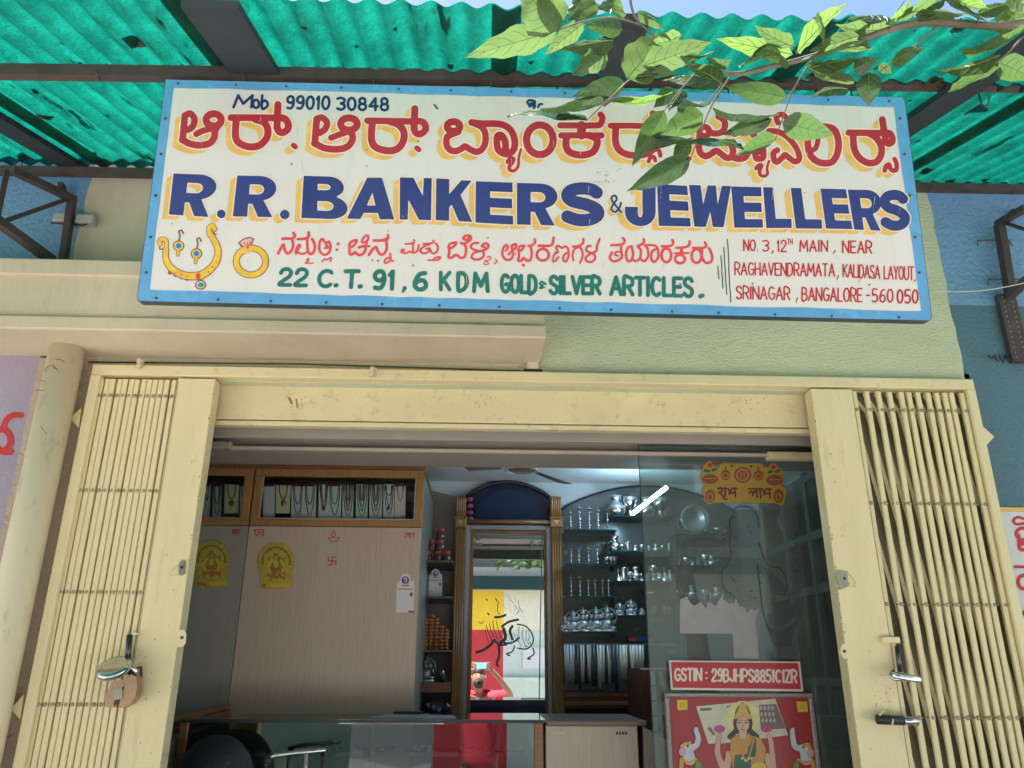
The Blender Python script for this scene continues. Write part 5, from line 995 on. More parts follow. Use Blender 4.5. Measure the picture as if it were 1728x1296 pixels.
for i, px_ in enumerate((716, 725, 734, 743, 751)):
    x = P(px_, 1080, 1.6).x + 0.004; ht = [9, 10, 9, 7, 6][i]
    t = thing('bangle_stack', 'stack of orange gold bangles, %s column from the left in the niche' % ['first', 'second', 'third', 'fourth', 'fifth'][i], 'bangles', (x, 1.62, zs_n['c']), 'bangle stacks in the niche')
    me_ = None
    for k_ in range(ht):
        if me_ is None: me_ = MB().lathe((x, 1.62, zs_n['c'] + 0.001), [(0.012, 0), (0.0165, 0.003), (0.0175, 0.009), (0.0165, 0.015), (0.012, 0.018)], 14).build('bangle', bgc, t, True, loc=(x, 1.62, zs_n['c']))
        else: o = me_.copy(); o.location = (random.uniform(-.0015, .0015), 0, k_ * 0.0195); col.objects.link(o)
SILV = mat('polished_silver', (0.60, 0.61, 0.63), 0.22, 1.0, var=.12, vs_=40)
SILV2 = mat('frosted_silver', (0.42, 0.43, 0.46), 0.38, 0.75, var=.3, vs_=60, bump=0.003, bs=120)
def idol(c, h, label, grp, m_=None):
    c = Vector(c); t = thing('silver_idol', label, 'idol', tuple(c), grp); m_ = m_ or SILV2
    b = MB(); b.lathe(c, [(h * .34, 0), (h * .36, h * .05), (h * .30, h * .10)], 14, .6); b.build('base', m_, t, True)
    b = MB(); b.ball(c + Vector((0, 0, h * .27)), (h * .24, h * .15, h * .20), 12, 8); b.ball(c + Vector((-h * .2, -h * .06, h * .15)), (h * .13, h * .1, h * .07), 8, 6); b.ball(c + Vector((h * .2, -h * .06, h * .15)), (h * .13, h * .1, h * .07), 8, 6)
    b.tube([c + Vector((-h * .18, -h * .04, h * .40)), c + Vector((-h * .30, -h * .06, h * .28)), c + Vector((-h * .18, -h * .12, h * .22))], h * .05, 6); b.tube([c + Vector((h * .18, -h * .04, h * .40)), c + Vector((h * .30, -h * .06, h * .30)), c + Vector((h * .24, -h * .1, h * .44))], h * .05, 6)
    b.build('figure', m_, t, True)
    MB().ball(c + Vector((0, -h * .03, h * .56)), (h * .13, h * .12, h * .14), 10, 7).ball(c + Vector((-h * .16, 0, h * .57)), (h * .08, h * .03, h * .1), 8, 5).ball(c + Vector((h * .16, 0, h * .57)), (h * .08, h * .03, h * .1), 8, 5).build('head', m_, t, True)
    MB().lathe(c + Vector((0, 0, h * .66)), [(h * .14, 0), (h * .12, h * .08), (h * .07, h * .16), (h * .02, h * .30)], 12).build('crown', m_, t, True)
    MB().tube([c + Vector((h * .36 * math.cos(a), h * .08, h * .5 + h * .36 * math.sin(a))) for a in [PI * (-.1 + 1.2 * i / 10) for i in range(11)]], h * .03, 5).build('arch_halo', m_, t, True)
idol((P(718, 1150, 1.6).x, 1.6, zs_n['d']), 0.15, 'silver seated idol on the wooden niche shelf below the bangles', 'idols')
bt = thing('dark_trinket', 'small dark trinket beside the silver idol in the niche', 'trinket', (P(746, 1150, 1.6).x, 1.6, zs_n['d'])); MB().ball((P(746, 1150, 1.6).x, 1.6, zs_n['d'] + .02), (0.022, .02, .022), 10, 7).build('body', BLACK, bt, True); MB().ball((P(746, 1150, 1.6).x, 1.6, zs_n['d'] + .05), (0.012, .012, .015), 8, 6).build('head', SILV2, bt, True)
db = thing('dark_polythene_bundle', 'crumpled dark plastic bundle at the foot of the niche', 'bundle', tuple(P(728, 1205, 1.5)))
m_ = MB(); rb2 = random.Random(2)
vs_b = []; 
for i in range(7): m_.ball(P(715 + i * 6, 1196 + rb2.uniform(-9, 8), 1.52), (0.03, .03, rb2.uniform(.02, .035)), 8, 6)
m_.build('bundle_body', mat('glossy_dark_plastic', (0.02, 0.022, 0.035), 0.12, var=.3, bump=.02, bs=40), db, True)
for i in range(3): MB().prism([P(718 + i * 9, 1188 + i * 4, 1.47), P(728 + i * 9, 1184 + i * 4, 1.47), P(724 + i * 9, 1196 + i * 3, 1.46)], (0, .004, 0)).build('painted_sheen', mat('sheen_grey_blue', (.16, .18, .25), .2), db)  # paler flecks, sheen on the dark plastic put into colour

# ---------------------------------------------------------------- silver display on glass shelves
BK = mat('dusky_mirror_backing', (0.13, 0.145, 0.145), 0.25, 0.25, var=.15, vs_=3)
xs0 = PRb + .001; xs1 = 1.70
z_l = P(1080, 862, 1.9).z; z_a = P(1080, 818, 1.9).z; zsb = P(1040, 1165, 1.88).z; wA = P(1245, 860, 1.9).x
pts = [(xs0, zsb), (wA, zsb), (wA, z_l)] + [(wA + (xs0 - wA) * i / 24, z_l + (z_a - z_l) * math.sin(PI * i / 24) ** .8) for i in range(1, 24)] + [(xs0, z_l)]
sd_ = thing('display_alcove', 'arched dark alcove with glass shelves for silverware right of the mirror door', 'display alcove', ((xs0 + wA) / 2, 1.93, zsb))
MB().prism([Vector((x, 1.935, z)) for x, z in pts], (0, 0.013, 0)).build('dark_backing', BK, sd_)
MB().tube([Vector((wA + (xs0 - wA) * i / 24, 1.93, z_l + (z_a - z_l) * math.sin(PI * i / 24) ** .8)) for i in range(25)], 0.006, 6).build('arch_edge', BLACK, sd_, True)
MB().bbox((wA, 1.86, ZS), (P(1290, 900, 1.86).x, 1.94, 2.60), .004).build('grey_column', mat('grey_column', (0.20, 0.22, 0.22), 0.5), sd_)
MB().bbox((xs0, 1.80, zsb - 0.10), (P(1130, 1180, 1.8).x, 1.93, zsb), 0.004).build('wooden_plinth', mat('dark_brown_wood', (0.10, 0.04, 0.025), 0.35, var=.3), sd_)
for i in range(2): MB().bbox((xs0, 1.79, zsb - 0.035 - i * .045), (P(1130, 1180, 1.8).x, 1.80, zsb - 0.012 - i * .045), 0.004).build('plinth_moulding', WOOD, sd_)
MB().box((xs0, 1.86, ZS), (P(1130, 1180, 1.8).x, 1.93, zsb - .101)).build('lower_panel', mat('dark_umber', (0.05, 0.03, 0.025), 0.5), sd_)
SHG = mat('green_glass_edge', (0.015, 0.05, 0.045), 0.1, var=0)
SHC = glass('shelf_glass', (0.75, 0.88, 0.84), 1.0)
shelves = []
def shelf(x0, x1, y, Y0=1.70):
    xa_, xb_ = P(x0, y, Y0).x, P(x1, y, Y0).x; z = P((x0 + x1) / 2, y, Y0).z
    t = MB().box((xa_, Y0 + .002, z - .006), (xb_, 1.93, z)).build('glass_shelf', SHC, sd_)
    MB().box((xa_, Y0 - .001, z - .0062), (xb_, Y0 + .0015, z + .0002)).build('polished_edge', SHG, t)
    for x in (x1 - 6,): MB().box((P(x, y, 1.78).x, 1.78, z - 0.025), (P(x + 3, y, 1.78).x, 1.93, z - .007)).build('bracket', BLACK, t)
    return z
zA = [shelf(953, 1042, y) for y in (893, 951, 1006, 1066)]
zB = [shelf(1034, 1140, y) for y in (870, 930, 980, 1038)]
zC = [shelf(1140, 1228, y, 1.66) for y in (899, 954, 1011)]
MB().box((P(953, 1087, 1.74).x, 1.74, P(1040, 1089, 1.74).z), (P(1140, 1087, 1.74).x, 1.75, P(1040, 1086, 1.74).z)).build('hanging_rail', mat('rail_blue_steel', (0.2, 0.22, 0.28), 0.3, .6), sd_)
MB().box((P(1145, 1000, 1.75).x, 1.74, P(1040, 1160, 1.74).z), (P(1147, 1000, 1.75).x, 1.75, P(1040, 850, 1.74).z)).build('upright', BLACK, sd_)
G_LAMP = 'silver oil lamps on the glass shelves'; G_PC = 'small silver pieces on the glass shelves'
ORD = ['first', 'second', 'third', 'fourth', 'fifth', 'sixth', 'seventh', 'eighth', 'ninth', 'tenth', 'eleventh', 'twelfth']
def lamp(px_, y, z, h, label, cup=True, gold=False):
    x = P(px_, y, 1.8).x; t = thing('silver_lamp', label, 'oil lamp', (x, 1.8, z), G_LAMP); r = h * .13
    MB().lathe((x, 1.8, z), [(r, 0), (r * 1.05, h * .03), (r * .5, h * .08), (r * .2, h * .12), (r * .2, h * .2), (r * .55, h * .23), (r * .2, h * .27), (r * .18, h * .42), (r * .5, h * .45), (r * .18, h * .49), (r * .16, h * .66), (r * .4, h * .69), (r * .15, h * .73), (r * .15, h * .8)], 12).build('stem', SILV, t, True)
    if cup: MB().lathe((x, 1.8, z + h * .8), [(r * .15, 0), (r * .8, h * .03), (r * .85, h * .06), (r * .3, h * .07), (r * .12, h * .12), (r * .05, h * .2)], 12).build('bowl', SILV if not gold else mat('brass_bright', (.55, .35, .06), .3, .8), t, True)
def piece(px_, y, z, h, kind, label, gold=False, Y=1.78):
    x = P(px_, y, Y).x; c = (x, Y, z); m_ = SILV if not gold else mat('brass_bright', (.55, .35, .06), .3, .8)
    nm, ct, pr = {'cup': ('silver_cup', 'cup', [(h * .3, 0), (h * .12, h * .08), (h * .1, h * .4), (h * .34, h * .55), (h * .4, h * .95), (h * .36, h)]),
                  'tumbler': ('silver_tumbler', 'tumbler', [(h * .24, 0), (h * .26, h * .1), (h * .33, h * .95), (h * .36, h)]),
                  'bowl': ('silver_bowl', 'bowl', [(h * .3, 0), (h * .4, h * .15), (h * .75, h * .8), (h * .8, h)]),
                  'pot': ('silver_pot', 'pot', [(h * .2, 0), (h * .38, h * .15), (h * .45, h * .4), (h * .3, h * .62), (h * .16, h * .72), (h * .26, h * .85), (h * .28, h)]),
                  'bell': ('silver_bell', 'bell', [(h * .34, 0), (h * .26, h * .1), (h * .2, h * .35), (h * .06, h * .45), (h * .05, h * .8), (h * .12, h * .86), (h * .03, h)])}[kind]
    o = MB().lathe(c, pr, 14).build(nm, m_, None, True, loc=c); tag(o, label, ct, G_PC); return o
rowsn = ['top', 'second', 'third', 'lowest']
for i, px_ in enumerate((963, 978, 994, 1009, 1025)): lamp(px_, 870, zA[0], [0.135, 0.175, 0.17, 0.16, 0.165][i], 'tall slim silver lamp, %s from the right pilaster on the top left shelf' % ORD[i])
for i, px_ in enumerate((964, 977, 993, 1008)): lamp(px_, 930, zA[1], [0.115, 0.12, 0.12, 0.145][i], 'slim silver lamp, %s from the right pilaster on the second left shelf' % ORD[i], gold=(i == 2))
for i, px_ in enumerate((1024, 1031, 1037)): piece(px_, 945, zA[1], 0.05, 'cup', 'tiny silver cup, %s in the cluster at the right end of the second left shelf' % ORD[i])
for i, px_ in enumerate((964, 979, 993, 1004, 1017, 1027)): lamp(px_, 990, zA[2], [0.14, 0.14, 0.115, 0.115, 0.12, 0.12][i], 'silver %s, %s from the right pilaster on the third left shelf' % ('lamp with brass top' if i in (2, 3) else 'candle lamp', ORD[i]), gold=i in (2, 3))
for i, px_ in enumerate((953.5, 967, 984, 1006, 1025)): idol((P(px_, 1050, 1.78).x, 1.78, zA[3]), [0.10, 0.135, 0.15, 0.155, 0.165][i], 'frosted silver idol, %s from the right pilaster on the lowest left shelf' % ORD[i], 'silver idols')
for i, (px_, h, kd) in enumerate(((1040, 0.14, 'pot'), (1063, 0.13, 'cup'), (1089, 0.13, 'pot'), (1113, 0.13, 'cup'))): piece(px_, 850, zB[0], h, kd, 'large silver %s, %s from the left on the highest right shelf near the tube light' % (kd, ORD[i]))
for i in range(9): piece(1037 + i * 11.5, 920, zB[1], [0.10, 0.05, 0.065, 0.045, 0.05, 0.045, 0.055, 0.045, 0.06][i], ['pot', 'cup', 'tumbler'][i % 3], 'small silver %s, %s from the left on the upper middle shelf' % (['pot', 'cup', 'tumbler'][i % 3], ORD[i]))
for i in range(10): piece(1043 + i * 9.8, 965, zB[2], [0.075, 0.085, 0.06, 0.09, 0.055, 0.05, 0.10, 0.06, 0.095, 0.07][i], ['bell', 'tumbler', 'cup', 'pot'][i % 4], 'silver %s, %s from the left on the middle shelf' % (['bell', 'tumbler', 'cup', 'pot'][i % 4], ORD[i]))
for i, (px_, h) in enumerate(((1046, .08), (1065, .1), (1083, .05))): idol((P(px_, 1030, 1.78).x, 1.78, zB[3]), h, 'small silver idol, %s from the left on the low middle shelf' % ORD[i], 'silver idols')
for i, px_ in enumerate((1104, 1122, 1130)): piece(px_, 1030, zB[3], 0.055, 'tumbler', 'little glassy silver tumbler, %s from the idols on the low middle shelf' % ORD[i])
# plates
def plate(px_, py, Y, r, label):
    c = P(px_, py, Y); t = thing('silver_plate', label, 'plate', tuple(c), 'upright silver plates')
    MB().lathe(c, [(r * .05, .004), (r * .55, .002), (r * .62, -.006), (r * .95, -.014), (r, -.012), (r, -.006), (r * .6, .008)], 32, axis='y').build('plate_body', mat('dull_silver', (.32, .35, .34), .3, .8, var=.3, vs_=14), t, True)
    MB().tube([c + Vector((r * math.cos(a), -.013, r * math.sin(a))) for a in [2 * PI * i / 32 for i in range(33)]], .0022, 5).build('beaded_rim', SILV, t, True)
plate(1172, 876, 1.74, 0.088, 'large round silver plate standing on the upper right shelf behind the glass'); plate(1153, 885, 1.78, 0.045, 'small round silver plate left of the large plate behind the glass'); plate(1332, 882, 1.55, 0.075, 'round silver plate near the right wall cabinet behind the glass')
for i in range(7): piece(1146 + i * 11, 945, zC[1], [.05, .06, .045, .055, .08, .075, .05][i], ['tumbler', 'cup', 'pot'][i % 3], 'dim silver %s, %s from the left on the shelf under the plates' % (['tumbler', 'cup', 'pot'][i % 3], ORD[i]))
for i in range(8): piece(1146 + i * 10.5, 1000, zC[2], [.07, .05, .09, .04, .065, .05, .08, .045][i], ['cup', 'bell', 'pot', 'tumbler'][i % 4], 'dim silver %s, %s from the left on the low shelf behind the glass' % (['cup', 'bell', 'pot', 'tumbler'][i % 4], ORD[i]))
for i in range(4): piece(1192 + i * 10, 890, zC[0], [.05, .06, .035, .05][i], ['cup', 'pot', 'bell', 'tumbler'][i], 'silver %s, %s right of the large plate on the upper right shelf' % (['cup', 'pot', 'bell', 'tumbler'][i], ORD[i]), Y=1.84)
for i in range(3): piece(1046 + i * 38, 862, zB[0], [.07, .08, .06][i], ['tumbler', 'bell', 'tumbler'][i], 'silver %s, %s of three between the large pots on the highest right shelf' % (['tumbler', 'bell', 'tumbler'][i], ORD[i]), Y=1.86)
piece(1211, 890, zC[0], .05, 'bowl', 'shallow silver bowl right of the large plate'); lamp(1177, 1000, zC[2], .09, 'single white silver lamp on the low shelf behind the glass')
lamp(1345, 1000, P(1345, 1120, 1.8).z, .28, 'tall slim silver rod lamp near the right wall cabinet', False)
# hanging silver chains
hcol = [mat('chain_silver', (.5, .5, .54), .4, .3, var=.2), mat('chain_pale', (.66, .62, .52), .4, .2), mat('chain_dark', (.10, .10, .12), .4, .5), mat('chain_blue', (.36, .40, .48), .4, .3)]
zr_ = P(1040, 1088, 1.74).z; rc = random.Random(4)
for i in range(24):
    px_ = 955 + i * 5.6; ln = rc.uniform(.20, .28) if i < 17 else rc.uniform(.13, .2); ww = rc.uniform(.009, .014)
    x = P(px_, 1120, 1.735).x; m_ = MB()
    for q_ in range(2): m_.tube([(x + (q_ - .5) * ww * 1.3, 1.733, zr_ - 0.002), (x + (q_ - .5) * ww * rc.uniform(.7, 1.6), 1.733, zr_ - ln * .5), (x + (q_ - .5) * ww * .5, 1.733, zr_ - ln)], ww * .55, 5)
    o = m_.build('silver_chain_bunch', rc.choice(hcol), None, True, loc=(x, 1.735, zr_)); tag(o, 'bunch of silver chains, number %d from the right pilaster on the hanging rail' % (i + 1), 'chain', 'chain bunches on the hanging rail')
NUMW = ORD + ['thirteenth', 'fourteenth', 'fifteenth', 'sixteenth', 'seventeenth', 'eighteenth', 'nineteenth', 'twentieth', 'twenty first', 'twenty second', 'twenty third', 'twenty fourth']
for i, o in enumerate([o for o in col.objects if o.name.startswith('silver_chain_bunch')]): o['label'] = 'thin silver chain bunch, %s from the right pilaster on the rail below the idols' % NUMW[i]
bx = thing('colourful_box', 'small dark box with red and blue panels above the hanging chains', 'box', tuple(P(1087, 1086, 1.80)))
a, b, c, d = R4(1060, 1073, 1115, 1085, 1.8); MB().bbox((a, 1.8, c), (b, 1.86, d), .003).build('box_body', BLACK, bx); MB().box((a + .01, 1.797, c + .01), (a + .05, 1.799, d - .01)).build('red_panel', REDD, bx); MB().box((a + .06, 1.797, c + .008), (a + .11, 1.799, d - .008)).build('blue_panel', NAVY, bx); MB().box((a + .12, 1.797, c + .01), (a + .16, 1.799, d - .01)).build('red_panel', REDD, bx)
cm_ = thing('security_camera', 'small black camera box with a bright strip below the middle shelf', 'camera', tuple(P(1095, 1003, 1.8))); a, b, c, d = R4(1084, 996, 1106, 1005, 1.8); MB().bbox((a, 1.78, c), (b, 1.84, d), .004).build('camera_body', BLACK, cm_); MB().box((a + .025, 1.777, c + .012), (a + .065, 1.7795, c + .02)).build('white_strip', WHITEP, cm_)
# right wall glazed cabinet
GF = mat('dark_green_frame', (0.05, 0.075, 0.065), 0.35, var=.2); XG = 1.80
rc_ = thing('glazed_wall_cabinet', 'dark green framed glass cabinet of small jewellery along the right wall', 'cabinet', (XG, 1.2, ZS))
MB().box((XG + .12, .45, ZS), (1.995, 1.9, 2.70)).build('velvet_back', mat('dark_red_velvet', (0.045, 0.012, 0.014), 0.8, var=.4, vs_=30), rc_)
for y in (0.45, 0.80, 1.15, 1.50, 1.86): MB().box((XG, y, ZS), (XG + .03, y + .045, 2.68)).build('stile', GF, rc_)
for z in (1.15, 1.55, 2.02, 2.30, 2.62): MB().box((XG + .001, .496, z), (XG + .029, 1.859, z + .04)).build('rail', GF, rc_)
m_ = MB(); rv_ = random.Random(8)
for i in range(160): m_.ball((XG + .115, rv_.uniform(.5, 1.85), rv_.uniform(1.2, 2.6)), rv_.uniform(.003, .009), 5, 4)
tag(m_.build('jewel_dots', SILV, rc_), kind='stuff')
MB().box((XG + .01, .496, ZS), (XG + .013, 1.859, 2.62)).build('pane', CLEAR, rc_)
lamp(1362, 905, P(1362, 908, 1.4).z, .03, 'small silver hanging lamp in front of the right wall cabinet')

# ---------------------------------------------------------------- ceiling fan and tube light
fh = P(880, 797, 1.15); fn = thing('ceiling_fan', 'cream ceiling fan partly hidden behind the shutter beam', 'fan', (fh.x, 1.15, 2.78))
FM = mat('fan_cream', (0.50, 0.45, 0.36), 0.35); FB = mat('fan_blade_brown', (0.12, 0.10, 0.09), 0.4)
MB().lathe((fh.x, 1.15, fh.z), [(0.05, 0), (0.075, 0.015), (0.075, 0.045), (0.04, 0.06)], 20).build('motor', FB, fn, True)
MB().tube([(fh.x + .09 * math.cos(a), 1.15 + .09 * math.sin(a), fh.z + .012) for a in [2 * PI * i / 24 for i in range(25)]], .007, 6).build('trim_ring', FM, fn, True)
MB().tube([(fh.x, 1.15, fh.z + .06), (fh.x, 1.15, 2.78)], .012, 8).build('down_rod', FM, fn, True)
for a in (175, 295, 55):
    r_ = math.radians(a); d_ = Vector((math.cos(r_), math.sin(r_), 0)); n_ = Vector((-d_.y, d_.x, .18)).normalized(); c0 = Vector((fh.x, 1.15, fh.z + .03))
    L1, L2 = (.11, .30) if a == 175 else (.11, .5)
    MB().prism([c0 + d_ * L1 - n_ * .03, c0 + d_ * L2 - n_ * .05, c0 + d_ * (L2 + .02), c0 + d_ * L2 + n_ * .045, c0 + d_ * L1 + n_ * .03], (0, 0, .004)).build('blade', FB, fn)
tl = thing('tube_light', 'lit blue white tube light slanting in front of the silver shelves', 'tube light', tuple(P(1100, 840, 1.2)))
MB().tube([P(1124, 823, 0.95), P(1067, 867, 1.62)], 0.0105, 12).build('lit_tube', mat('lit_tube', (0.8, 0.9, 1), 0.4, var=0, emit=((0.50, 0.80, 1.0), 30.0)), tl, True)
MB().bar(P(1127, 820, 0.92), P(1065, 868.5, 1.66), 0.006, 0.006).build('batten', AL, tl)

# ---------------------------------------------------------------- glass counter
YK = 0.60
zc = P(600, 1214, YK).z; xk0, xk1 = P(300, 1250, YK).x, P(917, 1250, YK).x
ct = thing('glass_counter', 'glass topped display counter with brown wooden posts inside the opening', 'counter', ((xk0 + xk1) / 2, YK, ZS))
RG = glass('counter_front_glass', (0.7, 0.75, 0.72), 3.6, rough=0.01)
MB().box((xk0, YK, zc - .012), (xk1 + .01, YK + .50, zc)).build('glass_top', mat('dark_glossy_top', (0.05, 0.06, 0.06), 0.03, var=0, spec=0.9), ct)
MB().box((xk0 + .004, YK - .001, zc - .014), (xk1, YK + .004, zc - .003)).build('black_edge', BLACK, ct)
MB().bbox((xk0, YK, ZS), (xk0 + .035, YK + .04, zc - .013), .003).build('post', WOOD, ct); MB().bbox((xk1 - .04, YK, ZS), (xk1, YK + .04, zc - .013), .003).build('post', WOOD, ct)
xm_ = P(628, 1250, YK).x; MB().bbox((xm_ - .012, YK + .02, ZS), (xm_ + .012, YK + .05, zc - .013), .003).build('post', WOOD, ct)
MB().box((xk0 + .036, YK + .006, ZS), (xk1 - .041, YK + .012, zc - .014)).build('front_glass', RG, ct)
MB().box((xk0 + .036, YK + .45, ZS), (xk1 - .041, YK + .46, zc - .014)).build('back_board', mat('dim_back_board', (0.12, 0.14, 0.13), 0.5), ct)
tr_ = random.Random(6)
jl = MB()
for i in range(150): jl.ball((tr_.uniform(xk0 + .08, xk1 - .08), YK + tr_.uniform(.13, .34), zc - .135), (tr_.uniform(.004, .012), tr_.uniform(.004, .012), .005), 6, 4)
jl.build('jewellery', mat('counter_gold', (.65, .42, .10), .3, .8), ct, True)['kind'] = 'stuff'
for i in range(10):
    x = xk0 + .15 + i * (xk1 - xk0 - .3) / 9; t = MB().bbox((x - .06, YK + .12, zc - .16), (x + .06, YK + .35, zc - .14), .004)
    tag(t.build('jewellery_tray', mat('tray_velvet_%d' % (i % 3), [(0.35, .04, .05), (.45, .45, .42), (.08, .2, .2)][i % 3], .6), None, loc=(x, YK + .23, zc - .16)), 'dim jewellery tray, %s from the left under the counter glass' % ORD[i], 'tray', 'jewellery trays in the counter')
pp = thing('paper_sheet', 'grey paper sheets lying on the counter in front of the mirror', 'papers', tuple(P(720, 1216, YK + .1)))
MB().prism([Vector((P(624, 1214, YK).x, YK + .05, zc + .001)), Vector((P(770, 1214, YK).x, YK + .03, zc + .001)), Vector((P(762, 1210, YK).x, YK + .2, zc + .001)), Vector((P(640, 1210, YK).x, YK + .26, zc + .001))], (0, 0, .006)).build('sheet', mat('grey_blue_paper', (0.30, 0.32, 0.38), 0.5), pp)
MB().prism([P(690, 1212, YK + .2), P(716, 1206, YK + .28), P(742, 1210, YK + .3), P(735, 1216, YK + .2)], (0, .02, .004)).build('curled_sheet', mat('grey_blue_paper2', (0.24, 0.26, 0.32), 0.5), pp)
MB().box((P(664, 1208, YK + .3).x, YK + .30, zc + .002), (P(712, 1208, YK + .3).x, YK + .34, zc + .016)).build('black_folder', BLACK, pp)
# beige counter at right
xq0, xq1 = P(922, 1260, YK).x, P(1078, 1260, YK).x
zc2 = P(1000, 1216, YK + .02).z
c2 = thing('beige_counter', 'low beige laminate counter unit between the glass counter and the poster', 'counter', ((xq0 + xq1) / 2, YK, ZS))
MB().bbox((xq0 - .002, YK + .01, ZS), (xq1, YK + .5, zc2 - .02), .003).build('counter_body', LAM, c2); MB().bbox((xq0, YK - .01, zc2 - .019), (xq1 + .04, YK + .52, zc2), .003).build('counter_top', mat('brown_top_edge', (0.16, 0.12, 0.10), 0.3), c2)
for i in range(4): 
    for (bx_, k_) in ((934, 0), (1040, 1)): MB().box((P(bx_ + i * 5, 1236, YK).x, YK + .008, P(bx_, 1240, YK).z), (P(bx_ + 3.4 + i * 5, 1236, YK).x, YK + .0095, P(bx_, 1235, YK).z)).build('vent_mark', mat('pale_mark', (.5, .48, .42), .5) if k_ == 0 else BLACK, c2)
# wooden side unit behind the poster with hanging strips
xw0, xw1 = P(1083, 1180, 1.1).x, P(1135, 1180, 1.1).x; zw = P(1110, 1128, 1.1).z
su = thing('wooden_side_unit', 'dark brown wooden unit with hanging coloured strips left of the red number plate', 'side unit', ((xw0 + xw1) / 2, 1.1, ZS))
MB().bbox((xw0, 1.1, ZS), (xw0 + .05, 1.5, zw), .004).build('side_panel', mat('dark_brown_wood', (0.1, .04, .025), .35), su); MB().bbox((xw0 + .051, 1.1, zw - .02), (xw1 + .3, 1.5, zw), .004).build('top', WOOD, su); MB().box((xw0 + .051, 1.3, ZS), (xw1 + .3, 1.31, zw - .021)).build('back', BLACK, su)
for (px_, mm_, l_) in ((1099, WHITEP, 'white'), (1113, YEL, 'yellow')):
    for i in range(4): MB().box((P(px_, 1150, 1.08).x, 1.08, zw - .10 - i * .07 + .02), (P(px_ + 7, 1150, 1.08).x, 1.09, zw - .035 - i * .07 + .02)).build('sachet', mm_ if i % 2 == 0 or l_ == 'white' else REDD, su)
# slanted grey panel and red edged board at the far right bottom of the unit
MB().prism([P(1085, 1226, .55), P(1128, 1250, .45), P(1128, 1300, .45), P(1087, 1300, .55)], (0, .01, 0)).build('slanted_side', mat('brown_grey_side', (.16, .13, .11), .5), c2)
# wood trim at left under the cabinet
tm = thing('brown_ledge', 'brown stepped wooden ledge meeting the cabinet at the left of the counter', 'ledge', tuple(P(330, 1230, .8)))
for i in range(3): MB().bar(P(275, 1217 + i * 11, 0.60) , P(384, 1192 + i * 9, 0.985), 0.03, 0.02).build('ledge_strip', WOOD, tm)
MB().prism([P(285, 1250, .6), P(384, 1218, .98), P(384, 1330, .98), P(285, 1360, .6)], (0, .01, 0)).build('ledge_skirt', LAM2, tm)
# backpack and chrome stand
bkp = thing('backpack', 'black backpack with a loop handle standing before the counter glass at the lower left', 'backpack', tuple(P(360, 1330, .45)))
BP = mat('black_nylon', (0.012, 0.013, 0.02), 0.55, var=.3, bump=.004, bs=40)
c0 = P(362, 1310, .45); MB().ball(c0 + Vector((0, 0, -.03)), (0.165, 0.09, 0.185), 20, 14).build('bag_body', BP, bkp, True); MB().ball(c0 + Vector((.02, -.05, -.1)), (0.13, 0.08, 0.13), 16, 10).build('front_pocket', BP, bkp, True)
MB().tube([P(340, 1262, .44), P(341, 1248, .44), P(352, 1243, .44), P(364, 1248, .44), P(368, 1262, .44)], .006, 8).build('loop_handle', BP, bkp, True)
st_ = thing('stool', 'dark stool carrying the black backpack before the counter', 'stool', (c0.x, .47, ZS)); MB().lathe((c0.x, .47, c0.z - .26), [(.17, 0), (.18, .02), (.17, .045)], 24).build('seat', BLACK, st_, True)
for sx_, sy_ in ((-1, -1), (1, -1), (1, 1), (-1, 1)): MB().tube([(c0.x + .10 * sx_, .47 + .08 * sy_, c0.z - .26), (c0.x + .15 * sx_, .47 + .10 * sy_ , ZS)], .012, 8).build('leg', CHROME, st_, True)
cs = thing('chrome_stand', 'chrome tubular T shaped rail standing in front of the counter glass', 'chrome rail', tuple(P(516, 1400, .42)))
MB().tube([P(448, 1296, .40), P(450, 1282, .40), P(462, 1275, .41), P(500, 1270, .42), P(550, 1266, .42)], .010, 10).build('top_rail', CHROME, cs, True); pp_ = P(517, 1268, .42); MB().tube([pp_, (pp_.x, .42, ZS + .01)], .010, 10).build('post', CHROME, cs, True); MB().lathe((pp_.x, .42, ZS), [(.12, 0), (.12, .008), (.02, .03)], 20).build('base_disc', CHROME, cs, True); pq_ = P(448, 1296, .40); MB().tube([pq_, (pq_.x, .40, pq_.z - .25), (pp_.x, .42, pq_.z - .30)], .010, 10).build('side_tube', CHROME, cs, True); MB().ball(P(452, 1283, .4), .018, 10, 8).build('joint', BLACK, cs, True)

# ---------------------------------------------------------------- glass partition with sticker, plate and poster
YGL = 0.34
gp = thing('glass_partition', 'tall clear glass panel with faint etched figure and painted jagged reflection at the right of the opening', 'glass panel', (P(1280, 1100, YGL).x, YGL, ZS))
xg0 = P(1092, 1030, YGL).x; xg1 = 1.70
MB().box((xg0, YGL, ZS), (xg1, YGL + .008, 2.60)).build('pane', glass('hazy_glass', (0.74, 0.82, 0.79), 1.6, haze=0.16, hcol=(0.33, 0.38, 0.36)), gp)  # uneven grey haze mixed into the pane
MB().box((xg0 - .003, YGL - .0005, ZS), (xg0 - .0005, YGL + .0085, 2.60)).build('polished_edge', SHG, gp)
gm = ymap(YGL)
tf = Ink((1100, 760), 3.6).G([(170, 905), (215, 890), (235, 925), (255, 945), (275, 935), (297, 922), (330, 962), (337, 925), (355, 925), (390, 948), (410, 905), (435, 865), (432, 905), (470, 932), (498, 930), (510, 893), (530, 945), (560, 950), (580, 985), (595, 962), (630, 972), (652, 960), (628, 1040), (640, 1150), (655, 1280), (500, 1280), (492, 1115), (170, 1112)])
tf.mesh(gm, 0.001, step=1.2).build('jagged_reflection', mat('reflection_grey', (0.30, 0.29, 0.29), 0.6, var=.12, vs_=18, bump=.002, bs=30), gp)  # pale jagged patch painted on the glass in place of a reflection
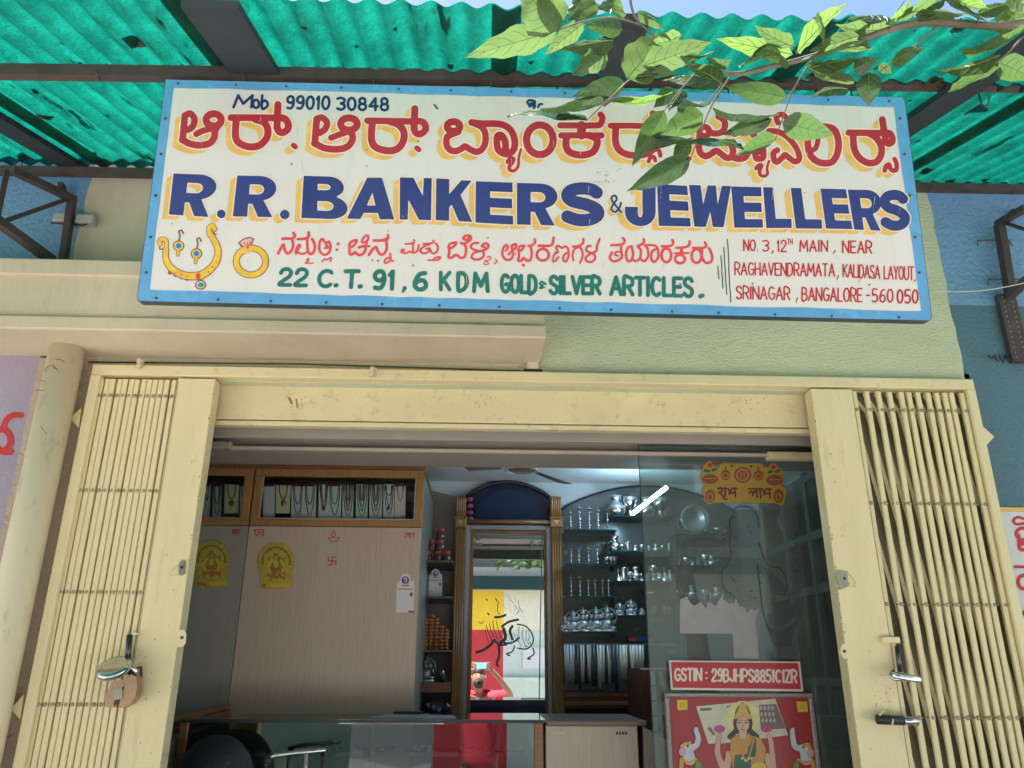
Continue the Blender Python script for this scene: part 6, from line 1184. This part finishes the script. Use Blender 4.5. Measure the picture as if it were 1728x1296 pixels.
et = Ink((1100, 760), 3.6); re_ = random.Random(12)
for q_ in ([(490, 400), (470, 440), (480, 500), (470, 560)], [(500, 360), (540, 340), (600, 350), (640, 400), (650, 470)], [(470, 560), (480, 640), (430, 740), (440, 840), (500, 880)], [(650, 560), (700, 690), (780, 720), (820, 800), (800, 880)], [(640, 700), (660, 860), (680, 1000), (720, 1100)], [(760, 870), (820, 880), (900, 850)]): et.S(q_, 3)
for i in range(10): et.S([(690 + i * 6, 1060 + i * 14), (780, 1100 + i * 10), (880 - i * 4, 1040 + i * 16)], 2.2)
for i in range(7): et.S([(700, 1050 - i * 8), (790 + i * 4, 1060 - i * 14), (870, 1000 - i * 12)], 1.6)
for i in range(7): et.S([(690 + i * 14, 720 + i * 10), (720 + i * 16, 800 + i * 8), (730 + i * 12, 860)], 1.8)
for i in range(60):
    x = re_.choice((600, 490, 660, 880)) + re_.gauss(0, 16); y = re_.uniform(390, 900); et.S([(x - 6, y), (x, y + re_.uniform(-8, 8)), (x + 6, y + 3)], 2)
EF = Ink((1100, 760), 3.6).G(smooth_path([(500, 350), (560, 320), (620, 340), (660, 420), (655, 560), (700, 690), (790, 720), (830, 830), (905, 850), (930, 960), (890, 1060), (900, 1180), (860, 1290), (660, 1290), (650, 1160), (655, 960), (560, 950), (500, 900), (440, 860), (420, 760), (470, 690), (470, 560), (470, 440)], True, 4))
EF.mesh(gm, 0.0006, step=1.2).build('etched_fill', glass('etched_fill_glass', (0.85, 0.88, 0.87), 0.6, haze=.16, hcol=(.30, .36, .36)), gp)
et.mesh(gm, 0.001, step=.7).build('etched_figure', mat('etched_line', (0.025, 0.032, 0.03), 0.6, var=0), gp)
# shubh labh sticker
ss = thing('festive_sticker', 'ornate golden wall sticker reading Shubh Labh in Devanagari, on the glass panel', 'sticker', tuple(P(1253, 848, YGL)))
sm_ = ymap(YGL - .002); O2 = ((1170, 770), 10.16)
ol_ = [(240, 100), (300, 95), (330, 150), (440, 180), (510, 125), (840, 130), (1150, 130), (1200, 185), (1300, 190), (1330, 140), (1400, 130), (1440, 180), (1520, 230), (1530, 330), (1555, 400), (1500, 500), (1580, 560), (1590, 640), (1565, 720), (1550, 810), (1470, 840), (1400, 800), (900, 795), (875, 765), (840, 795), (380, 790), (290, 820), (200, 770), (185, 660), (150, 580), (180, 510), (200, 470), (135, 380), (150, 250), (190, 160)]
sp_ = smooth_path(ol_, True, 3)
Ink(*O2).G(sp_).mesh(sm_, 0.0005, grow=1.2, step=.6).build('sticker_edge', BRN, ss); Ink(*O2).G(sp_).mesh(sm_, 0.001, step=.6).build('sticker_ground', mat('sticker_gold', (0.34, 0.23, 0.035), 0.45, var=.1), ss)
A = Ink(*O2); A.G(ell(290, 390, 140, 85)[:-1]).G(ell(1395, 410, 145, 95)[:-1]).G(ell(290, 680, 85, 110)[:-1]).G(ell(1460, 680, 90, 120)[:-1]).G(ell(845, 320, 150, 140)[:-1]).G(ell(555, 320, 80, 90)[:-1]).G(ell(1120, 330, 85, 90)[:-1]).S([(555, 180), (555, 240)], 14).S([(1115, 190), (1115, 250)], 14)
A.mesh(sm_, 0.0015, step=.6).build('medallions', mat('sticker_rust', (0.20, 0.06, 0.03), 0.45, var=.3, vs_=40), ss)
A = Ink(*O2); A.E(845, 320, 100, 95, 14).S([(820, 270), (820, 370)], 9).S([(870, 270), (870, 370)], 9).E(555, 330, 50, 45, 8).E(1120, 340, 50, 45, 8).S([(200, 380), (380, 380)], 9).S([(1310, 400), (1490, 400)], 9).E(290, 700, 45, 60, 8).E(1460, 700, 45, 60, 8).S([(845, 600), (845, 680)], 30)
A.mesh(sm_, 0.002, step=.5).build('medallion_detail', mat('sticker_orange', (0.42, 0.19, 0.05), 0.45), ss)
A = Ink(*O2); A.D(285, 150, 40, 40).D(1375, 180, 40, 40); A.mesh(sm_, 0.002, step=.5).build('red_flowers', REDD, ss)
A = Ink(*O2); A.S([(200, 240), (260, 260)], 24).S([(330, 240), (390, 220)], 24).S([(1300, 270), (1340, 260)], 24).S([(1420, 260), (1470, 240)], 24).D(660, 165, 24).D(995, 170, 24); A.mesh(sm_, 0.002, step=.5).build('leaves', DKG, ss)
A = Ink(*O2); W_ = 15
for q_ in ([(425, 560), (470, 540), (495, 580), (450, 620), (430, 620)], [(455, 620), (500, 670)], [(545, 550), (545, 680)], [(505, 548), (575, 548)], [(535, 690), (505, 715), (540, 735), (575, 735)], [(600, 560), (622, 600), (650, 580)], [(622, 600), (640, 640), (612, 640)], [(630, 628), (705, 625)], [(712, 550), (722, 690)], [(655, 550), (745, 550)],
           [(945, 560), (1170, 560)], [(965, 640), (985, 600), (1020, 620), (1015, 670)], [(1020, 630), (1060, 600), (1085, 640)], [(1085, 570), (1090, 700)], [(1145, 570), (1155, 715)], [(1190, 570), (1212, 610), (1240, 590)], [(1212, 610), (1230, 650), (1202, 652)], [(1220, 640), (1300, 636)], [(1305, 560), (1315, 710)], [(1245, 562), (1340, 562)]): A.S(q_, W_)
A.mesh(sm_, 0.002, step=.4).build('lettering', mat('maroon_print', (0.12, 0.01, 0.03), 0.45, var=0), ss)
# GSTIN plate
gs = thing('number_plate', 'red plate with white border reading GSTIN : 29BJHPS8851C1ZR on the glass', 'plate', tuple(P(1243, 1166, .30)))
gpts = [(1129, 1114.5), (1350, 1116.5), (1355.5, 1167), (1132.5, 1164)]
MB().prism([P(x, y, .31) for x, y in gpts], (0, .004, 0)).build('plate_border', mat('off_white_plate', (.62, .56, .50), .4), gs)
GSM = ymap(.31); Ink().G([(1132, 1117), (1347, 1119), (1352, 1163), (1135.5, 1160.5)]).mesh(GSM, .001, step=1).build('red_field', mat('plate_red', (0.43, 0.03, 0.04), 0.3, var=.08), gs)
T = Ink(); txt(T, 'GSTIN', 1139, 1183.5, 1128.5, 1148, r=1.75, gap=.3); txt(T, ':', 1190, 1194, 1130, 1147, r=1.7); txt(T, '29BJHPS8851C1ZR', 1202, 1344, 1129.5, 1149, 1131.5, 1151.5, r=1.75, gap=.32)
T.mesh(GSM, .0016, step=.5).build('lettering', mat('plate_letter', (.66, .58, .50), .4, var=0), gs)
# poster
po = thing('goddess_poster', 'framed red poster of a seated goddess with lotuses and two white elephants', 'poster', tuple(P(1250, 1330, .30)))
PM = ymap(.31); xp0, xp1 = P(1125, 1235, .31).x, P(1378, 1235, .31).x; zp1 = P(1250, 1169, .31).z; zp0 = zp1 - .62; fr_w = .018
SF = mat('silver_bead_frame', (.30, .27, .27), .35, .4, var=.3, vs_=80, bump=.004, bs=200)
MB().bbox((xp0, .30, zp1 - fr_w), (xp1, .325, zp1), .004).build('frame_rail', SF, po)
for s_ in (xp0, xp1 - fr_w): MB().bbox((s_, .3005, zp0), (s_ + fr_w, .325, zp1 - fr_w - .0005), .004).build('frame_rail', SF, po)
MB().box((xp0 + fr_w, .312, zp0), (xp1 - fr_w, .33, zp1 - fr_w)).build('red_ground', mat('poster_red', (.33, .03, .035), .35, var=.1, vs_=4), po)
PM = ymap(.312); O3 = ((1100, 1160), 5.76); _n = [0]
def pl(nm, c, f, step=.6):
    i_ = Ink(*O3); f(i_); _n[0] += 1
    if nm in ('banknote', 'arm', 'lotus', 'blouse', 'sari', 'face', 'crown', 'elephant', 'elephant_ear', 'gold_pot'): i_.mesh(PM, .0004 + .0003 * _n[0] - .00015, grow=.55, step=step).build(nm + '_outline', mat('poster_line', (.09, .035, .025), .4), po)
    i_.mesh(PM, .0004 + .0003 * _n[0], step=step).build(nm, mat('poster_' + nm, c, .35, var=.12, vs_=30), po)
pl('banknote', (.52, .50, .38), lambda i: i.G([(430, 185), (1200, 108), (1325, 465), (700, 545), (548, 548)]))
pl('banknote_print', (.17, .12, .13), lambda i: i.G([(1040, 170), (1210, 160), (1300, 400), (1060, 415)]).S([(480, 215), (570, 210)], 14).S([(560, 400), (600, 450)], 14).S([(730, 190), (780, 180)], 6))
pl('banknote_figures', (.42, .36, .32), lambda i: [i.D(1060 + 38 * (k_ % 4) + 8 * (k_ // 4), 200 + 60 * (k_ // 4), 13, 20) for k_ in range(12)])
pl('halo', (.62, .55, .24), lambda i: i.D(885, 300, 165, 170))
pl('hair', (.045, .03, .03), lambda i: i.D(885, 350, 95, 120).S([(820, 420), (760, 480)], 26).S([(950, 420), (1020, 480)], 26))
pl('arm', (.55, .33, .24), lambda i: i.S([(690, 780), (640, 640), (645, 530), (660, 470)], 30, 20).S([(1180, 790), (1170, 640), (1160, 540), (1140, 470)], 30, 20).S([(720, 790), (745, 690), (740, 640)], 40, 22).S([(1150, 790), (1125, 700), (1120, 660)], 34, 22))
pl('lotus', (.45, .06, .18), lambda i: i.D(658, 405, 50, 34).D(1115, 402, 50, 34))
pl('blouse', (.48, .27, .07), lambda i: i.G([(770, 500), (850, 460), (950, 460), (1060, 500), (1110, 600), (1080, 790), (790, 790), (760, 600)]))
pl('sari', (.02, .11, .07), lambda i: i.G([(960, 470), (1010, 500), (1010, 650), (960, 700), (960, 790), (800, 790), (810, 660), (930, 650)]))
pl('face', (.60, .38, .27), lambda i: i.D(885, 355, 62, 82).S([(885, 430), (885, 470)], 38))
pl('crown', (.55, .36, .10), lambda i: i.G([(810, 290), (830, 200), (880, 145), (930, 200), (960, 290), (885, 262)]).S([(815, 300), (885, 268), (955, 300)], 10))
pl('crown_green', (.04, .14, .06), lambda i: i.S([(815, 250), (840, 190)], 9).S([(950, 250), (925, 190)], 9))
pl('necklace', (.52, .24, .06), lambda i: i.S([(810, 480), (850, 560), (890, 590), (940, 560), (970, 480)], 12).S([(830, 480), (870, 620), (925, 720), (960, 620), (990, 500)], 8))
pl('necklace_bead', (.62, .50, .30), lambda i: [i.D(880 + 30 * k_, 690 + (20 if k_ == 1 else 0), 13) for k_ in range(4)])
pl('facial_lines', (.10, .03, .03), lambda i: i.S([(840, 343), (870, 343)], 5).S([(905, 343), (935, 343)], 5).S([(835, 322), (870, 320)], 2.5).S([(902, 320), (938, 322)], 2.5).S([(885, 355), (882, 382), (890, 384)], 2).D(885, 318, 5))
pl('lips', (.40, .05, .06), lambda i: i.S([(868, 405), (885, 409), (902, 405)], 5))
pl('gold_pot', (.62, .42, .06), lambda i: i.D(1040, 775, 75, 50))
pl('elephant', (.50, .50, .56), lambda i: (i.D(350, 600, 60, 60), i.S([(330, 560), (400, 580), (440, 550), (450, 480), (430, 420), (432, 405)], 32, 20), i.S([(350, 640), (370, 700)], 55), i.D(1490, 610, 60, 60), i.S([(1510, 570), (1430, 590), (1385, 560), (1370, 480), (1365, 430), (1370, 412)], 32, 20), i.S([(1500, 650), (1500, 700)], 55)))
pl('elephant_ear', (.55, .33, .36), lambda i: i.D(292, 625, 30, 40).D(1545, 640, 30, 42))
pl('elephant_cap', (.55, .30, .06), lambda i: i.S([(290, 570), (330, 545), (370, 540)], 16).S([(1475, 560), (1520, 565), (1545, 600)], 16).S([(300, 700), (360, 730), (430, 700)], 12).S([(1420, 700), (1480, 730), (1560, 710)], 12).S([(290, 700), (285, 790)], 20).S([(1560, 720), (1575, 790)], 20))
pl('elephant_cloth', (.14, .24, .06), lambda i: i.G([(430, 690), (480, 740), (495, 800), (420, 800)]).G([(1420, 690), (1380, 740), (1370, 800), (1430, 800)]))
pl('elephant_eye', (.02, .02, .03), lambda i: i.D(348, 568, 12).D(1475, 582, 12))
pl('corner_square', (.62, .42, .04), lambda i: i.G([(243, 120), (345, 120), (348, 220), (248, 222)]).G([(1405, 133), (1510, 140), (1518, 238), (1418, 240)]))
pl('corner_mark', (.40, .22, .02), lambda i: i.E(296, 170, 18, 18, 4).E(1462, 190, 18, 18, 4))
# pale ledge behind the glass to the right of the poster
pb = thing('pale_shelf_unit', 'pale green ledge above a beige front right of the poster behind the glass', 'shelf unit', (P(1420, 1290, .8).x, .8, ZS))
a, b, c, d = R4(1375, 1208, 1470, 1262, .6); MB().bbox((a - .1, .6, c), (b + .05, .62, d), .003).build('pale_band', mat('pale_green_band', (.27, .34, .31), .4), pb); MB().bbox((a - .1, .605, ZS), (b + .05, .62, c - .001), .003).build('beige_front', LAM, pb)
# ---------------------------------------------------------------- overhanging branch with leaves
def leafmat(nm, c, tc_, mix, rough=.32):
    M = mat(nm, c, rough, var=.12, vs_=18, bump=0.0006, bs=120, spec=.5, dirt=.35, dcol=(0.16, 0.13, 0.04), ds=14, trans=(tc_, mix)); return M
LF = [leafmat('leaf_light', (0.095, 0.155, 0.055), (0.14, 0.24, 0.07), .5), leafmat('leaf_mid', (0.06, 0.12, 0.035), (0.09, 0.18, 0.045), .42), leafmat('leaf_dark', (0.035, 0.085, 0.035), (0.05, 0.11, 0.03), .25, .22), leafmat('leaf_yellowish', (0.11, 0.19, 0.05), (0.19, 0.33, 0.07), .5)]
BARK = mat('twig_bark', (0.17, 0.14, 0.10), 0.7, var=.25, vs_=30, bump=.001, bs=120); VEIN = leafmat('leaf_vein', (0.26, 0.36, 0.14), (0.35, 0.5, 0.18), .6)
tb = thing('tree_branch', 'leafy green branch hanging in front of the awning and the signboard top', 'tree branch', tuple(PD(1740, 30, 1.5)))
LV = [(941,51,878,-25,45,0),(941,51,783,97,27,0),(988,33,975,-20,30,0),(1030,22,1042,-12,27,0),(985,38,918,93,17,0),(1035,68,943,84,15,0),(1050,50,985,42,17,1),(1024,88,965,128,22,0),(1058,133,1122,56,40,0),(1055,140,965,163,20,2),(1010,178,912,186,11,2),(991,202,856,196,7,2),(1033,165,970,168,9,1),(1029,170,1135,156,9,3),(1075,128,1142,125,12,2),(1085,112,1202,70,27,0),
 (1338,92,1207,65,18,3),(1338,78,1273,43,15,0),(1345,88,1430,5,15,3),(1167,104,1196,92,7,1),(1198,104,1234,100,12,0),(1298,90,1250,113,9,2),(1330,105,1280,98,13,1),(1218,140,1153,112,13,1),(1328,164,1222,145,20,1),(1220,143,1117,136,11,1),(1137,150,1103,182,16,2),(1152,152,1128,188,13,2),
 (1121,186,1066,281,21,1),(1189,180,1143,198,10,2),(1187,193,1113,228,25,1),(1167,235,1070,262,11,2),(1165,240,1135,266,16,1),(1165,268,1057,323,22,2),(1168,235,1255,250,10,2),(1308,236,1242,262,15,1),(1302,202,1217,228,16,2),(1300,196,1203,184,7,2),(1320,207,1408,228,25,1),
 (1500,48,1410,42,15,0),(1500,30,1428,34,6,1),(1450,60,1366,86,16,0),(1502,42,1535,-2,9,3),(1545,32,1598,-3,7,1),(1550,35,1630,22,11,0),(1527,20,1590,-10,11,0),(1647,23,1598,5,10,1),(1650,24,1714,4,12,0),(1730,40,1674,18,22,3),(1668,48,1738,50,9,3),(1712,62,1622,86,14,1),(1688,93,1580,120,13,1),(1678,112,1600,156,11,1),(1686,105,1745,132,24,1),
 (1466,122,1466,180,22,2),(1440,118,1482,98,15,2),(1368,115,1452,98,11,0),(1430,125,1368,110,11,0),(1505,107,1562,80,14,1),(1430,150,1368,165,10,1),(1484,110,1505,124,9,1),(1368,97,1472,85,8,0),(1470,40,1420,62,11,0),(1150,60,1090,76,12,0),(1610,-5,1668,14,12,3),(1390,60,1372,30,10,0),(1260,62,1290,95,12,1),(1700,-8,1745,20,16,3),(905,-10,935,40,18,1),(1075,20,1120,52,9,0)]
rl = random.Random(11)
for (bx_, by_, tx, ty, w_, mi) in LV:
    low = min(by_, ty) > 135
    db = (1.78 if low else 1.45) + rl.uniform(-.05, .05); dt_ = db + rl.uniform(-.07, .07) * (2.2 if w_ < 12 else 1)
    A_ = PD(bx_, by_, db); T_ = PD(tx, ty, dt_); Lx = (T_ - A_); L = Lx.length; Lx.normalize()
    V_ = (A_ - CAM).normalized(); S_ = Lx.cross(V_).normalized(); N_ = S_.cross(Lx).normalized()
    hw = w_ * db / FPX; k_true = max(1.0, (0.30 * L) / hw) if w_ < 16 else 1.0
    roll = math.acos(min(1, 1 / k_true)) * rl.choice((-1, 1)); hw *= k_true
    S2 = S_ * math.cos(roll) + N_ * math.sin(roll); N2 = N_ * math.cos(roll) - S_ * math.sin(roll)
    fold = rl.uniform(.08, .42); curl = rl.uniform(-.16, .24); nU, nV = 13, 4; vs_ = []; fs_ = []
    asy = rl.uniform(-.06, .06)
    for i in range(nU + 1):
        u = i / nU; wd = (math.sin(PI * min(1, u * 1.02) ** 0.72)) ** 0.85 * (1 - .25 * u) if u < .86 else None
        if wd is None: u8 = .86; w8 = (math.sin(PI * (u8 * 1.02) ** 0.72)) ** 0.85 * (1 - .25 * u8); wd = w8 * (1 - (u - .86) / .14) ** 1.25
        for j in range(-nV, nV + 1):
            v = j / nV; wav = .05 * math.sin(u * 17 + v * 3) * abs(v)
            side = (1 + asy * (1 if v > 0 else -1)) * (1 + (.09 if mi in (0, 3) else .03) * math.sin(u * 23 + 40 * asy + (2 if v > 0 else 0)) * abs(v))
            p = A_ + Lx * (L * (u - .05 * abs(v) * math.sin(PI * u) * 0)) + S2 * (hw * wd * v * side) + N2 * (abs(v) * hw * wd * fold + wav * hw - curl * L * math.sin(PI * u) * .5 + .012 * hw * math.cos(u * 60 - abs(v) * 9))
            vs_.append(p)
    R_ = 2 * nV + 1
    for i in range(nU):
        for j in range(R_ - 1): fs_.append((i * R_ + j, i * R_ + j + 1, (i + 1) * R_ + j + 1, (i + 1) * R_ + j))
    lf = MB().add(vs_, fs_).build('leaf', LF[mi], tb, True, loc=A_)
    vm = MB(); mid = [vs_[i * R_ + nV] - N2 * .0006 for i in range(nU + 1)]; vm.tube(mid, [0.0011 * (1 - .8 * i / nU) for i in range(nU + 1)], 4)
    for i in range(2, nU - 2, 2):
        for sgn in (-1, 1):
            vm.tube([mid[i], vs_[min(nU, i + 1) * R_ + nV + sgn * 2] - N2 * .0005, vs_[min(nU, i + 2) * R_ + nV + sgn * 3] - N2 * .0005], 0.00045, 3)
    vm.build('vein', VEIN, lf)
def twig(pts, r0, r1, dep=1.45):
    q = smooth_path([(p[0], p[1]) for p in pts], False, 5); n = len(q)
    dp_ = [p[2] if len(p) > 2 else dep for p in pts]
    out = [PD(x, y, dp_[0] + (dp_[-1] - dp_[0]) * i / (n - 1)) for i, (x, y) in enumerate(q)]
    MB().tube(out, [r0 + (r1 - r0) * i / (n - 1) for i in range(n)], 8).build('twig', BARK, tb, True)
MB().tube([PD(x, y, 1.46) for x, y in smooth_path([(1165, 107), (1235, 125), (1300, 113), (1368, 96), (1450, 68), (1530, 42), (1600, 39), (1700, 44), (1760, 24)], False, 6)], [0.0035 + .0048 * i / 48 for i in range(49)], 10).build('main_branch', BARK, tb, True)
twig([(1180, 116), (1150, 150), (1121, 186, 1.78)], .0018, .0012); twig([(1235, 126), (1200, 180), (1166, 266, 1.78)], .0022, .0012); twig([(1374, 98), (1340, 150), (1308, 236, 1.78)], .002, .001); twig([(1062, -20), (1070, 25), (1105, 62)], .003, .002)
twig([(941, 51), (985, 36), (1035, 30), (1082, 42)], .0012, .0022); twig([(1020, 180, 1.7), (1058, 138, 1.5), (1105, 113)], .0012, .002); twig([(991, 202, 1.78), (1018, 176, 1.75), (1056, 140, 1.5)], .0012, .0012); twig([(1580, 45), (1540, 80), (1500, 110), (1484, 122)], .0018, .0012)
twig([(1728, 60), (1700, 90), (1670, 115), (1650, 135)], .0022, .001); twig([(1650, 24), (1650, 42)], .0015, .0015); twig([(1500, 52), (1510, 25), (1530, -5)], .0015, .001); twig([(1345, 92), (1335, 70)], .0012, .001); twig([(1010, 176, 1.78), (985, 165), (950, 178, 1.78)], .001, .0008)
twig([(1190, 180, 1.7), (1200, 165, 1.6), (1218, 142, 1.46)], .001, .001); twig([(1330, 164, 1.7), (1345, 140, 1.5)], .001, .001)
# ---------------------------------------------------------------- the street behind the camera (seen in the mirror and the counter glass)
YO = -9.0
def strw(nm, x0, x1, z0, z1, c, **k_): return tag(MB().box((x0, YO - .3, z0), (x1, YO, z1)).build(nm, mat(nm + '_paint', c, .8, var=.06, bump=.003, bs=20, **k_)), kind='structure')
strw('opposite_wall_yellow', -1.1, 0.42, 2.28, 3.02, (.80, .53, .04)); strw('opposite_wall_red', -1.1, 0.42, 0, 2.28, (.50, .04, .05)); strw('opposite_wall_cream', 0.42, 9, 2.28, 3.02, (.72, .68, .54)); strw('opposite_wall_mint', 0.42, 9, 0, 2.28, (.52, .60, .54)); strw('opposite_wall_dark_green', -9, -1.1, 0, 3.02, (.10, .17, .13)); strw('opposite_wall_band', -9, 9, 3.02, 3.47, (.66, .58, .50)); strw('opposite_wall_grey', -9, 9, 3.47, 4.4, (.13, .14, .125)); strw('opposite_wall_upper', -9, 9, 4.4, 6.3, (.72, .71, .68))
MB().box((.42, YO, 1.36), (9, YO + .1, 1.44))
ow = thing('opposite_awning', 'dark green awning across the street seen in the mirror', 'awning', (0, YO, 3.1)); MB().prism([(-5, YO, 3.30), (-5, YO + .3, 3.27), (-5, YO + .3, 3.25), (-5, YO, 3.28)], (12, 0, 0)).build('sheet', mat('dark_green_tin', (.006, .035, .03), .5), ow); MB().box((-5, YO + .3, 3.01), (7, YO + .32, 3.249)).build('valance', mat('dark_green_tin', (.015, .07, .055), .5), ow)
wn_ = thing('white_notice_board', 'white board on the mint wall across the street seen in the mirror', 'board', (1.03, YO, 1.6)); MB().bbox((.8, YO + .01, 1.58), (1.3, YO + .03, 1.96)).build('board_face', WHITEP, wn_)
lg = thing('wall_ledge', 'pale ledge along the mint wall across the street', 'ledge', (4, YO, 1.36)); MB().box((.42, YO + .001, 1.36), (9, YO + .1, 1.42)).build('ledge_body', mat('mint_ledge', (.55, .63, .58), .8), lg)
# tree behind the camera
tt_ = thing('street_tree', 'broad leafy street tree across the road behind the photographer', 'tree', (3.2, -8.0, 0)); MB().tube([(3.2, -8.0, 0), (3.1, -7.9, 2), (2.7, -7.5, 4), (2.0, -6.6, 5.2)], [.2, .16, .12, .08], 10).build('trunk', mat('tree_bark', (.12, .09, .07), .9, bump=.01, bs=20), tt_, True)
m_ = MB(); rt = random.Random(21)
for i in range(9000):
    c = Vector((rt.uniform(-9, 9), -8.2 + rt.gauss(0, .8), 9.0 + rt.gauss(0, 1.5)))
    a = Vector((rt.uniform(-1, 1), rt.uniform(-1, 1), rt.uniform(-.4, .4))).normalized() * .2; b = a.cross(Vector((rt.uniform(-1, 1), rt.uniform(-1, 1), 1))).normalized() * .12
    m_.add([c - a, c + b, c + a, c - b], [(0, 1, 2, 3)])
tag(m_.build('crown', LF[1], tt_), kind='stuff')
# planter shrub and white stall, seen in the counter glass
stl = thing('white_stall', 'white topped glass stall with yellow garland across the street', 'stall', (-1.1, -6.4, 0))
MB().bbox((-1.75, -6.9, 0.95), (-.45, -6.2, 1.02)).build('stall_top', WHITEP, stl); MB().box((-1.6, -6.8, 0), (-.6, -6.3, .949)).build('stall_body', mat('grey_stall', (.22, .25, .25), .3), stl); MB().tube([(-1.6, -6.19, 1.1), (-1.1, -6.19, 1.0), (-.6, -6.19, 1.1)], .03, 6).build('garland', YEL, stl, True)
# ---------------------------------------------------------------- the photographer
def skin(name, verts, edges, m_, par, sub=2):
    me = bpy.data.meshes.new(name); base = wloc(par); me.from_pydata([tuple(Vector(v[0]) - base) for v in verts], edges, []); me.materials.append(m_)
    o = bpy.data.objects.new(name, me); put(o, par); sk = o.modifiers.new('skin', 'SKIN'); sk.use_smooth_shade = True
    for i, v in enumerate(verts):
        r = v[1]; d = me.skin_vertices[0].data[i]; d.radius = r if isinstance(r, tuple) else (r, r); d.use_root = (i == 0)
    s_ = o.modifiers.new('sub', 'SUBSURF'); s_.levels = sub; s_.render_levels = sub; return o
YM = -3.62
pe = thing('person', 'bearded man in a red shirt raising a phone with both hands, seen in the mirror', 'person', (0, YM, 0))
SK = mat('skin_brown', (0.36, 0.17, 0.10), 0.5, var=.08); SH = mat('red_shirt', (0.55, 0.03, 0.06), 0.75, var=.1); TR = mat('dark_trousers', (0.03, 0.035, 0.06), 0.8); HR = mat('black_hair', (0.015, 0.012, 0.01), 0.6)
hx = -0.03
bv = [((0, YM, .84), .10), ((0, YM, 1.0), (.12, .09)), ((0, YM, 1.15), (.14, .10)), ((hx, YM + .01, 1.27), (.09, .08)), ((hx, YM + .04, 1.34), .055), ((hx, YM + .07, 1.41), (.07, .08)), ((hx, YM + .08, 1.49), (.078, .092)), ((hx, YM + .06, 1.55), (.06, .075)),
      ((-.19, YM, 1.23), .055), ((-.36, YM + .20, 1.24), .043), ((-.22, YM + .36, 1.45), .033), ((-.10, YM + .43, 1.60), .026),
      ((.19, YM, 1.23), .055), ((.38, YM + .18, 1.28), .043), ((.24, YM + .34, 1.47), .033), ((.10, YM + .43, 1.61), .026),
      ((-.10, YM, .80), .09), ((-.11, YM + .02, .45), .06), ((-.12, YM, .09), .04), ((-.13, YM + .14, .04), .035), ((.10, YM, .80), .09), ((.11, YM + .02, .45), .06), ((.12, YM, .09), .04), ((.13, YM + .14, .04), .035)]
skin('body', bv, [(0, 1), (1, 2), (2, 3), (3, 4), (4, 5), (5, 6), (6, 7), (2, 8), (8, 9), (9, 10), (10, 11), (2, 12), (12, 13), (13, 14), (14, 15), (0, 16), (16, 17), (17, 18), (18, 19), (0, 20), (20, 21), (21, 22), (22, 23)], SK, pe)
sv = [((0, YM, .66), (.20, .16)), ((0, YM, .98), (.18, .135)), ((0, YM, 1.16), (.20, .13)), ((hx, YM + .0, 1.29), (.12, .09)), ((-.19, YM, 1.27), .08), ((-.35, YM + .18, 1.26), .066), ((.19, YM, 1.27), .08), ((.37, YM + .17, 1.31), .066)]
skin('red_shirt', sv, [(0, 1), (1, 2), (2, 3), (2, 4), (4, 5), (2, 6), (6, 7)], SH, pe)
tv = [((0, YM, .84), (.14, .11)), ((-.09, YM, .70), .105), ((-.11, YM + .02, .45), .075), ((-.12, YM, .1), .06), ((.09, YM, .70), .105), ((.11, YM + .02, .45), .075), ((.12, YM, .1), .06)]
skin('trousers', tv, [(0, 1), (1, 2), (2, 3), (0, 4), (4, 5), (5, 6)], TR, pe)
hc = Vector((hx, YM + .07, 1.50))
MB().ball(hc + Vector((0, -.035, .055)), (.084, .088, .070), 20, 12).build('hair', HR, pe, True)
MB().ball(hc + Vector((0, .052, -.075)), (.068, .055, .06), 16, 12).build('beard', HR, pe, True)
MB().ball(hc + Vector((0, .125, -.012)), (.016, .022, .026), 10, 8).build('nose', SK, pe, True)
for s_ in (-1, 1):
    MB().ball(hc + Vector((s_ * .032, .094, .012)), (.011, .006, .005), 8, 6).build('eye', BLACK, pe, True); MB().ball(hc + Vector((s_ * .088, .0, -.01)), (.012, .02, .03), 8, 6).build('ear', SK, pe, True)
    MB().tube([hc + Vector((s_ * .018, .10, .03)), hc + Vector((s_ * .048, .092, .032))], .005, 6).build('eyebrow', HR, pe, True)
MB().tube([hc + Vector((-.02, .108, -.045)), hc + Vector((.02, .108, -.045))], .006, 6).build('mouth', mat('lip', (.25, .08, .06), .5), pe, True)
ph = thing('phone', 'slim pale phone held up by the man in the mirror', 'phone', (0, CAM.y - .02, 1.63))
fw_ = (cam.matrix_world.to_3x3() @ Vector((0, 0, -1))); upv = cam.matrix_world.to_3x3() @ Vector((0, 1, 0)); rgt = cam.matrix_world.to_3x3() @ Vector((1, 0, 0)); pcn = CAM - fw_ * .016 - upv * .01
MB().bar(pcn - rgt * .078, pcn + rgt * .078, 0.008, 0.075, up=tuple(upv)).build('phone_body', mat('phone_back', (.25, .5, .55), .15, .3, var=0), ph)
for s_ in (-1, 1):
    for k_, (ox, oz) in enumerate(((.0, .036), (.014, .018), (.018, 0.0), (.016, -.02))):
        w0 = Vector((s_ * .10, YM + .43, 1.605)) ; tip = pcn + rgt * (s_ * (.072 - ox * .8)) + upv * oz * 1.1 + fw_ * .009 * (1 if k_ else -1)
        midp = (w0 + tip) / 2 + rgt * (s_ * .026) + upv * (oz * .9)
        skin('finger', [(w0, .011), (midp, .0085), (tip + rgt * s_ * .014, .0078), (tip, .006)], [(0, 1), (1, 2), (2, 3)], SK, pe, 1)
    skin('thumb', [(Vector((s_ * .10, YM + .43, 1.60)), .012), (pcn + rgt * s_ * .09 - upv * .045, .010), (pcn + rgt * s_ * .06 - upv * .04 - fw_ * .012, .008)], [(0, 1), (1, 2)], SK, pe, 1)
